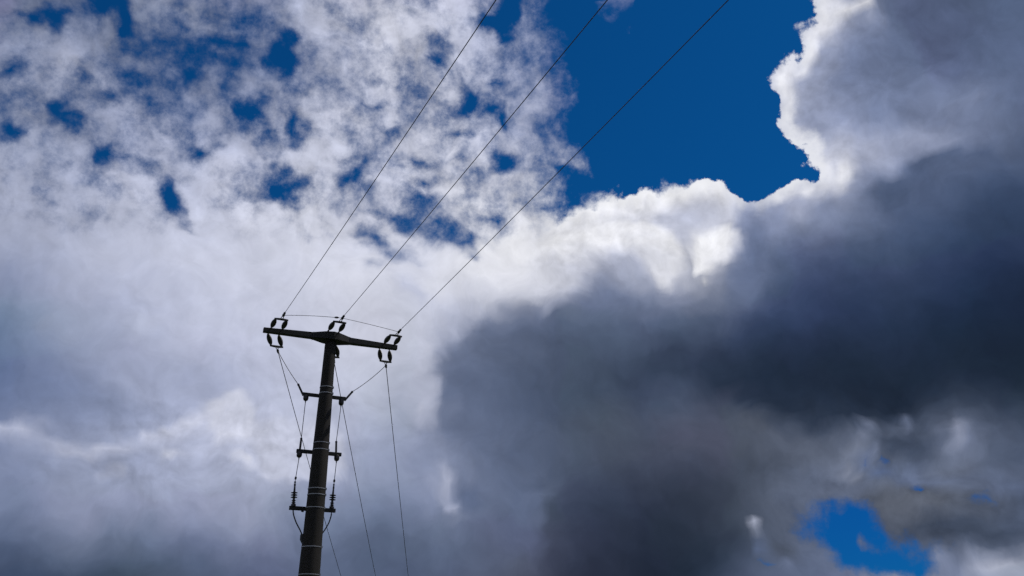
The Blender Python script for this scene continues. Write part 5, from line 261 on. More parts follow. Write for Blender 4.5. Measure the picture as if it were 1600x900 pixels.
CLOSE_UPS.append((-21.95, 4.58, 22.89, 44.59, """
191 217 248 192 218 249 194 219 250 195 220 250 196 220 251 197 221 252 198 221 252 198 221 253 199 221 253 200 221 253 200 221 254 201 221 254 202 222 254 203 222 254 203 221 254 201 220 255 198 218 255 196 217 255 192 214 255 185 209 255 179 204 255 172 198 255 162 190 255 143 173 255 123 156 255 109 145 255 103 139 255 99 136 255 96 133 255 94 131 255 92 129 255 90 128 255
194 219 244 194 219 245 195 220 246 196 220 247 197 221 248 198 221 248 199 221 249 199 221 250 200 222 250 201 222 251 202 222 251 203 222 252 203 223 252 204 222 252 204 222 252 202 221 252 200 219 253 197 218 253 194 215 253 189 212 253 184 208 253 178 203 253 175 200 253 168 193 254 148 177 254 130 162 254 121 154 254 115 149 254 112 146 254 112 146 254 110 145 255 105 143 255
196 221 240 197 221 241 197 221 242 197 221 243 198 221 244 199 221 244 200 222 245 200 222 246 202 223 246 203 224 247 205 225 248 206 225 248 207 225 248 207 225 248 206 224 248 204 222 249 201 220 248 192 215 242 198 218 249 197 218 249 194 215 250 189 211 250 185 207 250 183 205 250 179 202 251 175 197 251 157 183 251 141 170 252 147 175 252 163 189 253 157 184 254 120 156 254
198 222 236 199 222 237 199 222 238 199 222 239 199 222 240 200 222 240 201 222 241 202 223 242 204 224 242 206 226 243 208 227 244 210 228 244 211 228 244 210 228 243 209 226 243 206 224 243 194 217 229 187 213 242 206 224 243 208 225 244 207 224 244 205 222 244 200 218 245 198 216 245 198 216 246 197 215 247 195 213 248 190 209 249 191 209 250 186 206 251 173 197 253 141 171 254
199 222 230 200 223 231 200 223 232 200 223 233 200 222 234 200 222 235 201 223 236 203 223 237 205 225 238 208 227 238 211 229 239 212 230 238 213 230 238 213 230 237 211 229 237 209 227 237 189 214 234 195 218 236 211 227 236 212 228 237 212 228 237 212 227 238 210 226 238 207 223 239 208 224 240 206 222 241 206 221 242 205 220 245 203 219 247 200 216 249 195 212 251 182 203 253
199 222 224 200 223 225 200 223 226 201 223 227 201 223 228 201 223 229 202 223 230 204 224 231 206 225 232 208 227 232 211 229 232 213 230 231 213 231 230 213 231 186 212 229 191 210 228 228 195 218 227 205 224 227 212 228 227 214 229 228 215 230 228 216 230 229 216 230 229 216 230 230 218 231 232 217 230 233 215 228 235 213 227 239 209 224 243 205 220 246 200 216 249 193 211 252
197 221 218 199 222 219 200 222 221 201 223 222 201 223 223 202 223 223 203 224 224 205 224 225 206 225 225 208 226 225 209 228 224 211 229 223 212 229 202 211 229 145 210 229 158 209 228 212 207 226 217 209 227 217 212 228 217 215 230 217 217 231 217 219 232 218 221 233 219 223 234 220 223 234 221 222 234 223 221 233 227 218 231 231 214 227 237 209 223 242 203 218 247 197 214 251
196 219 211 198 220 213 199 221 214 200 222 215 202 223 216 203 223 217 204 224 218 206 225 219 207 225 219 207 226 218 208 226 217 208 227 215 209 227 208 209 227 196 208 227 179 208 226 179 208 226 194 209 227 180 212 229 197 216 231 206 219 233 206 222 234 207 224 235 193 226 236 208 225 235 210 224 235 212 224 234 217 221 233 223 217 230 230 212 226 238 211 224 244 210 224 249
195 218 204 197 220 205 199 221 207 200 222 208 202 222 209 203 223 210 204 224 211 206 224 206 207 225 210 207 226 211 208 226 209 207 226 207 207 226 205 207 226 160 207 226 118 207 226 135 207 226 154 209 227 158 212 228 179 216 231 197 219 233 197 222 234 186 225 236 92 227 237 156 226 236 201 226 236 203 225 235 208 223 234 216 220 231 225 220 231 233 218 229 236 215 227 244
195 218 196 197 220 198 199 221 199 201 222 200 202 222 202 203 223 203 204 223 204 206 224 178 207 225 157 207 225 202 207 225 201 207 226 198 207 226 196 207 226 109 207 226 154 207 226 133 207 226 143 208 226 187 210 227 189 214 229 187 217 231 153 221 233 126 225 235 140 227 237 181 228 237 192 229 238 194 230 238 200 229 237 209 227 236 219 232 239 217 231 239 217 225 235 227
195 219 189 199 221 191 202 223 192 202 222 193 200 220 194 199 219 196 202 221 197 205 223 197 206 224 196 206 224 194 206 225 192 206 225 190 206 225 165 206 225 104 207 225 179 207 226 158 207 226 157 208 226 181 208 226 178 210 227 132 213 229 79 217 231 79 222 234 98 226 236 169 227 237 183 230 238 186 231 238 192 230 238 202 227 236 208 234 241 198 232 239 198 227 236 210
196 219 183 201 223 184 205 225 185 204 224 186 199 219 188 197 217 189 200 219 188 203 222 189 204 223 188 205 223 185 205 223 184 205 224 178 205 224 102 205 224 114 205 224 175 206 225 174 207 225 172 207 225 172 208 226 140 209 226 84 211 227 75 213 228 123 218 231 81 223 234 149 226 235 175 229 237 177 230 237 184 228 236 195 225 235 192 228 237 178 236 241 179 234 241 193
197 221 178 203 225 179 206 227 180 206 226 181 203 222 182 201 220 182 203 221 150 205 223 182 204 223 175 203 222 154 203 222 172 203 222 173 202 222 120 202 223 131 203 223 145 204 223 124 205 224 147 206 225 149 207 225 105 209 226 71 210 226 101 212 227 157 215 229 142 219 231 164 223 233 167 225 235 169 226 235 176 225 234 188 224 234 174 227 236 157 231 239 158 231 239 173
198 222 174 203 226 175 206 227 175 205 226 176 204 225 177 206 225 176 207 226 114 208 226 176 205 223 174 201 221 172 201 221 169 201 221 166 200 221 162 200 221 161 200 222 111 202 222 78 203 223 121 205 224 130 207 224 109 208 225 98 210 226 132 212 227 159 214 228 160 217 230 157 219 231 145 221 232 162 222 233 170 222 232 182 222 233 160 227 236 138 233 240 138 230 239 152
198 222 172 201 224 172 203 225 173 201 223 173 200 222 166 204 224 120 207 226 128 207 225 172 203 222 169 200 220 166 199 220 163 199 220 160 198 220 158 198 220 117 199 221 136 200 221 126 202 222 124 204 223 138 206 224 140 208 225 141 209 226 154 212 227 155 216 230 155 217 230 121 217 230 70 218 230 156 219 231 164 220 231 170 221 232 149 227 236 128 232 240 122 234 241 132
199 223 172 200 223 172 198 222 172 196 220 144 196 219 83 199 221 88 203 223 151 203 223 169 201 221 166 198 219 163 197 219 159 197 219 156 196 219 154 196 219 79 197 220 123 198 221 150 200 221 141 202 222 110 204 223 120 206 224 151 209 226 151 215 230 151 220 233 151 221 234 150 218 231 144 216 229 152 217 230 160 218 231 157 220 232 140 225 235 123 228 237 109 234 241 116
196 222 172 196 221 172 194 219 172 193 217 149 193 217 66 196 218 69 199 220 103 199 220 127 198 219 165 196 218 161 196 218 133 195 218 138 195 218 152 195 219 90 195 219 144 197 220 145 199 221 106 201 222 87 203 223 99 205 224 148 209 226 149 216 231 149 222 235 149 222 236 149 218 232 149 214 229 150 215 229 158 216 230 148 218 231 133 223 234 118 220 232 104 221 232 104
193 219 172 191 217 172 189 215 170 190 215 162 192 216 94 193 217 54 195 218 86 196 218 99 196 218 164 196 218 159 195 218 86 195 218 84 194 218 149 194 218 140 195 219 149 197 220 149 199 221 126 202 222 135 203 223 139 205 223 149 208 225 149 214 230 149 220 234 149 220 234 149 216 231 149 212 228 142 212 228 155 214 228 143 216 230 130 220 232 116 218 231 102 219 231 93
187 215 170 186 214 172 186 213 167 188 214 131 190 215 125 192 216 97 194 217 153 195 217 158 195 218 164 195 218 160 195 218 73 194 218 69 194 218 150 194 218 149 196 220 149 200 223 149 203 225 149 205 225 122 205 224 86 204 223 141 206 224 149 210 227 149 214 230 149 214 230 149 211 228 148 209 226 114 209 226 153 211 227 140 213 228 127 214 229 113 215 229 100 216 230 85
180 209 167 181 209 170 182 210 172 185 212 172 188 214 164 191 215 153 193 216 170 194 217 167 195 218 164 195 218 160 195 218 86 193 217 90 194 218 150 195 220 149 200 223 149 205 227 149 208 229 149 208 228 147 206 226 131 204 224 101 204 223 111 205 224 148 207 225 149 207 225 146 206 224 129 206 224 129 206 225 149 207 225 136 209 226 123 209 226 110 210 227 97 211 227 81
174 205 163 177 206 167 180 208 170 183 211 171 186 213 172 189 215 172 192 216 170 194 217 167 195 218 163 195 218 158 192 215 95 190 214 148 191 216 150 197 221 149 203 226 149 208 229 149 210 230 149 209 229 145 206 226 133 203 223 123 203 223 132 204 223 149 203 223 145 203 223 91 203 223 126 202 223 142 203 223 146 203 223 133 204 224 120 205 224 107 205 224 93 206 225 126
171 202 147 174 204 142 177 206 166 181 209 140 185 212 156 188 214 74 191 216 89 194 217 133 195 218 163 195 218 159 190 214 106 188 211 153 189 214 150 197 221 149 204 226 149 208 229 149 209 229 149 207 227 121 204 224 107 202 223 111 203 223 136 202 222 148 202 222 141 201 222 145 200 221 146 199 221 75 199 221 116 199 221 134 200 221 138 200 221 113 200 221 124 200 221 119
167 200 98 170 202 89 174 204 151 178 207 110 183 210 135 187 213 77 190 216 74 193 217 102 195 219 151 195 219 160 191 215 149 188 212 153 190 214 150 196 220 149 202 224 149 204 226 149 205 226 143 203 224 80 201 222 90 202 222 114 202 222 136 201 222 124 200 221 111 199 221 144 197 220 122 196 220 34 196 219 97 195 219 140 195 219 140 195 219 138 195 218 138 194 218 136
163 197 54 167 199 50 171 202 131 176 205 131 180 209 147 185 212 73 189 215 75 193 217 119 195 219 148 197 220 160 195 219 156 192 216 153 193 217 150 196 220 149 198 222 149 200 223 149 200 223 149 200 222 137 201 222 134 201 222 138 201 222 147 200 221 138 198 220 128 196 220 140 195 219 73 193 218 71 192 217 124 191 217 140 191 216 140 190 216 139 189 216 138 188 215 135
158 193 52 162 196 49 167 199 96 172 203 163 178 207 153 183 211 90 188 214 109 193 218 166 198 222 164 202 225 160 202 225 157 200 223 153 198 222 151 197 221 137 198 221 118 198 221 149 199 222 149 200 222 149 200 222 149 201 222 149 200 221 143 198 221 141 196 220 149 194 219 133 192 217 100 190 217 140 189 216 142 187 215 136 186 214 140 185 214 128 184 213 126 183 212 99
154 190 92 158 192 89 163 196 120 168 200 163 174 204 138 180 209 88 186 212 135 193 218 168 201 224 165 206 228 161 208 230 157 207 228 154 202 225 151 199 222 134 198 222 96 199 222 106 199 222 146 201 223 149 203 224 149 203 224 148 201 222 107 197 220 86 195 219 132 192 218 138 190 216 115 187 215 119 185 214 123 184 213 126 182 212 134 181 211 105 179 210 89 178 209 74
148 186 136 153 189 119 158 193 125 164 197 162 171 202 157 177 206 129 183 211 155 190 216 168 199 223 165 206 228 162 209 230 158 209 230 155 205 227 152 200 223 150 198 222 149 197 220 147 195 218 149 200 221 149 206 227 149 207 227 149 204 225 147 198 221 144 193 218 149 190 217 149 188 215 149 185 214 85 183 213 97 181 212 126 179 210 114 177 209 102 175 208 89 174 207 75
143 182 145 148 185 107 154 190 120 160 194 159 167 199 146 174 204 144 180 208 164 186 213 169 193 218 166 200 224 162 204 227 159 205 227 155 203 225 153 200 223 150 199 222 149 196 218 149 192 214 149 196 218 149 205 226 149 207 227 149 203 225 149 197 221 149 192 218 149 189 216 149 186 215 135 183 213 33 181 212 92 178 210 130 176 209 118 174 208 106 172 207 94 170 205 81
139 179 142 143 182 135 149 186 146 156 192 127 163 197 117 170 202 107 177 206 141 182 209 169 186 213 167 192 217 163 197 220 156 199 222 122 199 222 107 198 221 133 199 222 150 197 220 149 194 216 149 195 217 149 201 223 149 202 224 149 199 222 149 195 219 119 191 217 114 188 215 73 185 214 61 182 212 91 179 211 143 176 209 134 174 208 122 172 207 111 170 205 103 168 204 88
135 176 138 139 179 146 145 184 103 153 189 58 160 194 115 167 199 101 173 203 135 175 204 168 178 205 167 184 210 164 191 216 161 194 218 155 196 220 141 198 221 142 199 222 150 199 222 149 199 221 149 198 221 149 199 221 149 198 221 149 196 220 148 193 218 49 190 217 52 187 215 106 184 213 139 180 212 150 178 210 150 175 209 139 173 207 128 170 206 117 168 204 107 165 203 103
132 174 135 136 177 143 142 181 48 149 187 29 157 192 115 165 197 134 170 201 153 171 200 171 173 201 168 180 206 165 188 213 162 193 218 159 196 220 156 198 221 153 201 223 150 204 225 150 203 225 149 200 222 149 198 221 149 197 220 149 195 219 138 193 218 67 189 216 97 186 215 149 182 213 148 179 211 138 176 209 141 173 208 142 171 206 132 168 205 122 166 203 111 163 202 106
130 173 136 134 176 135 140 180 26 148 185 29 155 191 89 163 196 167 169 201 171 172 202 171 175 203 169 180 207 167 188 214 164 194 218 161 198 221 158 200 222 149 204 225 111 207 228 148 207 227 150 202 224 149 198 221 149 197 220 149 195 219 91 192 218 83 188 216 143 185 214 117 181 212 88 178 211 113 175 209 142 172 207 135 169 206 126 167 204 116 164 202 107 161 201 102
130 173 129 134 176 136 140 180 28 147 185 30 154 190 119 162 195 165 169 200 149 175 204 160 179 207 130 184 211 155 191 216 165 198 221 162 202 224 159 203 224 157 204 225 154 206 227 152 205 226 151 202 224 150 198 221 150 196 220 149 194 219 92 191 217 113 189 217 112 189 218 126 184 214 148 177 210 150 174 208 138 171 207 129 168 205 119 165 203 109 162 201 103 159 200 87
132 173 125 135 176 143 141 180 38 148 185 32 155 190 126 162 195 152 169 200 114 174 204 170 180 208 138 186 212 146 194 218 166 201 223 164 206 227 161 207 227 158 205 226 156 203 224 154 200 223 153 199 221 147 197 220 134 196 220 150 193 219 140 190 217 135 192 219 83 193 221 112 187 217 152 177 210 147 173 208 134 170 206 122 167 204 112 163 202 102 160 201 92 158 199 80
133 175 136 137 177 143 143 182 90 149 186 34 157 192 54 165 197 163 171 202 158 176 205 172 180 208 171 187 213 170 196 219 168 204 225 165 209 229 163 210 229 160 207 227 158 202 224 156 199 221 154 198 221 108 197 220 60 195 220 147 193 218 152 190 217 138 188 216 90 188 217 117 182 214 154 175 209 147 172 207 134 169 205 121 165 204 108 162 202 95 159 200 85 156 198 73
135 176 121 139 179 120 145 183 92 151 188 42 160 194 82 168 200 156 175 205 172 180 208 172 183 210 170 187 213 167 196 219 169 204 225 167 209 229 165 210 230 162 207 228 160 203 224 158 199 221 152 198 221 124 197 220 92 195 219 140 193 218 152 189 217 152 186 215 128 182 213 143 178 211 156 175 209 148 171 207 135 168 205 123 165 203 110 162 202 97 159 200 97 156 198 93
137 177 100 141 180 100 147 184 106 154 189 134 162 195 165 172 202 172 179 207 172 183 210 172 185 212 157 188 213 147 194 218 167 202 223 169 208 228 167 209 229 164 207 227 146 202 223 132 199 221 146 198 221 118 197 220 104 195 219 116 192 218 141 189 216 156 185 215 156 182 213 157 178 211 154 174 209 135 171 207 136 168 205 124 165 203 111 161 201 99 158 200 102 155 198 101
138 178 105 143 181 101 149 185 130 155 190 167 164 196 172 173 203 172 180 208 172 185 211 172 187 212 156 188 213 143 193 216 165 201 223 170 208 228 168 211 230 166 208 228 165 203 224 163 199 221 160 198 221 149 196 220 131 195 219 125 192 218 153 189 216 158 185 214 159 182 213 157 178 211 147 174 209 72 171 207 118 168 205 120 164 203 110 161 201 99 158 200 86 155 198 71
140 179 135 144 182 126 150 187 146 157 191 171 165 196 172 173 202 172 180 207 172 185 211 172 187 212 169 189 213 163 193 216 171 200 222 171 207 227 170 211 230 168 209 229 167 205 226 165 200 222 164 198 221 163 196 220 146 195 219 129 192 218 161 189 216 161 185 214 161 182 212 142 178 211 128 174 209 42 171 207 82 168 205 112 164 203 103 161 201 94 158 200 83 155 198 69
141 180 164 146 183 157 152 188 165 159 192 172 166 197 172 173 202 172 179 206 172 183 209 172 187 212 172 189 213 172 193 216 172 198 220 172 205 225 171 208 228 170 208 228 169 205 226 167 200 223 166 198 221 165 196 220 164 195 219 163 192 218 163 189 216 163 185 214 152 182 212 99 178 211 77 174 209 47 171 207 45 168 205 104 165 203 96 161 201 87 158 200 77 155 198 64
142 180 172 147 184 172 153 188 172 160 193 172 167 198 172 173 202 172 179 206 172 183 209 172 187 211 172 190 214 172 193 216 172 196 219 172 200 222 172 203 224 171 203 224 170 201 223 169 199 221 168 197 221 167 196 220 167 195 219 166 192 218 166 189 216 161 185 214 146 182 212 93 178 211 70 174 209 32 171 207 8 168 205 93 165 203 88 161 201 79 158 200 70 155 198 57
142 181 172 148 185 172 154 189 172 161 194 172 168 198 172 174 203 172 180 206 172 184 209 172 187 212 172 191 214 172 194 216 172 196 219 172 198 220 172 200 221 172 200 221 171 199 221 171 198 221 170 197 221 169 196 220 169 195 219 168 192 218 168 189 216 156 185 214 145 181 212 125 178 211 109 174 209 29 171 207 2 168 205 85 165 203 81 162 202 72 158 200 62 156 198 50
143 181 172 149 185 172 155 190 172 162 194 172 169 199 172 175 203 172 180 207 172 184 210 172 188 212 172 191 214 172 194 217 172 197 219 172 199 220 172 200 221 172 199 221 172 199 221 172 198 221 171 197 221 171 196 220 170 194 219 170 192 218 166 189 216 154 185 214 142 181 212 129 178 211 118 174 209 43 171 207 11 168 205 82 165 203 75 162 202 65 159 200 55 156 198 43
144 182 172 149 186 172 156 190 172 163 195 172 170 199 172 176 204 172 181 207 172 185 210 172 188 212 172 191 215 172 194 217 172 197 219 172 199 220 172 200 221 172 199 221 172 199 221 172 198 221 172 197 221 172 196 220 172 194 219 171 192 218 166 189 216 154 185 214 141 181 212 129 178 211 116 174 209 72 171 207 45 168 205 80 165 203 70 162 202 59 159 200 48 156 198 36
"""))
CLOSE_UPS.append((-33.54, -21.04, 9.43, 17.63, """
120 162 255 120 162 255 120 162 255 120 162 255 120 162 255 121 163 255 123 163 255 124 164 255 126 165 255 128 167 255 130 168 255 132 169 255 134 170 255 136 171 255 137 172 255 138 172 255 138 173 255 139 173 255 139 173 255 140 174 255 140 174 255 140 174 255 141 175 255 141 175 255 141 175 255 141 176 255 142 176 255 142 176 255 142 177 255 142 177 255 142 177 255 142 177 255
122 164 255 122 164 255 122 164 255 122 164 255 123 164 255 123 165 255 125 165 255 127 166 255 129 168 255 131 169 255 133 170 255 135 171 255 136 172 255 138 173 255 139 174 255 140 174 255 141 175 255 141 175 255 142 176 255 142 176 255 143 177 255 144 177 255 144 178 255 145 178 255 145 179 255 146 180 255 146 180 255 147 181 255 147 181 255 147 182 255 148 182 255 148 182 255
124 166 255 123 165 255 123 165 255 124 165 255 124 166 255 125 166 255 127 167 255 128 168 255 130 169 255 132 170 255 134 171 255 136 172 255 138 173 255 139 174 255 140 175 255 141 176 255 142 176 255 142 177 255 143 177 255 144 178 255 144 178 255 145 179 255 146 180 255 147 180 255 147 181 255 148 182 255 149 183 255 150 183 255 150 184 255 151 185 255 151 185 255 152 186 255
127 168 255 127 168 255 125 167 255 125 167 255 126 167 255 127 168 255 128 169 255 130 170 255 132 171 255 134 172 255 136 173 255 137 174 255 139 175 255 140 175 255 141 176 255 142 177 255 151 183 255 153 184 255 154 185 255 154 185 255 147 181 255 146 180 255 147 181 255 148 182 255 149 182 255 150 183 255 151 184 255 151 185 255 152 186 255 153 187 255 154 188 255 155 188 255
158 192 255 146 183 255 131 172 255 126 168 255 127 168 255 128 169 255 129 170 255 131 171 255 133 172 255 135 173 255 136 174 255 138 175 255 140 175 255 141 176 255 142 177 255 142 177 255 143 178 255 148 182 255 159 189 255 160 189 255 148 182 255 147 181 255 148 182 255 149 183 255 150 184 255 151 185 255 152 186 255 153 187 255 154 188 255 155 189 255 156 190 255 157 191 255
175 204 255 153 188 255 131 172 255 126 168 255 127 169 255 128 169 255 130 170 255 132 171 255 134 172 255 136 174 255 140 177 255 144 179 255 146 181 255 147 182 255 148 182 255 148 183 255 147 181 255 146 181 255 146 180 255 146 180 255 146 181 255 147 182 255 148 183 255 150 184 255 152 186 255 153 187 255 155 188 255 156 189 255 157 190 255 158 191 255 159 192 255 160 193 255
169 200 255 145 182 255 132 173 255 130 172 255 131 172 255 132 172 255 136 175 255 140 178 255 144 181 255 150 185 255 156 190 255 164 195 255 169 199 255 171 200 255 172 201 255 172 201 255 168 198 255 164 195 255 160 192 255 157 189 255 153 186 255 151 185 255 150 185 255 152 186 255 154 188 255 158 191 255 164 194 255 163 195 255 162 194 255 162 195 255 163 195 255 163 196 255
166 197 255 160 194 255 156 190 255 152 187 255 147 184 255 145 182 255 148 184 255 151 187 255 155 189 255 158 191 255 161 194 255 166 197 255 166 197 255 165 196 255 155 188 255 165 196 255 179 206 255 180 208 255 178 206 255 174 203 255 170 199 255 165 196 255 162 193 255 160 192 255 160 192 255 164 195 255 181 205 255 191 212 255 186 209 255 169 200 255 168 199 255 168 199 255
145 183 255 170 201 255 177 205 255 174 204 255 172 202 255 169 200 255 173 203 255 175 204 255 155 189 255 138 176 255 134 173 255 136 174 255 137 175 255 138 175 255 139 176 255 141 177 255 142 178 255 143 179 255 149 183 255 159 192 255 163 194 255 161 192 255 165 196 255 171 200 255 171 201 255 171 201 255 169 199 255 166 197 255 166 197 255 169 200 255 172 202 255 173 203 255
110 158 255 111 158 255 112 159 255 114 160 255 116 161 255 124 167 255 128 170 255 139 178 255 142 180 255 141 179 255 136 175 255 132 171 255 133 172 255 135 174 255 137 175 255 139 176 255 140 177 255 142 178 255 144 179 255 145 181 255 147 182 255 153 187 255 181 208 255 183 210 255 182 209 255 181 208 255 180 207 255 177 205 255 171 201 255 167 198 255 167 198 255 171 201 255
106 155 255 107 155 255 108 156 255 110 157 255 112 159 255 114 160 255 116 161 255 118 162 255 120 163 255 122 165 255 124 166 255 126 167 255 128 169 255 130 170 255 132 171 255 134 173 255 136 174 255 138 175 255 140 177 255 142 178 255 144 180 255 147 182 255 150 185 255 152 187 255 162 195 255 186 211 255 187 212 255 185 211 255 182 209 255 180 208 255 178 207 255 177 206 255
102 152 255 104 153 255 105 154 255 107 155 255 109 157 255 111 158 255 113 159 255 115 160 255 116 161 255 118 162 255 121 164 255 123 165 255 125 167 255 127 168 255 129 169 255 130 170 255 132 171 255 134 172 255 135 173 255 138 175 255 140 177 255 143 179 255 146 182 255 150 185 255 154 188 255 157 191 255 162 195 255 186 212 255 191 215 255 190 215 255 185 211 255 182 210 255
99 150 255 101 151 255 103 152 255 105 154 255 107 155 255 109 156 255 111 158 255 113 159 255 114 160 255 116 161 255 118 162 255 121 164 255 123 165 255 125 167 255 127 168 255 129 169 255 130 170 255 132 171 255 134 173 255 136 174 255 139 176 255 141 178 255 145 181 255 148 184 255 152 188 255 156 191 255 159 193 255 161 195 255 173 204 255 193 217 255 192 217 255 192 216 255
97 148 255 99 150 255 101 151 255 103 153 255 106 154 255 108 156 255 110 157 255 112 158 255 113 159 255 115 160 255 116 161 255 119 162 255 121 164 255 123 165 255 126 167 255 128 169 255 131 170 255 133 172 255 136 174 255 139 176 255 142 179 255 145 181 255 147 184 255 151 186 255 154 189 255 157 192 255 159 194 255 161 195 255 162 197 255 164 198 255 188 214 255 201 222 255
96 148 255 98 149 255 100 150 255 102 152 255 105 154 255 107 155 255 110 157 255 111 158 255 113 159 255 115 160 255 116 161 255 118 162 255 120 164 255 123 165 255 126 168 255 130 170 255 134 173 255 138 176 255 142 179 255 145 182 255 148 184 255 151 187 255 153 188 255 155 190 255 157 192 255 158 193 255 159 194 255 160 195 255 161 196 255 163 197 255 176 206 255 195 218 255
97 149 255 98 150 255 100 151 255 103 153 255 106 154 255 108 156 255 111 157 255 113 159 255 115 160 255 117 161 255 119 163 255 121 164 255 123 166 255 126 168 255 130 170 255 134 174 255 139 177 255 143 180 255 148 184 255 151 186 255 153 189 255 155 190 255 156 191 255 157 192 255 158 192 255 158 193 255 159 194 255 160 195 255 161 195 255 162 196 255 163 198 255 165 199 255
99 150 255 101 151 255 103 153 255 105 154 255 108 156 255 111 158 255 114 160 255 116 161 255 119 163 255 121 164 255 123 166 255 126 168 255 128 169 255 131 171 255 134 174 255 139 177 255 143 180 255 147 183 255 150 186 255 153 188 255 154 189 255 156 191 255 157 192 255 157 192 255 158 193 255 159 194 255 160 194 255 160 195 255 161 196 255 162 196 255 163 197 255 165 198 255
101 152 255 103 153 255 106 155 255 109 157 255 112 159 255 115 161 255 118 163 255 121 165 255 123 166 255 126 168 255 128 170 255 131 172 255 133 173 255 136 175 255 139 177 255 142 179 255 145 182 255 148 184 255 151 186 255 153 188 255 155 190 255 156 191 255 157 192 255 158 193 255 159 194 255 160 194 255 161 195 255 161 196 255 162 196 255 163 197 255 164 198 255 166 199 255
"""))
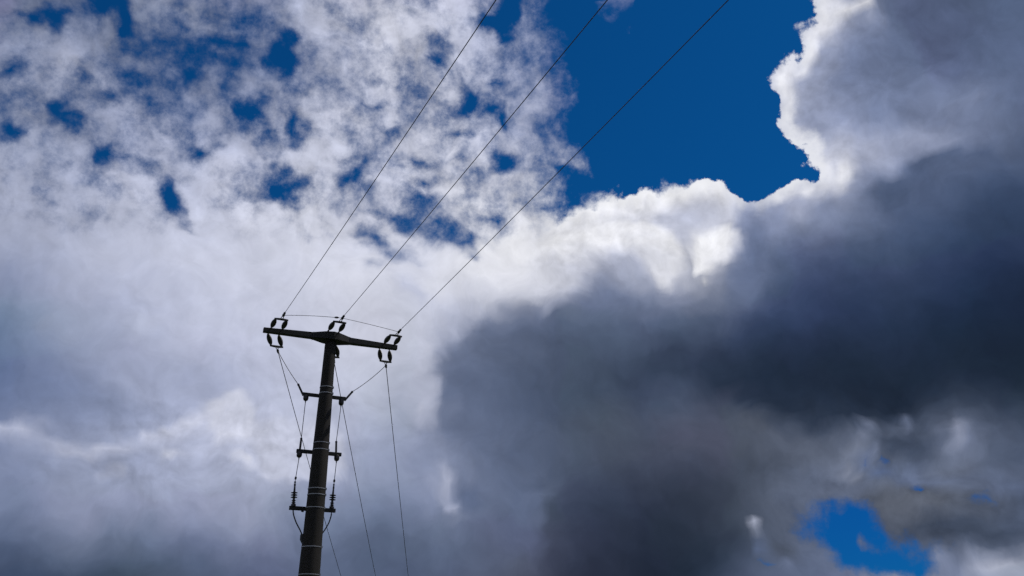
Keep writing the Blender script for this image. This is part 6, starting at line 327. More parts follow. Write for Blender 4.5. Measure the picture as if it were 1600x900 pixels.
CLOSE_UPS.append((-23.2, -10.08, 10.22, 18.57, """
148 182 255 148 182 255 149 183 255 150 184 255 150 184 255 151 185 255 151 185 255 152 185 255 153 186 255 153 186 255 154 186 255 154 186 255 154 186 255 155 186 255 154 186 255 153 185 255 152 184 255 150 183 255 148 181 255 145 180 255 143 178 255 141 176 255 138 175 255 136 173 255 134 171 255 131 169 255 129 167 255 127 165 255 125 163 255 123 161 255 121 159 255 119 158 255
149 183 255 150 184 255 151 185 255 152 186 255 153 186 255 153 187 255 154 187 255 155 188 255 156 188 255 156 189 255 157 189 255 158 189 255 158 189 255 158 189 255 158 189 255 157 188 255 156 187 255 154 186 255 152 185 255 150 183 255 147 182 255 145 180 255 143 179 255 141 177 255 139 175 255 136 173 255 134 171 255 132 169 255 130 167 255 128 165 255 125 163 255 123 162 255
151 184 255 152 185 255 153 186 255 154 187 255 155 188 255 156 189 255 156 189 255 157 190 255 158 191 255 159 191 255 160 192 255 161 192 255 161 192 255 162 192 255 165 195 255 166 196 255 164 194 255 162 193 255 160 191 255 157 189 255 154 187 255 152 185 255 149 183 255 146 181 255 144 179 255 141 178 255 139 176 255 137 174 255 134 171 255 132 169 255 130 167 255 128 165 255
152 186 255 153 187 255 154 188 255 155 189 255 156 190 255 158 191 255 159 191 255 160 192 255 161 193 255 162 193 255 163 194 255 164 195 255 164 195 255 165 195 255 174 202 255 190 214 255 189 214 255 189 214 255 189 213 255 188 213 255 186 212 255 185 211 255 184 210 255 182 209 255 176 204 255 149 184 255 144 180 255 142 178 255 139 175 255 137 173 255 134 171 255 132 169 255
154 188 255 156 189 255 157 190 255 158 191 255 159 192 255 160 193 255 161 193 255 162 194 255 163 195 255 165 196 255 166 197 255 167 197 255 168 198 255 169 199 255 180 207 255 190 215 255 190 215 255 190 214 255 190 214 255 189 214 255 189 214 255 189 214 255 188 213 255 188 213 255 188 213 255 181 208 255 155 188 255 146 181 255 144 179 255 141 177 255 139 175 255 136 173 255
157 190 255 159 192 255 160 193 255 161 194 255 162 194 255 162 195 255 163 196 255 164 196 255 166 197 255 167 198 255 169 199 255 174 203 255 186 211 255 187 211 255 186 212 255 191 215 255 191 215 255 191 215 255 191 215 255 190 215 255 190 215 255 190 214 255 189 214 255 189 214 255 189 214 255 188 213 255 186 211 255 161 193 255 149 183 255 146 181 255 143 179 255 141 177 255
176 202 255 185 208 255 177 203 255 165 197 255 165 197 255 166 198 255 166 198 255 167 199 255 168 199 255 170 201 255 181 207 255 196 218 255 204 223 255 182 209 255 189 214 255 192 216 255 192 216 255 192 216 255 191 216 255 191 216 255 191 215 255 191 215 255 190 215 255 190 215 255 190 214 255 189 214 255 189 213 255 185 210 255 153 187 255 150 184 255 148 182 255 146 181 255
166 197 255 177 203 255 183 207 255 175 203 255 170 200 255 170 201 255 171 201 255 172 202 255 172 202 255 176 205 255 191 215 255 195 217 255 181 209 255 181 208 255 192 216 255 193 217 255 193 217 255 193 217 255 192 216 255 192 216 255 192 216 255 192 216 255 192 216 255 191 216 255 191 215 255 190 215 255 189 214 255 188 213 255 161 193 255 154 187 255 151 185 255 149 183 255
173 202 255 168 199 255 165 196 255 166 197 255 170 201 255 173 203 255 174 204 255 175 204 255 175 204 255 176 205 255 178 206 255 180 208 255 183 210 255 184 211 255 193 217 255 194 217 255 194 217 255 193 217 255 193 217 255 193 217 255 193 217 255 193 217 255 193 217 255 192 216 255 192 216 255 191 215 255 190 215 255 190 214 255 170 200 255 157 190 255 154 187 255 152 185 255
181 208 255 178 207 255 174 203 255 169 199 255 167 198 255 170 201 255 175 205 255 193 217 255 190 215 255 189 214 255 189 214 255 190 215 255 189 215 255 189 214 255 194 218 255 194 218 255 194 218 255 194 218 255 194 218 255 194 217 255 194 217 255 194 217 255 193 217 255 193 217 255 192 216 255 192 216 255 191 215 255 190 215 255 173 202 255 160 192 255 156 189 255 154 187 255
187 212 255 186 211 255 182 209 255 180 208 255 177 206 255 176 205 255 182 210 255 202 223 255 202 223 255 202 223 255 202 223 255 203 224 255 203 224 255 195 218 255 195 218 255 194 218 255 194 218 255 194 218 255 194 218 255 194 218 255 194 218 255 194 218 255 194 217 255 193 217 255 193 217 255 192 216 255 192 216 255 191 215 255 169 199 255 163 194 255 159 191 255 156 189 255
161 194 255 187 213 255 188 214 255 187 213 255 182 210 255 181 209 255 197 220 255 201 223 255 201 223 255 201 223 255 202 223 255 202 223 255 203 224 255 197 220 255 195 218 255 195 218 255 194 218 255 194 218 255 194 218 255 194 218 255 194 218 255 194 218 255 194 218 255 194 217 255 193 217 255 193 217 255 192 216 255 189 214 255 170 200 255 166 197 255 162 193 255 158 191 255
158 192 255 160 195 255 189 214 255 193 217 255 192 216 255 185 212 255 202 223 255 201 223 255 201 223 255 201 223 255 201 223 255 202 223 255 203 224 255 197 220 255 190 215 255 194 218 255 194 218 255 194 218 255 194 218 255 194 218 255 194 218 255 194 218 255 194 218 255 194 217 255 193 217 255 193 217 255 188 213 255 177 206 255 173 202 255 169 199 255 165 196 255 162 193 255
158 193 255 160 195 255 162 196 255 178 207 255 191 216 255 194 218 255 202 223 255 201 223 255 201 222 255 201 223 255 201 223 255 201 223 255 202 223 255 186 213 255 182 210 255 183 211 255 187 213 255 192 216 255 192 216 255 191 216 255 190 215 255 188 214 255 188 214 255 187 213 255 186 212 255 184 211 255 180 208 255 178 206 255 176 205 255 173 202 255 170 200 255 166 197 255
158 193 255 160 195 255 162 196 255 163 198 255 182 210 255 201 222 255 203 223 255 201 223 255 201 223 255 201 223 255 201 223 255 202 223 255 196 219 255 182 211 255 182 210 255 182 210 255 183 211 255 183 211 255 184 211 255 184 212 255 185 212 255 185 212 255 185 212 255 184 211 255 184 211 255 183 210 255 181 209 255 180 208 255 178 206 255 177 205 255 174 203 255 172 201 255
159 193 255 160 194 255 161 196 255 163 197 255 172 203 255 194 217 255 203 223 255 202 223 255 202 223 255 202 223 255 202 223 255 198 221 255 182 211 255 181 209 255 181 210 255 182 210 255 183 211 255 183 211 255 184 211 255 185 212 255 185 212 255 185 212 255 186 212 255 185 212 255 185 211 255 184 211 255 183 210 255 182 209 255 181 208 255 180 207 255 178 206 255 176 204 255
159 194 255 160 194 255 161 195 255 162 196 255 163 197 255 165 199 255 173 204 255 198 220 255 203 224 255 203 224 255 193 218 255 180 209 255 179 209 255 180 209 255 181 210 255 182 210 255 183 211 255 184 211 255 184 212 255 185 212 255 186 212 255 186 213 255 186 213 255 186 213 255 186 212 255 186 212 255 185 211 255 184 210 255 183 210 255 182 209 255 181 208 255 180 206 255
159 194 255 160 195 255 161 195 255 162 196 255 163 197 255 164 198 255 166 200 255 169 201 255 176 206 255 179 208 255 175 206 255 177 207 255 179 208 255 180 209 255 181 210 255 182 210 255 183 211 255 184 211 255 185 212 255 185 212 255 186 213 255 187 213 255 187 213 255 187 213 255 187 213 255 187 213 255 187 212 255 186 212 255 186 211 255 185 211 255 184 210 255 183 209 255
160 194 255 161 195 255 161 196 255 162 197 255 163 197 255 165 199 255 166 200 255 169 201 255 171 203 255 173 205 255 175 206 255 177 208 255 179 209 255 180 209 255 181 210 255 182 211 255 183 211 255 184 212 255 185 212 255 186 213 255 187 213 255 187 213 255 188 214 255 188 214 255 188 214 255 188 214 255 188 213 255 188 213 255 188 213 255 188 212 255 187 212 255 186 211 255
161 195 255 162 196 255 162 197 255 163 198 255 165 199 255 166 200 255 168 201 255 170 202 255 172 204 255 174 205 255 176 207 255 178 208 255 180 209 255 181 210 255 182 210 255 183 211 255 184 211 255 185 212 255 186 212 255 187 213 255 187 213 255 188 214 255 189 214 255 189 214 255 190 215 255 190 215 255 190 215 255 190 214 255 190 214 255 190 214 255 189 214 255 188 213 255
163 197 255 164 198 255 165 199 255 166 200 255 167 201 255 169 202 255 171 203 255 172 204 255 174 206 255 176 207 255 178 208 255 180 209 255 181 210 255 182 210 255 183 211 255 184 212 255 185 212 255 185 213 255 186 213 255 187 214 255 188 214 255 189 214 255 190 215 255 190 215 255 191 215 255 191 215 255 191 215 255 192 216 255 192 216 255 192 215 255 192 215 255 191 214 255
166 200 255 168 201 255 169 202 255 170 203 255 171 204 255 173 205 255 174 206 255 176 207 255 177 208 255 179 209 255 180 210 255 181 210 255 182 211 255 183 211 255 184 212 255 185 212 255 186 213 255 186 213 255 187 214 255 188 214 255 189 215 255 190 215 255 191 215 255 191 216 255 192 216 255 192 216 255 193 216 255 193 216 255 193 216 255 194 216 255 193 216 255 193 215 255
"""))
CLOSE_UPS.append((-7.82, 4.18, 8.55, 25.36, """
96 134 255 96 134 255 97 134 255 97 135 255 98 135 255 98 135 255 98 136 255 99 136 255 99 136 255 99 135 255 98 135 255 98 134 255 97 134 255 96 133 255 95 132 255 94 131 255 93 130 255 92 129 255 91 127 255 90 126 255 91 128 255 92 130 255 91 130 255 89 126 255 86 122 255 81 114 255 73 103 255 67 94 255 68 96 255 65 92 255 58 85 255 55 83 255
105 143 255 105 143 255 105 143 255 105 143 255 106 143 255 106 143 255 107 143 255 107 143 255 107 143 255 109 145 255 106 142 255 104 141 255 103 140 255 102 139 255 100 137 255 99 136 255 98 135 255 96 133 255 94 132 255 93 130 255 92 130 255 93 132 255 93 131 255 92 131 255 94 132 255 93 130 255 91 127 255 80 113 255 63 90 255 59 86 255 58 86 255 57 86 255
113 151 255 114 152 255 115 153 255 117 154 255 117 155 255 116 153 255 116 152 255 150 182 255 158 190 255 154 184 255 122 157 255 100 139 255 96 136 255 95 136 255 95 136 255 96 136 255 98 137 255 98 136 255 96 134 255 94 132 255 92 131 255 92 131 255 92 131 255 92 131 255 91 130 255 87 124 255 80 114 255 72 103 255 65 94 255 63 92 255 62 92 255 60 90 255
122 160 255 125 163 255 128 165 255 129 167 255 129 167 255 137 172 255 146 179 255 147 180 255 146 179 255 121 157 255 104 143 255 98 139 255 96 138 255 95 136 255 95 136 255 98 138 255 100 138 255 99 137 255 97 135 255 94 132 255 92 130 255 90 129 255 91 129 255 92 130 255 93 131 255 92 130 255 90 126 255 85 119 255 79 112 255 72 103 255 66 97 255 64 95 255
129 166 255 130 168 255 133 170 255 142 178 255 145 180 255 145 180 255 151 184 255 164 194 255 166 195 255 134 168 255 116 153 255 112 150 255 111 148 255 109 146 255 107 144 255 104 142 255 101 139 255 99 137 255 96 134 255 94 132 255 91 129 255 89 126 255 87 124 255 85 122 255 83 119 255 80 116 255 80 115 255 81 115 255 80 113 255 77 110 255 71 103 255 68 99 255
136 172 255 135 171 255 133 170 255 132 169 255 132 169 255 136 171 255 143 177 255 153 184 255 131 166 255 121 157 255 118 155 255 116 153 255 113 150 255 109 146 255 105 143 255 102 140 255 100 138 255 97 135 255 95 133 255 93 130 255 91 128 255 90 127 255 90 126 255 89 126 255 88 124 255 86 122 255 83 117 255 78 113 255 76 109 255 74 107 255 72 104 255 71 102 255
143 178 255 141 176 255 138 174 255 135 171 255 132 169 255 130 167 255 129 165 255 127 163 255 125 161 255 122 159 255 119 156 255 116 153 255 111 149 255 107 144 255 103 141 255 101 138 255 98 136 255 96 134 255 94 132 255 92 129 255 90 127 255 88 126 255 87 124 255 86 123 255 85 121 255 83 118 255 80 115 255 78 112 255 77 109 255 76 107 255 74 105 255 73 103 255
147 181 255 145 179 255 142 177 255 138 174 255 135 171 255 132 168 255 130 166 255 127 163 255 123 159 255 118 155 255 114 151 255 110 147 255 106 144 255 103 141 255 101 139 255 98 136 255 96 134 255 95 132 255 93 130 255 91 128 255 89 126 255 87 124 255 86 122 255 84 120 255 83 118 255 81 116 255 80 114 255 78 112 255 77 109 255 76 107 255 75 105 255 74 103 255
149 183 255 147 180 255 143 177 255 139 174 255 135 170 255 132 167 255 127 163 255 120 156 255 112 150 255 107 145 255 105 143 255 103 141 255 101 139 255 99 137 255 97 136 255 96 134 255 94 132 255 92 130 255 91 128 255 89 126 255 87 124 255 86 122 255 84 121 255 83 119 255 81 117 255 80 115 255 79 113 255 78 111 255 76 109 255 75 107 255 74 105 255 73 103 255
153 185 255 155 186 255 162 191 255 164 192 255 158 187 255 148 179 255 123 159 255 108 145 255 104 142 255 102 140 255 100 138 255 99 137 255 98 136 255 96 134 255 95 133 255 93 131 255 92 130 255 90 128 255 89 126 255 87 124 255 85 122 255 83 120 255 82 118 255 80 116 255 79 115 255 78 113 255 77 111 255 76 110 255 74 108 255 73 106 255 72 105 255 72 103 255
160 189 255 170 196 255 179 203 255 172 198 255 164 191 255 150 180 255 117 152 255 109 146 255 109 146 255 108 145 255 103 141 255 97 135 255 95 133 255 94 132 255 93 131 255 91 129 255 90 127 255 88 126 255 86 124 255 84 122 255 83 120 255 81 118 255 79 116 255 78 114 255 77 112 255 76 110 255 74 109 255 73 108 255 72 106 255 71 105 255 71 103 255 70 102 255
165 193 255 170 196 255 175 200 255 174 199 255 165 192 255 138 169 255 103 141 255 99 137 255 99 137 255 97 135 255 95 133 255 94 132 255 93 131 255 92 130 255 91 128 255 89 127 255 87 125 255 86 123 255 84 121 255 82 118 255 80 116 255 78 114 255 77 112 255 75 111 255 74 109 255 73 108 255 72 106 255 71 105 255 70 104 255 70 103 255 69 102 255 68 101 255
174 199 255 175 200 255 174 199 255 173 198 255 174 199 255 158 186 255 116 151 255 99 137 255 97 135 255 96 134 255 94 133 255 93 131 255 92 130 255 91 129 255 90 127 255 88 125 255 86 123 255 84 121 255 82 118 255 80 116 255 78 114 255 77 112 255 75 110 255 74 109 255 73 107 255 72 106 255 71 105 255 71 104 255 70 103 255 69 102 255 69 101 255 68 101 255
181 205 255 183 206 255 182 205 255 176 200 255 160 187 255 133 165 255 109 145 255 104 142 255 102 140 255 98 136 255 96 134 255 95 133 255 94 131 255 93 130 255 91 128 255 89 126 255 87 124 255 85 121 255 83 119 255 81 117 255 80 115 255 78 113 255 77 111 255 75 110 255 74 108 255 73 107 255 73 106 255 72 105 255 71 105 255 71 104 255 70 103 255 70 103 255
186 209 255 187 210 255 185 208 255 182 205 255 170 195 255 141 172 255 113 149 255 107 144 255 105 142 255 102 139 255 100 137 255 99 136 255 97 134 255 95 132 255 94 130 255 92 128 255 90 126 255 88 124 255 86 121 255 84 119 255 82 117 255 81 115 255 79 114 255 78 112 255 77 111 255 76 110 255 75 109 255 74 108 255 74 108 255 73 107 255 73 107 255 72 106 255
190 212 255 190 212 255 188 210 255 186 208 255 176 201 255 156 185 255 147 178 255 131 164 255 114 149 255 107 144 255 105 141 255 103 139 255 100 137 255 99 135 255 97 133 255 95 131 255 93 129 255 91 127 255 89 125 255 87 123 255 85 121 255 84 119 255 82 117 255 81 115 255 80 114 255 79 113 255 78 112 255 77 112 255 76 111 255 76 110 255 75 110 255 75 110 255
192 213 255 192 214 255 191 213 255 188 210 255 181 205 255 171 197 255 163 191 255 154 183 255 143 174 255 135 167 255 126 159 255 115 150 255 107 143 255 104 140 255 101 138 255 99 135 255 97 133 255 95 131 255 93 129 255 91 127 255 89 125 255 87 123 255 86 121 255 84 120 255 83 119 255 82 117 255 81 116 255 80 116 255 79 115 255 79 114 255 78 113 255 77 113 255
195 215 255 194 215 255 193 214 255 190 212 255 185 208 255 180 204 255 175 201 255 172 198 255 169 196 255 169 196 255 167 195 255 156 185 255 135 167 255 122 156 255 113 148 255 106 143 255 103 139 255 100 137 255 98 135 255 96 133 255 94 131 255 92 129 255 91 128 255 89 126 255 88 125 255 87 124 255 86 123 255 85 122 255 84 121 255 83 120 255 83 119 255 82 119 255
197 217 255 196 217 255 195 216 255 193 214 255 190 212 255 187 210 255 185 208 255 182 206 255 178 204 255 175 201 255 173 199 255 170 196 255 165 192 255 159 187 255 150 179 255 139 170 255 130 163 255 123 156 255 116 151 255 111 146 255 107 143 255 105 141 255 103 139 255 101 137 255 99 136 255 98 135 255 97 134 255 96 133 255 95 132 255 94 131 255 93 130 255 92 130 255
199 219 247 195 217 245 195 216 249 196 217 250 195 217 250 195 216 250 193 215 251 192 214 251 190 212 251 187 210 251 184 207 251 183 206 251 182 205 251 181 204 251 180 203 251 178 201 251 173 198 252 168 193 252 162 188 252 158 184 252 149 177 252 141 170 252 135 165 252 131 162 252 128 160 253 130 161 253 139 169 253 150 178 253 157 184 254 153 181 254 145 174 254 133 165 254
185 211 233 188 213 241 197 219 241 206 224 241 209 226 242 209 226 242 210 226 242 210 226 242 209 226 242 209 225 242 208 224 243 206 223 243 204 221 243 202 219 243 200 218 244 202 219 244 202 219 244 201 218 244 200 217 245 199 217 245 199 216 246 199 216 246 198 215 247 197 214 248 196 213 248 196 213 249 195 213 250 194 212 250 192 210 251 188 208 252 184 204 252 176 199 253
196 219 228 204 223 228 210 227 228 212 228 228 213 228 228 214 229 229 214 229 229 215 230 229 215 230 229 215 230 229 215 230 230 215 229 230 215 229 230 215 229 231 215 229 231 216 230 232 217 230 232 217 230 233 217 229 233 216 229 234 215 228 235 215 228 236 214 227 238 213 226 239 211 225 241 209 224 242 207 222 244 206 221 246 204 219 247 202 218 248 199 215 250 196 213 251
"""))
CLOSE_UPS.append((23.76, 37.91, 23.51, 32.95, """
58 102 255 57 101 255 57 101 255 57 100 255 57 100 255 57 100 255 57 99 255 56 99 255 56 99 255 55 98 255 54 97 255 52 96 255 51 95 255 49 93 255 48 92 255 47 91 255 45 90 255 44 89 255 44 88 255 43 87 255 43 87 255 43 87 255 44 86 255 44 86 255 44 86 255 44 86 255 44 87 255 44 87 255 45 87 255 45 87 255 45 88 255 46 88 255
62 105 255 61 105 255 61 104 255 61 104 255 61 104 255 61 104 255 61 104 255 61 103 255 60 103 255 59 102 255 58 101 255 57 100 255 55 99 255 54 98 255 52 97 255 51 96 255 50 95 255 49 94 255 49 93 255 48 93 255 48 92 255 48 91 255 47 91 255 47 91 255 47 90 255 47 90 255 47 90 255 47 91 255 48 91 255 48 91 255 49 92 255 50 93 255
67 110 255 67 110 255 67 110 255 67 109 255 67 109 255 67 109 255 66 109 255 66 108 255 65 108 255 64 107 255 62 106 255 61 105 255 60 104 255 59 103 255 58 102 255 57 102 255 56 101 255 55 100 255 54 99 255 53 97 255 52 96 255 51 95 255 50 94 255 50 93 255 49 93 255 49 93 255 49 93 255 49 93 255 50 93 255 50 94 255 51 95 255 53 96 255
76 118 255 76 117 255 75 117 255 75 117 255 74 116 255 74 116 255 73 115 255 71 114 255 70 113 255 68 112 255 67 111 255 66 110 255 65 109 255 64 108 255 63 108 255 62 107 255 61 107 255 60 105 255 59 104 255 57 102 255 55 100 255 54 98 255 52 96 255 52 96 255 51 95 255 51 95 255 51 95 255 51 95 255 52 96 255 53 97 255 55 99 255 58 102 255
87 127 255 87 127 255 86 126 255 85 125 255 84 125 255 82 123 255 80 122 255 78 120 255 76 119 255 74 117 255 72 116 255 71 115 255 70 114 255 69 114 255 68 113 255 68 113 255 67 112 255 66 111 255 64 109 255 62 107 255 59 104 255 57 102 255 56 100 255 54 99 255 54 98 255 54 98 255 54 98 255 54 99 255 56 100 255 58 103 255 62 106 255 65 109 255
103 142 246 101 140 248 98 137 253 96 136 255 94 134 255 92 132 255 89 130 255 86 127 255 82 125 255 80 123 255 77 121 255 76 120 255 74 119 255 74 119 255 74 118 255 74 118 255 73 118 255 73 118 255 71 116 255 69 113 255 66 111 255 64 108 255 61 106 255 60 104 255 59 103 255 59 103 255 59 104 255 61 105 255 63 107 255 66 110 255 70 114 255 73 117 255
117 156 220 116 154 223 113 151 229 109 147 238 105 144 249 101 141 255 97 138 255 93 134 255 87 129 255 82 125 255 79 123 255 79 123 255 79 123 255 79 124 255 79 124 255 79 124 255 79 124 255 79 124 255 78 123 255 76 121 255 74 118 255 72 116 255 70 114 255 68 112 255 67 111 255 67 111 255 68 112 255 69 113 255 71 115 255 74 118 255 76 120 255 78 122 255
123 161 194 123 161 198 123 160 206 121 157 217 113 150 230 107 146 245 101 141 255 91 132 255 82 123 255 76 118 255 75 116 255 76 118 255 79 123 255 82 126 255 82 127 255 82 127 255 82 127 255 83 127 255 83 127 255 82 126 255 81 125 255 80 123 255 78 122 255 77 120 255 76 119 255 75 119 255 76 120 255 77 120 255 77 121 255 76 119 255 76 119 255 77 119 255
133 169 169 134 169 175 141 174 186 134 169 200 127 163 214 119 157 229 99 140 244 87 128 255 78 120 255 75 116 255 74 116 255 75 117 255 79 122 255 83 127 255 83 127 255 83 127 255 83 127 255 84 127 255 84 127 255 84 127 255 84 127 255 84 127 255 83 126 255 82 125 255 81 125 255 80 124 255 83 125 255 82 124 255 81 123 255 81 122 255 81 123 255 82 123 255
207 223 144 186 208 156 194 213 170 198 215 184 152 182 200 129 165 217 122 160 234 110 149 251 90 131 255 80 122 255 78 120 255 80 123 255 82 125 255 82 126 255 82 126 255 82 126 255 83 126 255 84 127 255 84 127 255 84 127 255 84 127 255 84 127 255 83 126 255 82 126 255 82 126 255 91 133 255 90 131 255 88 129 255 86 128 255 85 127 255 85 126 255 86 127 255
184 207 126 210 225 141 214 227 159 226 236 176 215 228 194 150 181 212 130 167 230 127 165 248 128 165 255 128 165 255 125 163 255 116 156 255 96 138 255 85 128 255 82 126 255 83 127 255 83 127 255 84 127 255 84 127 255 84 127 255 87 130 255 104 145 255 107 148 255 104 145 255 101 142 255 98 140 255 96 137 255 93 134 255 91 132 255 90 130 255 89 130 255 89 130 255
195 215 131 205 222 148 202 220 165 225 235 181 220 232 198 184 207 215 149 182 233 151 183 251 151 183 255 148 181 255 145 178 255 140 175 255 134 171 255 131 168 255 131 169 255 134 171 255 134 171 255 136 173 255 136 173 255 133 170 255 128 166 255 121 160 255 114 154 255 109 150 255 106 147 255 103 144 255 100 141 255 97 138 255 94 135 255 92 133 255 91 132 255 90 132 255
211 226 140 200 218 157 193 213 173 197 216 190 197 216 207 179 204 224 162 192 241 161 191 255 160 190 255 156 188 255 151 184 255 147 181 255 145 180 255 145 180 255 145 180 255 145 180 255 144 179 255 141 177 255 136 173 255 129 167 255 122 161 255 116 157 255 114 155 255 111 152 255 108 149 255 105 145 255 101 142 255 98 139 255 95 137 255 93 135 255 92 134 255 91 133 255
207 223 146 191 213 163 189 211 180 183 207 197 177 203 215 171 198 232 163 193 249 161 191 255 157 189 255 152 185 255 147 182 255 145 180 255 144 179 255 143 178 255 140 176 255 136 173 255 131 168 255 125 164 255 120 160 255 118 159 255 118 159 255 117 158 255 116 157 255 113 154 255 109 150 255 104 146 255 101 142 255 98 140 255 95 138 255 93 136 255 92 135 255 92 135 255
195 215 145 172 199 162 173 200 179 173 200 196 168 197 213 161 191 230 152 185 247 145 180 255 139 176 255 134 171 255 130 168 255 127 165 255 123 162 255 119 159 255 116 157 255 116 157 255 116 157 255 116 157 255 117 158 255 118 159 255 119 159 255 118 159 255 117 158 255 115 155 255 110 151 255 103 145 255 98 141 255 96 139 255 94 137 255 93 136 255 92 136 255 92 136 255
177 203 142 155 188 159 151 185 176 154 187 193 151 185 210 143 179 228 132 171 245 127 166 255 121 162 255 117 158 255 115 156 255 114 155 255 113 155 255 113 154 255 113 154 255 113 154 255 113 154 255 113 155 255 115 156 255 116 157 255 117 157 255 116 156 255 114 155 255 110 151 255 104 146 255 98 140 255 96 138 255 94 137 255 93 137 255 92 136 255 92 136 255 91 136 255
"""))


AZ_MIN, AZ_MAX, EL_MIN, EL_MAX = -42.0, 42.0, 2.0, 48.0
SKY_STRENGTH = 0.1

world = bpy.data.worlds.new("World")
world.use_nodes = True
world.cycles.sampling_method = 'MANUAL'
world.cycles.sample_map_resolution = 512
wt = world.node_tree
wt.nodes.clear()
N, L = wt.nodes, wt.links


def plug(sock, v):
    if hasattr(v, "is_output"):
        L.new(v, sock)
    elif isinstance(v, (int, float)) and sock.type == 'VECTOR':
        sock.default_value = (v, v, v)
    elif sock.type == 'RGBA' and len(v) == 3:
        sock.default_value = (*v, 1)
    else:
        sock.default_value = v


def M(op, a, b=0.0, c=0.0, clamp=False):
    n = N.new('ShaderNodeMath'); n.operation = op; n.use_clamp = clamp
    for s, v in zip(n.inputs, (a, b, c)):
        plug(s, v)
    return n.outputs[0]


def V(op, a, b=(0, 0, 0), scale=None):
    n = N.new('ShaderNodeVectorMath'); n.operation = op
    plug(n.inputs[0], a); plug(n.inputs[1], b)
    if scale is not None:
        plug(n.inputs['Scale'], scale)
    return n.outputs['Value'] if op in ('DOT_PRODUCT', 'LENGTH', 'DISTANCE') else n.outputs['Vector']


def mixc(f, a, b):
    n = N.new('ShaderNodeMix'); n.data_type = 'RGBA'; n.clamp_factor = True
    plug(n.inputs[0], f); plug(n.inputs[6], a); plug(n.inputs[7], b)
    return n.outputs[2]


def mixf(f, a, b):
    n = N.new('ShaderNodeMix'); n.data_type = 'FLOAT'; n.clamp_factor = True
    plug(n.inputs[0], f); plug(n.inputs[2], a); plug(n.inputs[3], b)
    return n.outputs[0]


def step(x, lo, hi):
    n = N.new('ShaderNodeMapRange'); n.interpolation_type = 'SMOOTHSTEP'
    plug(n.inputs[0], x); plug(n.inputs[1], lo); plug(n.inputs[2], hi)
    return n.outputs[0]


def noise(vec, scale, detail=6.0, rough=0.55, lac=2.0, dist=0.0, color=False):
    n = N.new('ShaderNodeTexNoise'); n.noise_dimensions = '3D'; n.normalize = True
    plug(n.inputs['Vector'], vec)
    for k, v in (('Scale', scale), ('Detail', detail), ('Roughness', rough), ('Lacunarity', lac), ('Distortion', dist)):
        n.inputs[k].default_value = v
    return n.outputs['Color' if color else 'Fac']


def billow(vec, scale, detail=3.0, rough=0.5):
    n = N.new('ShaderNodeTexVoronoi'); n.feature = 'F1'; n.normalize = True
    plug(n.inputs['Vector'], vec)
    for k, v in (('Scale', scale), ('Detail', detail), ('Roughness', rough), ('Lacunarity', 2.2)):
        n.inputs[k].default_value = v
    return M('SUBTRACT', 1.0, n.outputs['Distance'])


def lin(value):
    c = value / 255.0
    return c / 12.92 if c < 0.04045 else ((c + 0.055) / 1.055) ** 2.4


def decode(row, colour):
    values = [int(w) for w in row.split()]
    if colour == "close":                          # red, blue, cover: a cloud's green lies between the two
        cells = [values[k:k + 3] for k in range(0, len(values), 3)]
        return [(lin(r), lin(r + (0.42 - 0.0012 * r) * (b - r)), lin(b), c / 255.0) for r, b, c in cells]
    cells = [values[k:k + 4] for k in range(0, len(values), 4)]
    if colour:
        return [(lin(c[0]), lin(c[1]), lin(c[2]), c[3] / 255.0) for c in cells]
    return [tuple(w / 255.0 for w in c) for c in cells]


def ramp(fac, cells):
    n = N.new('ShaderNodeValToRGB'); r = n.color_ramp; r.interpolation = 'LINEAR'
    m = len(cells)
    r.elements[0].position, r.elements[1].position = 0.0, 1.0
    for k in range(1, m - 1):
        r.elements.new(k / (m - 1))
    r.elements.foreach_set("color", [w for c in cells for w in c])
    r.elements[0].color = cells[0]
    plug(n.inputs[0], fac)
    return n.outputs[0], n.outputs[1]


def band_group(name, rows):
    """a node group: bands of elevation, each a ramp over azimuth, blended from band to band"""
    global N, L
    g = bpy.data.node_groups.new(name, 'ShaderNodeTree')
    for s, kind, way in (("across", 'NodeSocketFloat', 'INPUT'), ("up", 'NodeSocketFloat', 'INPUT'),
                         ("colour", 'NodeSocketColor', 'OUTPUT'), ("extra", 'NodeSocketFloat', 'OUTPUT')):
        g.interface.new_socket(name=s, in_out=way, socket_type=kind)
    keep = N, L
    N, L = g.nodes, g.links
    gi, go = N.new('NodeGroupInput'), N.new('NodeGroupOutput')
    fac, up = gi.outputs[0], M('MULTIPLY', gi.outputs[1], len(rows) - 1.0)
    col, extra = ramp(fac, rows[0])
    for k in range(1, len(rows)):
        w = M('SUBTRACT', up, k - 1.0)
        c, a = ramp(fac, rows[k])
        col, extra = mixc(w, col, c), mixf(w, extra, a)
    L.new(col, go.inputs[0]); L.new(extra, go.inputs[1])
    N, L = keep
    return g


def use_group(g, fac, up):
    n = N.new('ShaderNodeGroup'); n.node_tree = g
    plug(n.inputs[0], fac); plug(n.inputs[1], up)
    return n.outputs[0], n.outputs[1]


def table(text, u, v, colour):
    rows = [decode(r, colour) for r in text.strip().splitlines()]
    nu = len(rows[0])
    if nu <= 32:
        return use_group(band_group("sky bands", rows), u, v)
    h = (nu + 1) // 2                               # two ramps side by side, sharing the middle stop
    left = band_group("sky bands", [r[:h] for r in rows])
    right = band_group("sky bands", [r[h - 1:] for r in rows])
    at = M('MULTIPLY', u, (nu - 1.0) / (h - 1.0))
    lc, la = use_group(left, at, v)
    rc, ra = use_group(right, M('SUBTRACT', at, 1.0), v)
    side = M('GREATER_THAN', at, 1.0)
    return mixc(side, lc, rc), mixf(side, la, ra)


tc = N.new('ShaderNodeTexCoord')
dir0 = V('NORMALIZE', tc.outputs['Generated'])


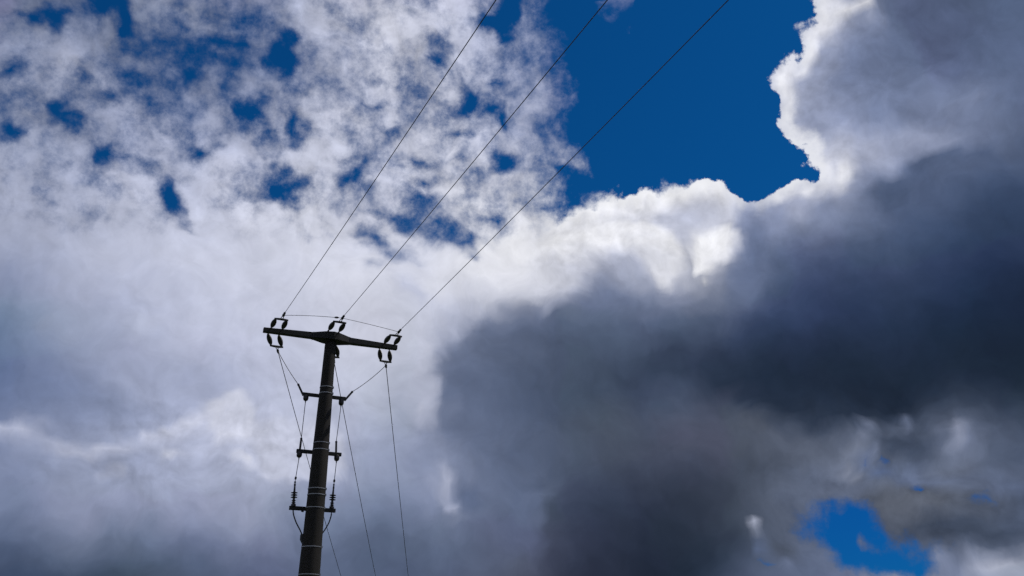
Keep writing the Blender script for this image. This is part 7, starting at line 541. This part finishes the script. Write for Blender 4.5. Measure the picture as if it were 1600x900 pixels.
def angles(d):
    n = N.new('ShaderNodeSeparateXYZ'); L.new(d, n.inputs[0])
    az = M('MULTIPLY', M('ARCTAN2', n.outputs[0], n.outputs[1]), 180 / math.pi)
    el = M('MULTIPLY', M('ARCSINE', n.outputs[2]), 180 / math.pi)
    return az, el


def placed(az, el, a0, a1, e0, e1):
    return (M('DIVIDE', M('SUBTRACT', az, a0), a1 - a0), M('DIVIDE', M('SUBTRACT', el, e0), e1 - e0))


az, el = angles(dir0)
u, v = placed(az, el, AZ_MIN, AZ_MAX, EL_MIN, EL_MAX)
tex_rgb, relief_amt = table(TEXTURE_ROWS, u, v, False)
sep = N.new('ShaderNodeSeparateColor'); L.new(tex_rgb, sep.inputs[0])
amp, soft, rim_amt = sep.outputs

# turbulent folding of the cloud masses, coarse then fine, stronger where the cloud is ragged
def fold(d, scale, amount, detail, rough=0.5):
    off = V('SUBTRACT', noise(d, scale, detail, rough, color=True), (0.5, 0.5, 0.5))
    return V('ADD', d, V('SCALE', off, scale=amount))
ragged = step(soft, 0.015, 0.13)
dw = fold(dir0, 14.0, mixf(ragged, 0.024, 0.056), 2.0)
dw = fold(dw, 55.0, mixf(ragged, 0.008, 0.013), 4.0, 0.5)
dw = V('NORMALIZE', dw)
az, el = angles(dw)
u, v = placed(az, el, AZ_MIN, AZ_MAX, EL_MIN, EL_MAX)
cloud_col, cover = table(SKY_ROWS, u, v, True)
for a0, a1, e0, e1, text in CLOSE_UPS:
    pu, pv = placed(az, el, a0, a1, e0, e1)
    pc, pa = table(text, pu, pv, "close")
    inside = M('MINIMUM', M('MINIMUM', pu, M('SUBTRACT', 1.0, pu)), M('MINIMUM', pv, M('SUBTRACT', 1.0, pv)))
    inside = step(inside, 0.0, 0.08)
    cloud_col, cover = mixc(inside, cloud_col, pc), mixf(inside, cover, pa)

# the rest of the dome (overhead, behind the viewer): the same broken cloud, undescribed
far_side = M('MAXIMUM', step(M('ABSOLUTE', az), 41.0, 60.0), step(el, 47.0, 62.0))
cloud_col = mixc(far_side, cloud_col, (0.30, 0.33, 0.42))
cover = mixf(far_side, cover, 0.62)
amp = mixf(far_side, amp, 0.34)
soft = mixf(far_side, soft, 0.25)
rim_amt = mixf(far_side, rim_amt, 0.0)
relief_amt = mixf(far_side, relief_amt, 0.4)

# fine structure
wisp = M('ADD', M('MULTIPLY', noise(dw, 19.0, 1.5, 0.5), 0.5), M('MULTIPLY', noise(dir0, 46.0, 8.0, 0.66), 0.62))
wisp = M('ADD', wisp, M('MULTIPLY', billow(dw, 26.0, 2.0, 0.5), 0.28))
wisp = M('MULTIPLY', M('SUBTRACT', wisp, 0.755), 3.2)
puff = M('ADD', billow(dir0, 44.0, 3.0, 0.6), M('MULTIPLY', noise(dir0, 90.0, 6.0, 0.65), 0.5))
puff = M('MULTIPLY', M('SUBTRACT', puff, 0.86), 2.6)
grain = mixf(step(soft, 0.06, 0.2), puff, wisp)
signal = M('ADD', cover, M('MULTIPLY', amp, grain))
alpha = step(signal, M('SUBTRACT', 0.5, soft), M('ADD', 0.5, soft))

# relief: the side of each fold turned to the sun is brighter
sun_t = Vector((sun_dir.x, sun_dir.y, sun_dir.z))
def puffs(d):
    return M('ADD', noise(d, 13.0, 8.0, 0.56), M('MULTIPLY', billow(d, 24.0, 3.0, 0.5), 0.6))
lit = M('SUBTRACT', puffs(dw), puffs(V('ADD', dw, tuple(sun_t * 0.014))))
lit = M('MULTIPLY', M('MULTIPLY', lit, relief_amt), 3.5)
mottled = M('MULTIPLY', M('SUBTRACT', noise(dw, 9.0, 7.0, 0.58), 0.5), M('MULTIPLY', relief_amt, 1.1))
body = M('MULTIPLY', M('MULTIPLY', ragged, step(amp, 0.2, 0.34)), M('SUBTRACT', signal, 0.78))
gain = M('ADD', M('ADD', 1.0, M('MULTIPLY', body, 0.55)), M('ADD', lit, mottled))
def crisp(d):
    return noise(d, 62.0, 5.0, 0.6)
fine = M('SUBTRACT', crisp(dw), crisp(V('ADD', dw, tuple(sun_t * 0.006))))
gain = M('ADD', gain, M('MULTIPLY', M('MULTIPLY', fine, relief_amt), 0.7))
gain = M('MINIMUM', M('MAXIMUM', gain, 0.55), 1.6)
cloud_col = V('SCALE', cloud_col, scale=gain)
# thin edges let the sun through
edge = M('SUBTRACT', 1.0, step(signal, 0.52, 0.68))
rim_amt = M('MULTIPLY', rim_amt, step(noise(dir0, 12.0, 3.0), 0.28, 0.62))
cloud_col = mixc(M('MULTIPLY', edge, rim_amt), cloud_col, (0.86, 0.87, 0.91))

sky = N.new('ShaderNodeTexSky'); sky.sky_type = 'NISHITA'; sky.sun_disc = False
sky.sun_elevation = SUN_EL; sky.sun_rotation = SUN_AZ
sky.altitude = 0.0; sky.air_density = 1.0; sky.dust_density = 0.3; sky.ozone_density = 5.0
high = step(el, 6.0, 30.0)
blue = V('MULTIPLY', sky.outputs[0], mixc(high, (0.010, 0.185, 0.47), (0.020, 0.315, 0.58)))
clouds = V('SCALE', cloud_col, scale=1.0 / SKY_STRENGTH)
final = mixc(alpha, blue, clouds)
bg = N.new('ShaderNodeBackground'); plug(bg.inputs[0], final); bg.inputs[1].default_value = SKY_STRENGTH
out = N.new('ShaderNodeOutputWorld'); L.new(bg.outputs[0], out.inputs[0])
scene.world = world

# ------------------------------------------------------------------ materials
def material(name, colour, rough=0.6, metal=0.0, vary=0.3, scale=8.0, stretch=(1, 1, 1), bump=0.0):
    m = bpy.data.materials.new(name); m.use_nodes = True
    nt = m.node_tree; b = nt.nodes['Principled BSDF']
    co = nt.nodes.new('ShaderNodeTexCoord'); mp = nt.nodes.new('ShaderNodeMapping')
    mp.inputs['Scale'].default_value = stretch
    no = nt.nodes.new('ShaderNodeTexNoise'); no.inputs['Scale'].default_value = scale; no.inputs['Detail'].default_value = 6
    cr = nt.nodes.new('ShaderNodeValToRGB')
    cr.color_ramp.elements[0].position, cr.color_ramp.elements[1].position = 0.3, 0.7
    cr.color_ramp.elements[0].color = (*[c * (1 - vary) for c in colour], 1)
    cr.color_ramp.elements[1].color = (*[c * (1 + vary) for c in colour], 1)
    nt.links.new(co.outputs['Object'], mp.inputs[0]); nt.links.new(mp.outputs[0], no.inputs['Vector'])
    nt.links.new(no.outputs['Fac'], cr.inputs[0]); nt.links.new(cr.outputs[0], b.inputs['Base Color'])
    b.inputs['Roughness'].default_value = rough; b.inputs['Metallic'].default_value = metal
    if bump:
        bp = nt.nodes.new('ShaderNodeBump'); bp.inputs['Strength'].default_value = bump; bp.inputs['Distance'].default_value = 0.01
        nt.links.new(no.outputs['Fac'], bp.inputs['Height']); nt.links.new(bp.outputs[0], b.inputs['Normal'])
    return m


MAT_POLE = material("creosoted timber", (0.0115, 0.0088, 0.0070), 0.85, 0, 0.45, 7.0, (1, 1, 0.08), 0.5)
MAT_ARM = material("dark painted steel", (0.010, 0.010, 0.0105), 0.75, 0.0, 0.35, 9.0, bump=0.15)
MAT_BAND = material("galvanised strap", (0.30, 0.30, 0.31), 0.5, 0.7, 0.15, 14.0)
MAT_FIT = material("weathered fitting", (0.022, 0.022, 0.025), 0.55, 0.2, 0.3, 20.0)
MAT_SHED = material("brown insulator", (0.018, 0.013, 0.013), 0.35, 0.0, 0.2, 20.0)
MAT_WIRE = material("weathered conductor", (0.050, 0.050, 0.056), 0.5, 0.3, 0.2, 30.0)
MAT_CABLE = material("black cable sheath", (0.016, 0.016, 0.018), 0.5, 0.0, 0.2, 20.0)
MAT_GRASS = material("rough grass", (0.055, 0.075, 0.028), 0.9, 0.0, 0.4, 0.6)

# dark weathered streaks burned into the timber, on one flank below the upper bracket
nt = MAT_POLE.node_tree
pb = nt.nodes['Principled BSDF']
src = pb.inputs['Base Color'].links[0].from_socket
geo = nt.nodes.new('ShaderNodeTexCoord'); sx = nt.nodes.new('ShaderNodeSeparateXYZ')
nt.links.new(geo.outputs['Object'], sx.inputs[0])
def pm(op, a, b=0.0):
    n = nt.nodes.new('ShaderNodeMath'); n.operation = op
    for s, w in zip(n.inputs, (a, b)):
        if hasattr(w, "is_output"):
            nt.links.new(w, s)
        else:
            s.default_value = w
    return n.outputs[0]
zone = pm('LESS_THAN', pm('ABSOLUTE', pm('SUBTRACT', sx.outputs[2], 6.67)), 0.26)
flank = pm('LESS_THAN', pm('ABSOLUTE', pm('SUBTRACT', sx.outputs[0], 0.105)), 0.032)
kn = nt.nodes.new('ShaderNodeTexNoise'); kn.inputs['Scale'].default_value = 16.0; kn.inputs['Detail'].default_value = 2.0
nt.links.new(geo.outputs['Object'], kn.inputs['Vector'])
worn = pm('MULTIPLY', pm('MULTIPLY', zone, flank), pm('GREATER_THAN', kn.outputs['Fac'], 0.5))
mx = nt.nodes.new('ShaderNodeMix'); mx.data_type = 'RGBA'
nt.links.new(worn, mx.inputs[0]); nt.links.new(src, mx.inputs[6]); mx.inputs[7].default_value = (0.008, 0.006, 0.008, 1)
nt.links.new(mx.outputs[2], pb.inputs['Base Color'])

# ------------------------------------------------------------------ mesh helpers
def frame(axis):
    z = Vector(axis).normalized()
    x = Vector((0, 0, 1)).cross(z)
    x = x.normalized() if x.length > 1e-4 else Vector((1, 0, 0))
    return x, z.cross(x), z


def lathe(bm, p0, axis, profile, seg=20):
    """profile: (distance along the axis, radius) pairs, closed at both ends"""
    x, y, z = frame(axis); p0 = Vector(p0)
    rings = []
    for s, r in profile:
        rings.append([bm.verts.new(p0 + z * s + (x * math.cos(2 * math.pi * k / seg) + y * math.sin(2 * math.pi * k / seg)) * r)
                      for k in range(seg)])
    for a, b in zip(rings, rings[1:]):
        for k in range(seg):
            bm.faces.new((a[k], a[(k + 1) % seg], b[(k + 1) % seg], b[k]))
    bm.faces.new(rings[0][::-1]); bm.faces.new(rings[-1])


def rod(bm, a, b, r0, r1=None, seg=12):
    a, b = Vector(a), Vector(b)
    lathe(bm, a, b - a, [(0, r0), ((b - a).length, r0 if r1 is None else r1)], seg)


def tube(bm, pts, r, seg=8):
    pts = [Vector(p) for p in pts]; rings = []
    for i, p in enumerate(pts):
        d = pts[min(i + 1, len(pts) - 1)] - pts[max(i - 1, 0)]
        x, y, _ = frame(d)
        rings.append([bm.verts.new(p + (x * math.cos(2 * math.pi * k / seg) + y * math.sin(2 * math.pi * k / seg)) * r) for k in range(seg)])
    for a, b in zip(rings, rings[1:]):
        for k in range(seg):
            bm.faces.new((a[k], a[(k + 1) % seg], b[(k + 1) % seg], b[k]))
    bm.faces.new(rings[0][::-1]); bm.faces.new(rings[-1])


def loft(bm, sections):
    """sections: lists of equally many points, joined in order, ends closed"""
    rings = [[bm.verts.new(Vector(p)) for p in s] for s in sections]
    for a, b in zip(rings, rings[1:]):
        for k in range(len(a)):
            bm.faces.new((a[k], a[(k + 1) % len(a)], b[(k + 1) % len(a)], b[k]))
    bm.faces.new(rings[0][::-1]); bm.faces.new(rings[-1])


def build(name, bm, mat, parent=None, smooth=True, bevel=0.0):
    bmesh.ops.recalc_face_normals(bm, faces=bm.faces)
    if bevel:
        bmesh.ops.bevel(bm, geom=[e for e in bm.edges if e.calc_face_angle(0) > 0.6], offset=bevel, segments=2, affect='EDGES', profile=0.6)
    me = bpy.data.meshes.new(name); bm.to_mesh(me); bm.free()
    me.materials.append(mat)
    if smooth:
        me.shade_smooth(); me.set_sharp_from_angle(angle=R(40))
    o = bpy.data.objects.new(name, me); scene.collection.objects.link(o)
    if parent:
        o.parent = parent
        if parent.type != 'EMPTY':
            o.location = (0, 0, 0)
    return o


def mesh():
    return bmesh.new()


def tag(o, label, category, group=None):
    o["label"] = label; o["category"] = category
    if group:
        o["group"] = group
    return o


def thing(name, at, label, category, group=None):
    o = bpy.data.objects.new(name, None); o.empty_display_size = 0.2
    scene.collection.objects.link(o); o.location = at
    return tag(o, label, category, group)


# ------------------------------------------------------------------ ground: a grassy rise, below the picture
bm = mesh()
cols = [-4000, -1500, -600, -250, -120, -60, -30, -15, 0, 15, 30, 60, 120, 250, 600, 1500, 4000]
def height(x, y):
    near = math.exp(-((y - 60) ** 2) / 3000.0) if y > 20 else math.exp(-(20 - 60) ** 2 / 3000.0) * max(0.0, min(1.0, (y - 17.6) / 2.4))
    return -7.0 * near * (1 if y > 17.6 else 0)
ys = cols + [17, 18, 20, 25, 35, 45, 55, 70, 80, 95, 150]
ys.sort()
grid = [[bm.verts.new((x, y, height(x, y))) for x in cols] for y in ys]
for a, b in zip(grid, grid[1:]):
    for k in range(len(cols) - 1):
        bm.faces.new((a[k], a[k + 1], b[k + 1], b[k]))
ground = build("ground", bm, MAT_GRASS)
ground["kind"] = "structure"

# ------------------------------------------------------------------ the pole
BASE = Vector((-4.129, 17.520, 0.0))
ARM_AZ = R(67.0)
ALONG = Vector((math.sin(ARM_AZ), math.cos(ARM_AZ), 0))          # along the crossarm
BACK = Vector((-math.cos(ARM_AZ), math.sin(ARM_AZ), 0))          # away from the viewer
UP = Vector((0, 0, 1))
def at(s, back, z):
    return ALONG * s + BACK * back + UP * z                      # local to the pole

pole = thing("utility_pole", BASE, "tall dark timber power line pole with crossarm and steel bands against the clouds", "utility pole")
RAD = [(0.0, 0.255), (3.4, 0.212), (5.32, 0.182), (6.43, 0.160), (7.9, 0.133), (8.5, 0.123)]
def pole_radius(z):
    for (z0, r0), (z1, r1) in zip(RAD, RAD[1:]):
        if z <= z1:
            return r0 + (r1 - r0) * (z - z0) / (z1 - z0)
    return RAD[-1][1]
bm = mesh()
prof = []
z = -0.5
while z < 8.51:
    prof.append((z, pole_radius(max(z, 0)) * (1 + 0.010 * math.sin(z * 2.3) + 0.006 * math.sin(z * 5.7))))
    z += 0.3
lathe(bm, (0, 0, 0), (0, 0, 1), prof, 40)
build("shaft", bm, MAT_POLE, pole)

# crossarm: two tapered arms out of a lozenge-shaped head that wraps the pole top
def box_section(s, b0, b1, z0, z1):
    return [at(s, b0, z0), at(s, b1, z0), at(s, b1, z1), at(s, b0, z1)]
bm = mesh()
beam = [(-1.50, 0.055, 8.462, 8.560), (-0.40, 0.075, 8.470, 8.600), (0.40, 0.075, 8.458, 8.592), (1.545, 0.055, 8.470, 8.572)]
loft(bm, [box_section(s, -b, b, z0, z1) for s, b, z0, z1 in beam])
arm = build("crossarm", bm, MAT_ARM, pole, smooth=False, bevel=0.006)
bm = mesh()
heads = [(-0.41, 0.085, 8.470, 8.600), (-0.16, 0.18, 8.452, 8.622), (0.03, 0.205, 8.448, 8.632), (0.16, 0.185, 8.448, 8.622), (0.41, 0.085, 8.456, 8.594)]
loft(bm, [box_section(s, -b, b, z0, z1) for s, b, z0, z1 in heads])
build("pole_head", bm, MAT_ARM, arm, smooth=False, bevel=0.008)
for s in (-0.412, 0.412):
    bm = mesh()
    zc = 8.532 if s < 0 else 8.526
    loft(bm, [box_section(s - 0.006, -0.092, 0.092, zc - 0.072, zc + 0.072), box_section(s + 0.006, -0.092, 0.092, zc - 0.072, zc + 0.072)])
    build("joint_plate", bm, MAT_FIT, arm, smooth=False)

# steel straps round the pole, with a buckle each
for zb in (7.355, 7.215, 6.105, 5.955, 5.128, 5.003, 4.735, 3.952, 3.415):
    r = pole_radius(zb)
    bm = mesh()
    lathe(bm, (0, 0, zb - 0.016), (0, 0, 1), [(0.006, r), (0.007, r + 0.006), (0.025, r + 0.006), (0.026, r)], 40)
    loft(bm, [[at(r * 0.86, -r * 0.5 + dy, zb - 0.022) for dy in (-0.02, 0.02)] + [at(r * 0.86 + 0.025, -r * 0.5 + dy, zb - 0.022) for dy in (0.02, -0.02)],
              [at(r * 0.86, -r * 0.5 + dy, zb + 0.022) for dy in (-0.02, 0.02)] + [at(r * 0.86 + 0.025, -r * 0.5 + dy, zb + 0.022) for dy in (0.02, -0.02)]])
    build("steel_band", bm, MAT_BAND, pole)

# horizontal brackets behind the pole
def bracket(zc, s0, s1, back, depth, high):
    bm = mesh()
    loft(bm, [box_section(s0, back - depth, back + depth, zc - high, zc + high), box_section(s1, back - depth, back + depth, zc - high, zc + high)])
    r = pole_radius(zc)
    for s in (-0.07, 0.07):                                       # the pads that meet the timber
        loft(bm, [box_section(s - 0.03, r * 0.85, back - depth + 0.004, zc - 0.05, zc + 0.05), box_section(s + 0.03, r * 0.85, back - depth + 0.004, zc - 0.05, zc + 0.05)])
    return build("bracket", bm, MAT_ARM, pole, smooth=False, bevel=0.004)
bracket(7.224, -0.475, 0.485, 0.22, 0.032, 0.035)
bracket(5.952, -0.475, 0.492, 0.215, 0.034, 0.037)
bracket(4.752, -0.497, 0.468, 0.235, 0.034, 0.039)
for s in (-0.22, 0.18):                                           # small lugs under the lowest bracket
    bm = mesh()
    loft(bm, [box_section(s - 0.025, 0.215, 0.255, 4.690, 4.718), box_section(s + 0.025, 0.215, 0.255, 4.680, 4.718)])
    build("bracket_lug", bm, MAT_FIT, pole, smooth=False)
bm = mesh()                                                       # cable cleat on the flank
loft(bm, [box_section(-0.245, -0.01, 0.07, 4.10, 4.20), box_section(-0.195, -0.02, 0.08, 4.02, 4.21)])
build("cable_cleat", bm, MAT_FIT, pole, smooth=False, bevel=0.008)

# ------------------------------------------------------------------ insulators
def shed_profile(length, rmax, n=9):
    prof = [(0.0, 0.014), (0.03, 0.014)]
    for k in range(n):
        c = (k + 0.5) / n
        env = 0.45 + 0.55 * math.sin(math.pi * min(1, max(0, c))) ** 0.8
        s0 = 0.03 + (length - 0.06) * k / n; ds = (length - 0.06) / n
        prof += [(s0 + ds * 0.05, rmax * env * 0.62), (s0 + ds * 0.38, rmax * env), (s0 + ds * 0.60, rmax * env), (s0 + ds * 0.95, rmax * env * 0.62)]
    return prof + [(length - 0.03, 0.014), (length, 0.014)]


def strain_set(origin, w, side, label, link, clamp, spread=0.118, length=0.43):
    """a pair of tension insulators with yoke, link and clamp; w points along the conductor; returns the conductor's start"""
    w = Vector(w).normalized(); side = Vector(side).normalized()
    o = thing("strain_insulator_set", BASE + origin, label, "insulator", "strain insulator pairs on the crossarm")
    yoke_at = w * (length + 0.055)
    for k in (-1, 1):
        bm = mesh()
        foot = side * (k * spread)
        lathe(bm, foot + w * 0.03, w, shed_profile(length, 0.056), 20)
        ins = build("insulator", bm, MAT_SHED, o)
        bm = mesh()
        rod(bm, foot - w * 0.03, foot + w * 0.05, 0.013)
        lathe(bm, foot - w * 0.05, w, [(0, 0.022), (0.03, 0.022)], 8)
        build("end_fitting", bm, MAT_FIT, ins)
    bm = mesh()
    n = side.cross(w).normalized()
    for_pts = [(-spread - 0.03, -0.020), (spread + 0.03, -0.020), (spread + 0.03, 0.012), (0.05, 0.032), (-0.05, 0.032), (-spread - 0.03, 0.012)]
    loft(bm, [[yoke_at + side * a + w * b + n * h for a, b in for_pts] for h in (-0.016, 0.016)])
    build("yoke_plate", bm, MAT_FIT, o, smooth=False, bevel=0.003)
    bm = mesh()
    p = yoke_at + w * 0.02
    ring = [p + w * (link * 0.5 - math.cos(t) * link * 0.52) + side * (math.sin(t) * 0.022) for t in [k * math.pi / 8 for k in range(17)]]
    tube(bm, ring, 0.009)
    build("shackle", bm, MAT_FIT, o)
    bm = mesh()
    q = p + w * link
    lathe(bm, q, w, [(0, 0.012), (0.03, 0.026), (0.045, 0.030), (clamp * 0.5, 0.028), (clamp * 0.55, 0.016), (clamp * 0.75, 0.016), (clamp * 0.8, 0.026), (clamp * 0.95, 0.024), (clamp, 0.010)], 14)
    build("tension_clamp", bm, MAT_FIT, o)
    return BASE + origin + q + w * clamp, BASE + origin + q + w * clamp * 0.3


# conductors coming over the viewer's head, and those running on beyond the pole
NEAR_AZ, FAR_AZ = R(153.96), R(-3.52)
def heading(az_, el_):
    return Vector((math.sin(az_) * math.cos(el_), math.cos(az_) * math.cos(el_), math.sin(el_)))
def span(start, az_, slope, curve, length, steps=48):
    h = heading(az_, 0.0)
    return [start + h * t + UP * (slope * t + curve * t * t) for t in [length * (k / steps) ** 1.3 for k in range(steps + 1)]]

near = [("LEFT", at(-1.225, -0.06, 8.565), (2.68711, -0.06487, 0.0007), "paired strain insulators on top of the crossarm at its free left end"),
        ("MID", at(0.010, -0.215, 8.632), (2.68711, -0.04461, 0.0007), "paired strain insulators standing on the pole head in the middle of the crossarm"),
        ("RIGHT", at(1.335, -0.06, 8.565), (2.68711, -0.02245, 0.0007), "paired strain insulators on top of the crossarm at its right end")]
wire_near = {"LEFT": "bare wire running up to the sky from the crossarm's left end",
             "MID": "bare wire running up to the sky from the pole head, between two others",
             "RIGHT": "bare wire running up to the sky from the crossarm's right end"}
near_clamps = []
for key, origin, (az_, slope, curve), label in near:
    start, mid = strain_set(origin, heading(az_, 0.07), ALONG, label, 0.14, 0.19)
    near_clamps.append(mid)
    bm = mesh()
    tube(bm, [p - BASE - origin for p in span(start, az_, slope, curve, 62.0)], 0.0058)
    wr = build("power_line", bm, MAT_WIRE); wr.location = BASE + origin
    tag(wr, wire_near[key], "wire", "wires passing overhead")

far = [("LEFT", at(-1.275, 0.075, 8.49), (-0.06144, -0.27573, 0.001), "paired strain insulators hanging under the crossarm's left end"),
       ("MID", at(0.045, 0.215, 8.47), (-0.06144, -0.27579, 0.001), "paired strain insulators behind the top of the pole, mostly hidden by it"),
       ("RIGHT", at(1.265, 0.075, 8.475), (-0.06144, -0.28832, 0.001), "paired strain insulators hanging under the crossarm's right end")]
wire_far = {"LEFT": "bare wire slanting down behind the pole from the hanging left insulators",
            "MID": "bare wire coming out from behind the pole below its head and slanting down",
            "RIGHT": "bare wire dropping steeply from the hanging right insulators, farthest right of the pole"}
far_clamps = []
for key, origin, (az_, slope, curve), label in far:
    start, mid = strain_set(origin, heading(az_, math.atan(slope)), ALONG, label, 0.10, 0.13)
    far_clamps.append(mid)
    bm = mesh()
    tube(bm, [p - BASE - origin for p in span(start, az_, slope, curve, 44.0)], 0.0085)
    wr = build("power_line", bm, MAT_WIRE); wr.location = BASE + origin
    tag(wr, wire_far[key], "wire", "wires running on beyond the pole")


def loose_wire(name, pts, r, label, category, mat=MAT_WIRE, group=None):
    bm = mesh(); o0 = Vector(pts[0])
    tube(bm, [Vector(p) - o0 for p in pts], r)
    w = build(name, bm, mat); w.location = o0
    return tag(w, label, category, group)


def sag(a, b, d, steps=14):
    a, b = Vector(a), Vector(b)
    return [a.lerp(b, k / steps) - UP * (4 * d * (k / steps) * (1 - k / steps)) for k in range(steps + 1)]


# thin bonding wire from clamp to clamp across the three upper sets
c0, c1, c2 = near_clamps
loose_wire("bonding_wire", sag(c0, c1, -0.02) + sag(c1, c2, -0.01)[1:], 0.0055,
           "thin wire strung above the crossarm from left insulators to right ones", "wire")
bm = mesh()
pj = c0.lerp(c1, 0.90) + UP * 0.01
lathe(bm, (0, 0, 0), c1 - c0, [(-0.05, 0.008), (-0.02, 0.022), (0.02, 0.022), (0.05, 0.008)], 12)
pc_ = build("wire_connector", bm, MAT_FIT); pc_.location = pj
tag(pc_, "small dark connector on the thin wire just left of the pole head", "connector")

# ------------------------------------------------------------------ fuse holders on the two upper brackets
def fuse_holder(s, back, z, tip, drum_drop, label):
    o = thing("fuse_holder", BASE + at(s, back, z), label, "fuse holder", "fuse holders on the brackets")
    bm = mesh()
    lathe(bm, (0, 0, 0.02), (0, 0, -1), [(0, 0.050), (0.02, 0.058), (drum_drop - 0.05, 0.058), (drum_drop - 0.02, 0.050), (drum_drop, 0.028)], 20)
    build("drum", bm, MAT_SHED, o)
    bm = mesh()
    foot = ALONG * tip[2] + UP * 0.0
    end = ALONG * (tip[0] - s) + UP * (tip[1] - z)
    rod(bm, foot, end, 0.024, 0.022)
    lathe(bm, end, end - foot, [(-0.03, 0.025), (0.0, 0.025), (0.012, 0.012)], 12)
    build("fuse_tube", bm, MAT_SHED, o)
    bm = mesh()
    rod(bm, UP * (0.02 - drum_drop), UP * (-drum_drop - 0.02), 0.012)
    build("terminal", bm, MAT_FIT, o)
    return BASE + at(s, back, z) + end, BASE + at(s, back, z) + UP * (-drum_drop - 0.02)


up_l = fuse_holder(-0.393, 0.22, 7.190, (-0.592, 7.437, -0.06), 0.135, "dark fuse holder leaning up to the left on the highest bracket")
up_r = fuse_holder(0.395, 0.22, 7.180, (0.630, 7.412, 0.07), 0.140, "dark fuse holder leaning up to the right on the highest bracket")
mid_l = fuse_holder(-0.408, 0.215, 5.915, (-0.401, 6.236, 0.0), 0.125, "upright fuse holder on the left of the middle bracket")
mid_r = fuse_holder(0.398, 0.215, 5.915, (0.358, 6.236, -0.02), 0.130, "upright fuse holder on the right of the middle bracket")

loose_wire("jumper_wire", sag(far_clamps[0], up_l[0], 0.03), 0.0075, "jumper wire slanting from hanging left insulators down to the fuse holder", "wire", group="jumper wires")
loose_wire("jumper_wire", sag(far_clamps[2], up_r[0], 0.04), 0.0075, "jumper wire slanting from hanging right insulators down to the fuse holder", "wire", group="jumper wires")
loose_wire("jumper_wire", sag(up_l[1], mid_l[0], 0.0), 0.0075, "straight wire between the left fuse holders of upper and middle brackets", "wire", group="jumper wires")
loose_wire("jumper_wire", sag(up_r[1], mid_r[0], 0.0), 0.0075, "straight wire between the right fuse holders of upper and middle brackets", "wire", group="jumper wires")

# ------------------------------------------------------------------ cable ends on the lowest bracket
def cable_end(s, z, lean, label):
    o = thing("cable_termination", BASE + at(s, 0.235, z), label, "cable end", "cable ends on the lowest bracket")
    axis = (UP + ALONG * lean).normalized()
    bm = mesh()
    prof = [(0.0, 0.052), (0.045, 0.050), (0.05, 0.030)]
    for c, r in ((0.075, 0.043), (0.118, 0.043)):
        prof += [(c - 0.014, 0.026), (c - 0.006, r), (c + 0.004, r), (c + 0.014, 0.026)]
    for c in (0.190, 0.237, 0.284):
        prof += [(c - 0.018, 0.024), (c - 0.008, 0.067), (c + 0.002, 0.067), (c + 0.016, 0.024)]
    prof += [(0.315, 0.022), (0.40, 0.018), (0.43, 0.014)]
    lathe(bm, (0, 0, 0), axis, prof, 22)
    body = build("sheds", bm, MAT_SHED, o)
    bm = mesh()
    rod(bm, axis * 0.42, axis * 0.47, 0.020)
    rod(bm, axis * 0.49, axis * 0.515, 0.020)
    rod(bm, axis * 0.40, axis * 0.53, 0.011)
    build("terminal_lug", bm, MAT_FIT, o)
    return BASE + at(s, 0.235, z) + axis * 0.525


ce_l = cable_end(-0.418, 4.786, -0.03, "three-shed cable end on the left of the lowest bracket")
ce_r = cable_end(0.384, 4.790, 0.01, "three-shed cable end on the right of the lowest bracket")
for a, b, label, off in ((mid_l[1], ce_l, "drop wire with a small clamp from left middle fuse holder to left cable end", 0.0),
                         (mid_r[1], ce_r, "drop wire with a small clamp from right middle fuse holder to right cable end", 0.0)):
    o = thing("drop_wire", a, label, "wire", "drop wires to the cable ends")
    bm = mesh(); tube(bm, [p - a for p in sag(a, b, 0.0)], 0.0075); build("conductor", bm, MAT_WIRE, o)
    q = a.lerp(b, 0.86) - a
    bm = mesh(); lathe(bm, q, b - a, [(-0.03, 0.010), (-0.025, 0.022), (0.025, 0.022), (0.03, 0.010)], 12)
    build("line_clamp", bm, MAT_FIT, o)

def smooth_path(pts, n=6):
    out = []
    P = [pts[0]] + list(pts) + [pts[-1]]
    for i in range(1, len(P) - 2):
        p0, p1, p2, p3 = P[i - 1:i + 3]
        for k in range(n):
            t = k / n
            out.append(0.5 * (2 * p1 + (p2 - p0) * t + (2 * p0 - 5 * p1 + 4 * p2 - p3) * t * t + (3 * p1 - p0 - 3 * p2 + p3) * t ** 3))
    return out + [pts[-1]]

def on_pole(s, back, z):
    return BASE + at(s, back, z)
loose_wire("power_cable", smooth_path([on_pole(-0.418, 0.235, 4.79), on_pole(-0.412, 0.235, 4.70), on_pole(-0.390, 0.235, 4.605), on_pole(-0.324, 0.225, 4.457),
            on_pole(-0.236, 0.20, 4.310), on_pole(-0.190, 0.16, 4.20), on_pole(-0.175, 0.13, 4.08), on_pole(-0.14, 0.175, 3.9), on_pole(-0.12, 0.20, 3.5), on_pole(-0.12, 0.225, 2.0), on_pole(-0.12, 0.245, 0.0)]),
           0.0135, "black cable looping from left cable end to the cleat on the pole", "cable", MAT_CABLE, "cables under the lowest bracket")
loose_wire("power_cable", smooth_path([on_pole(0.384, 0.235, 4.79), on_pole(0.389, 0.235, 4.718), on_pole(0.384, 0.235, 4.625), on_pole(0.351, 0.235, 4.495),
            on_pole(0.286, 0.225, 4.361), on_pole(0.215, 0.215, 4.245), on_pole(0.10, 0.215, 4.06), on_pole(0.05, 0.218, 3.9), on_pole(0.05, 0.24, 3.0), on_pole(0.05, 0.265, 0.0)]),
           0.0135, "black cable looping from right cable end in behind the pole", "cable", MAT_CABLE, "cables under the lowest bracket")
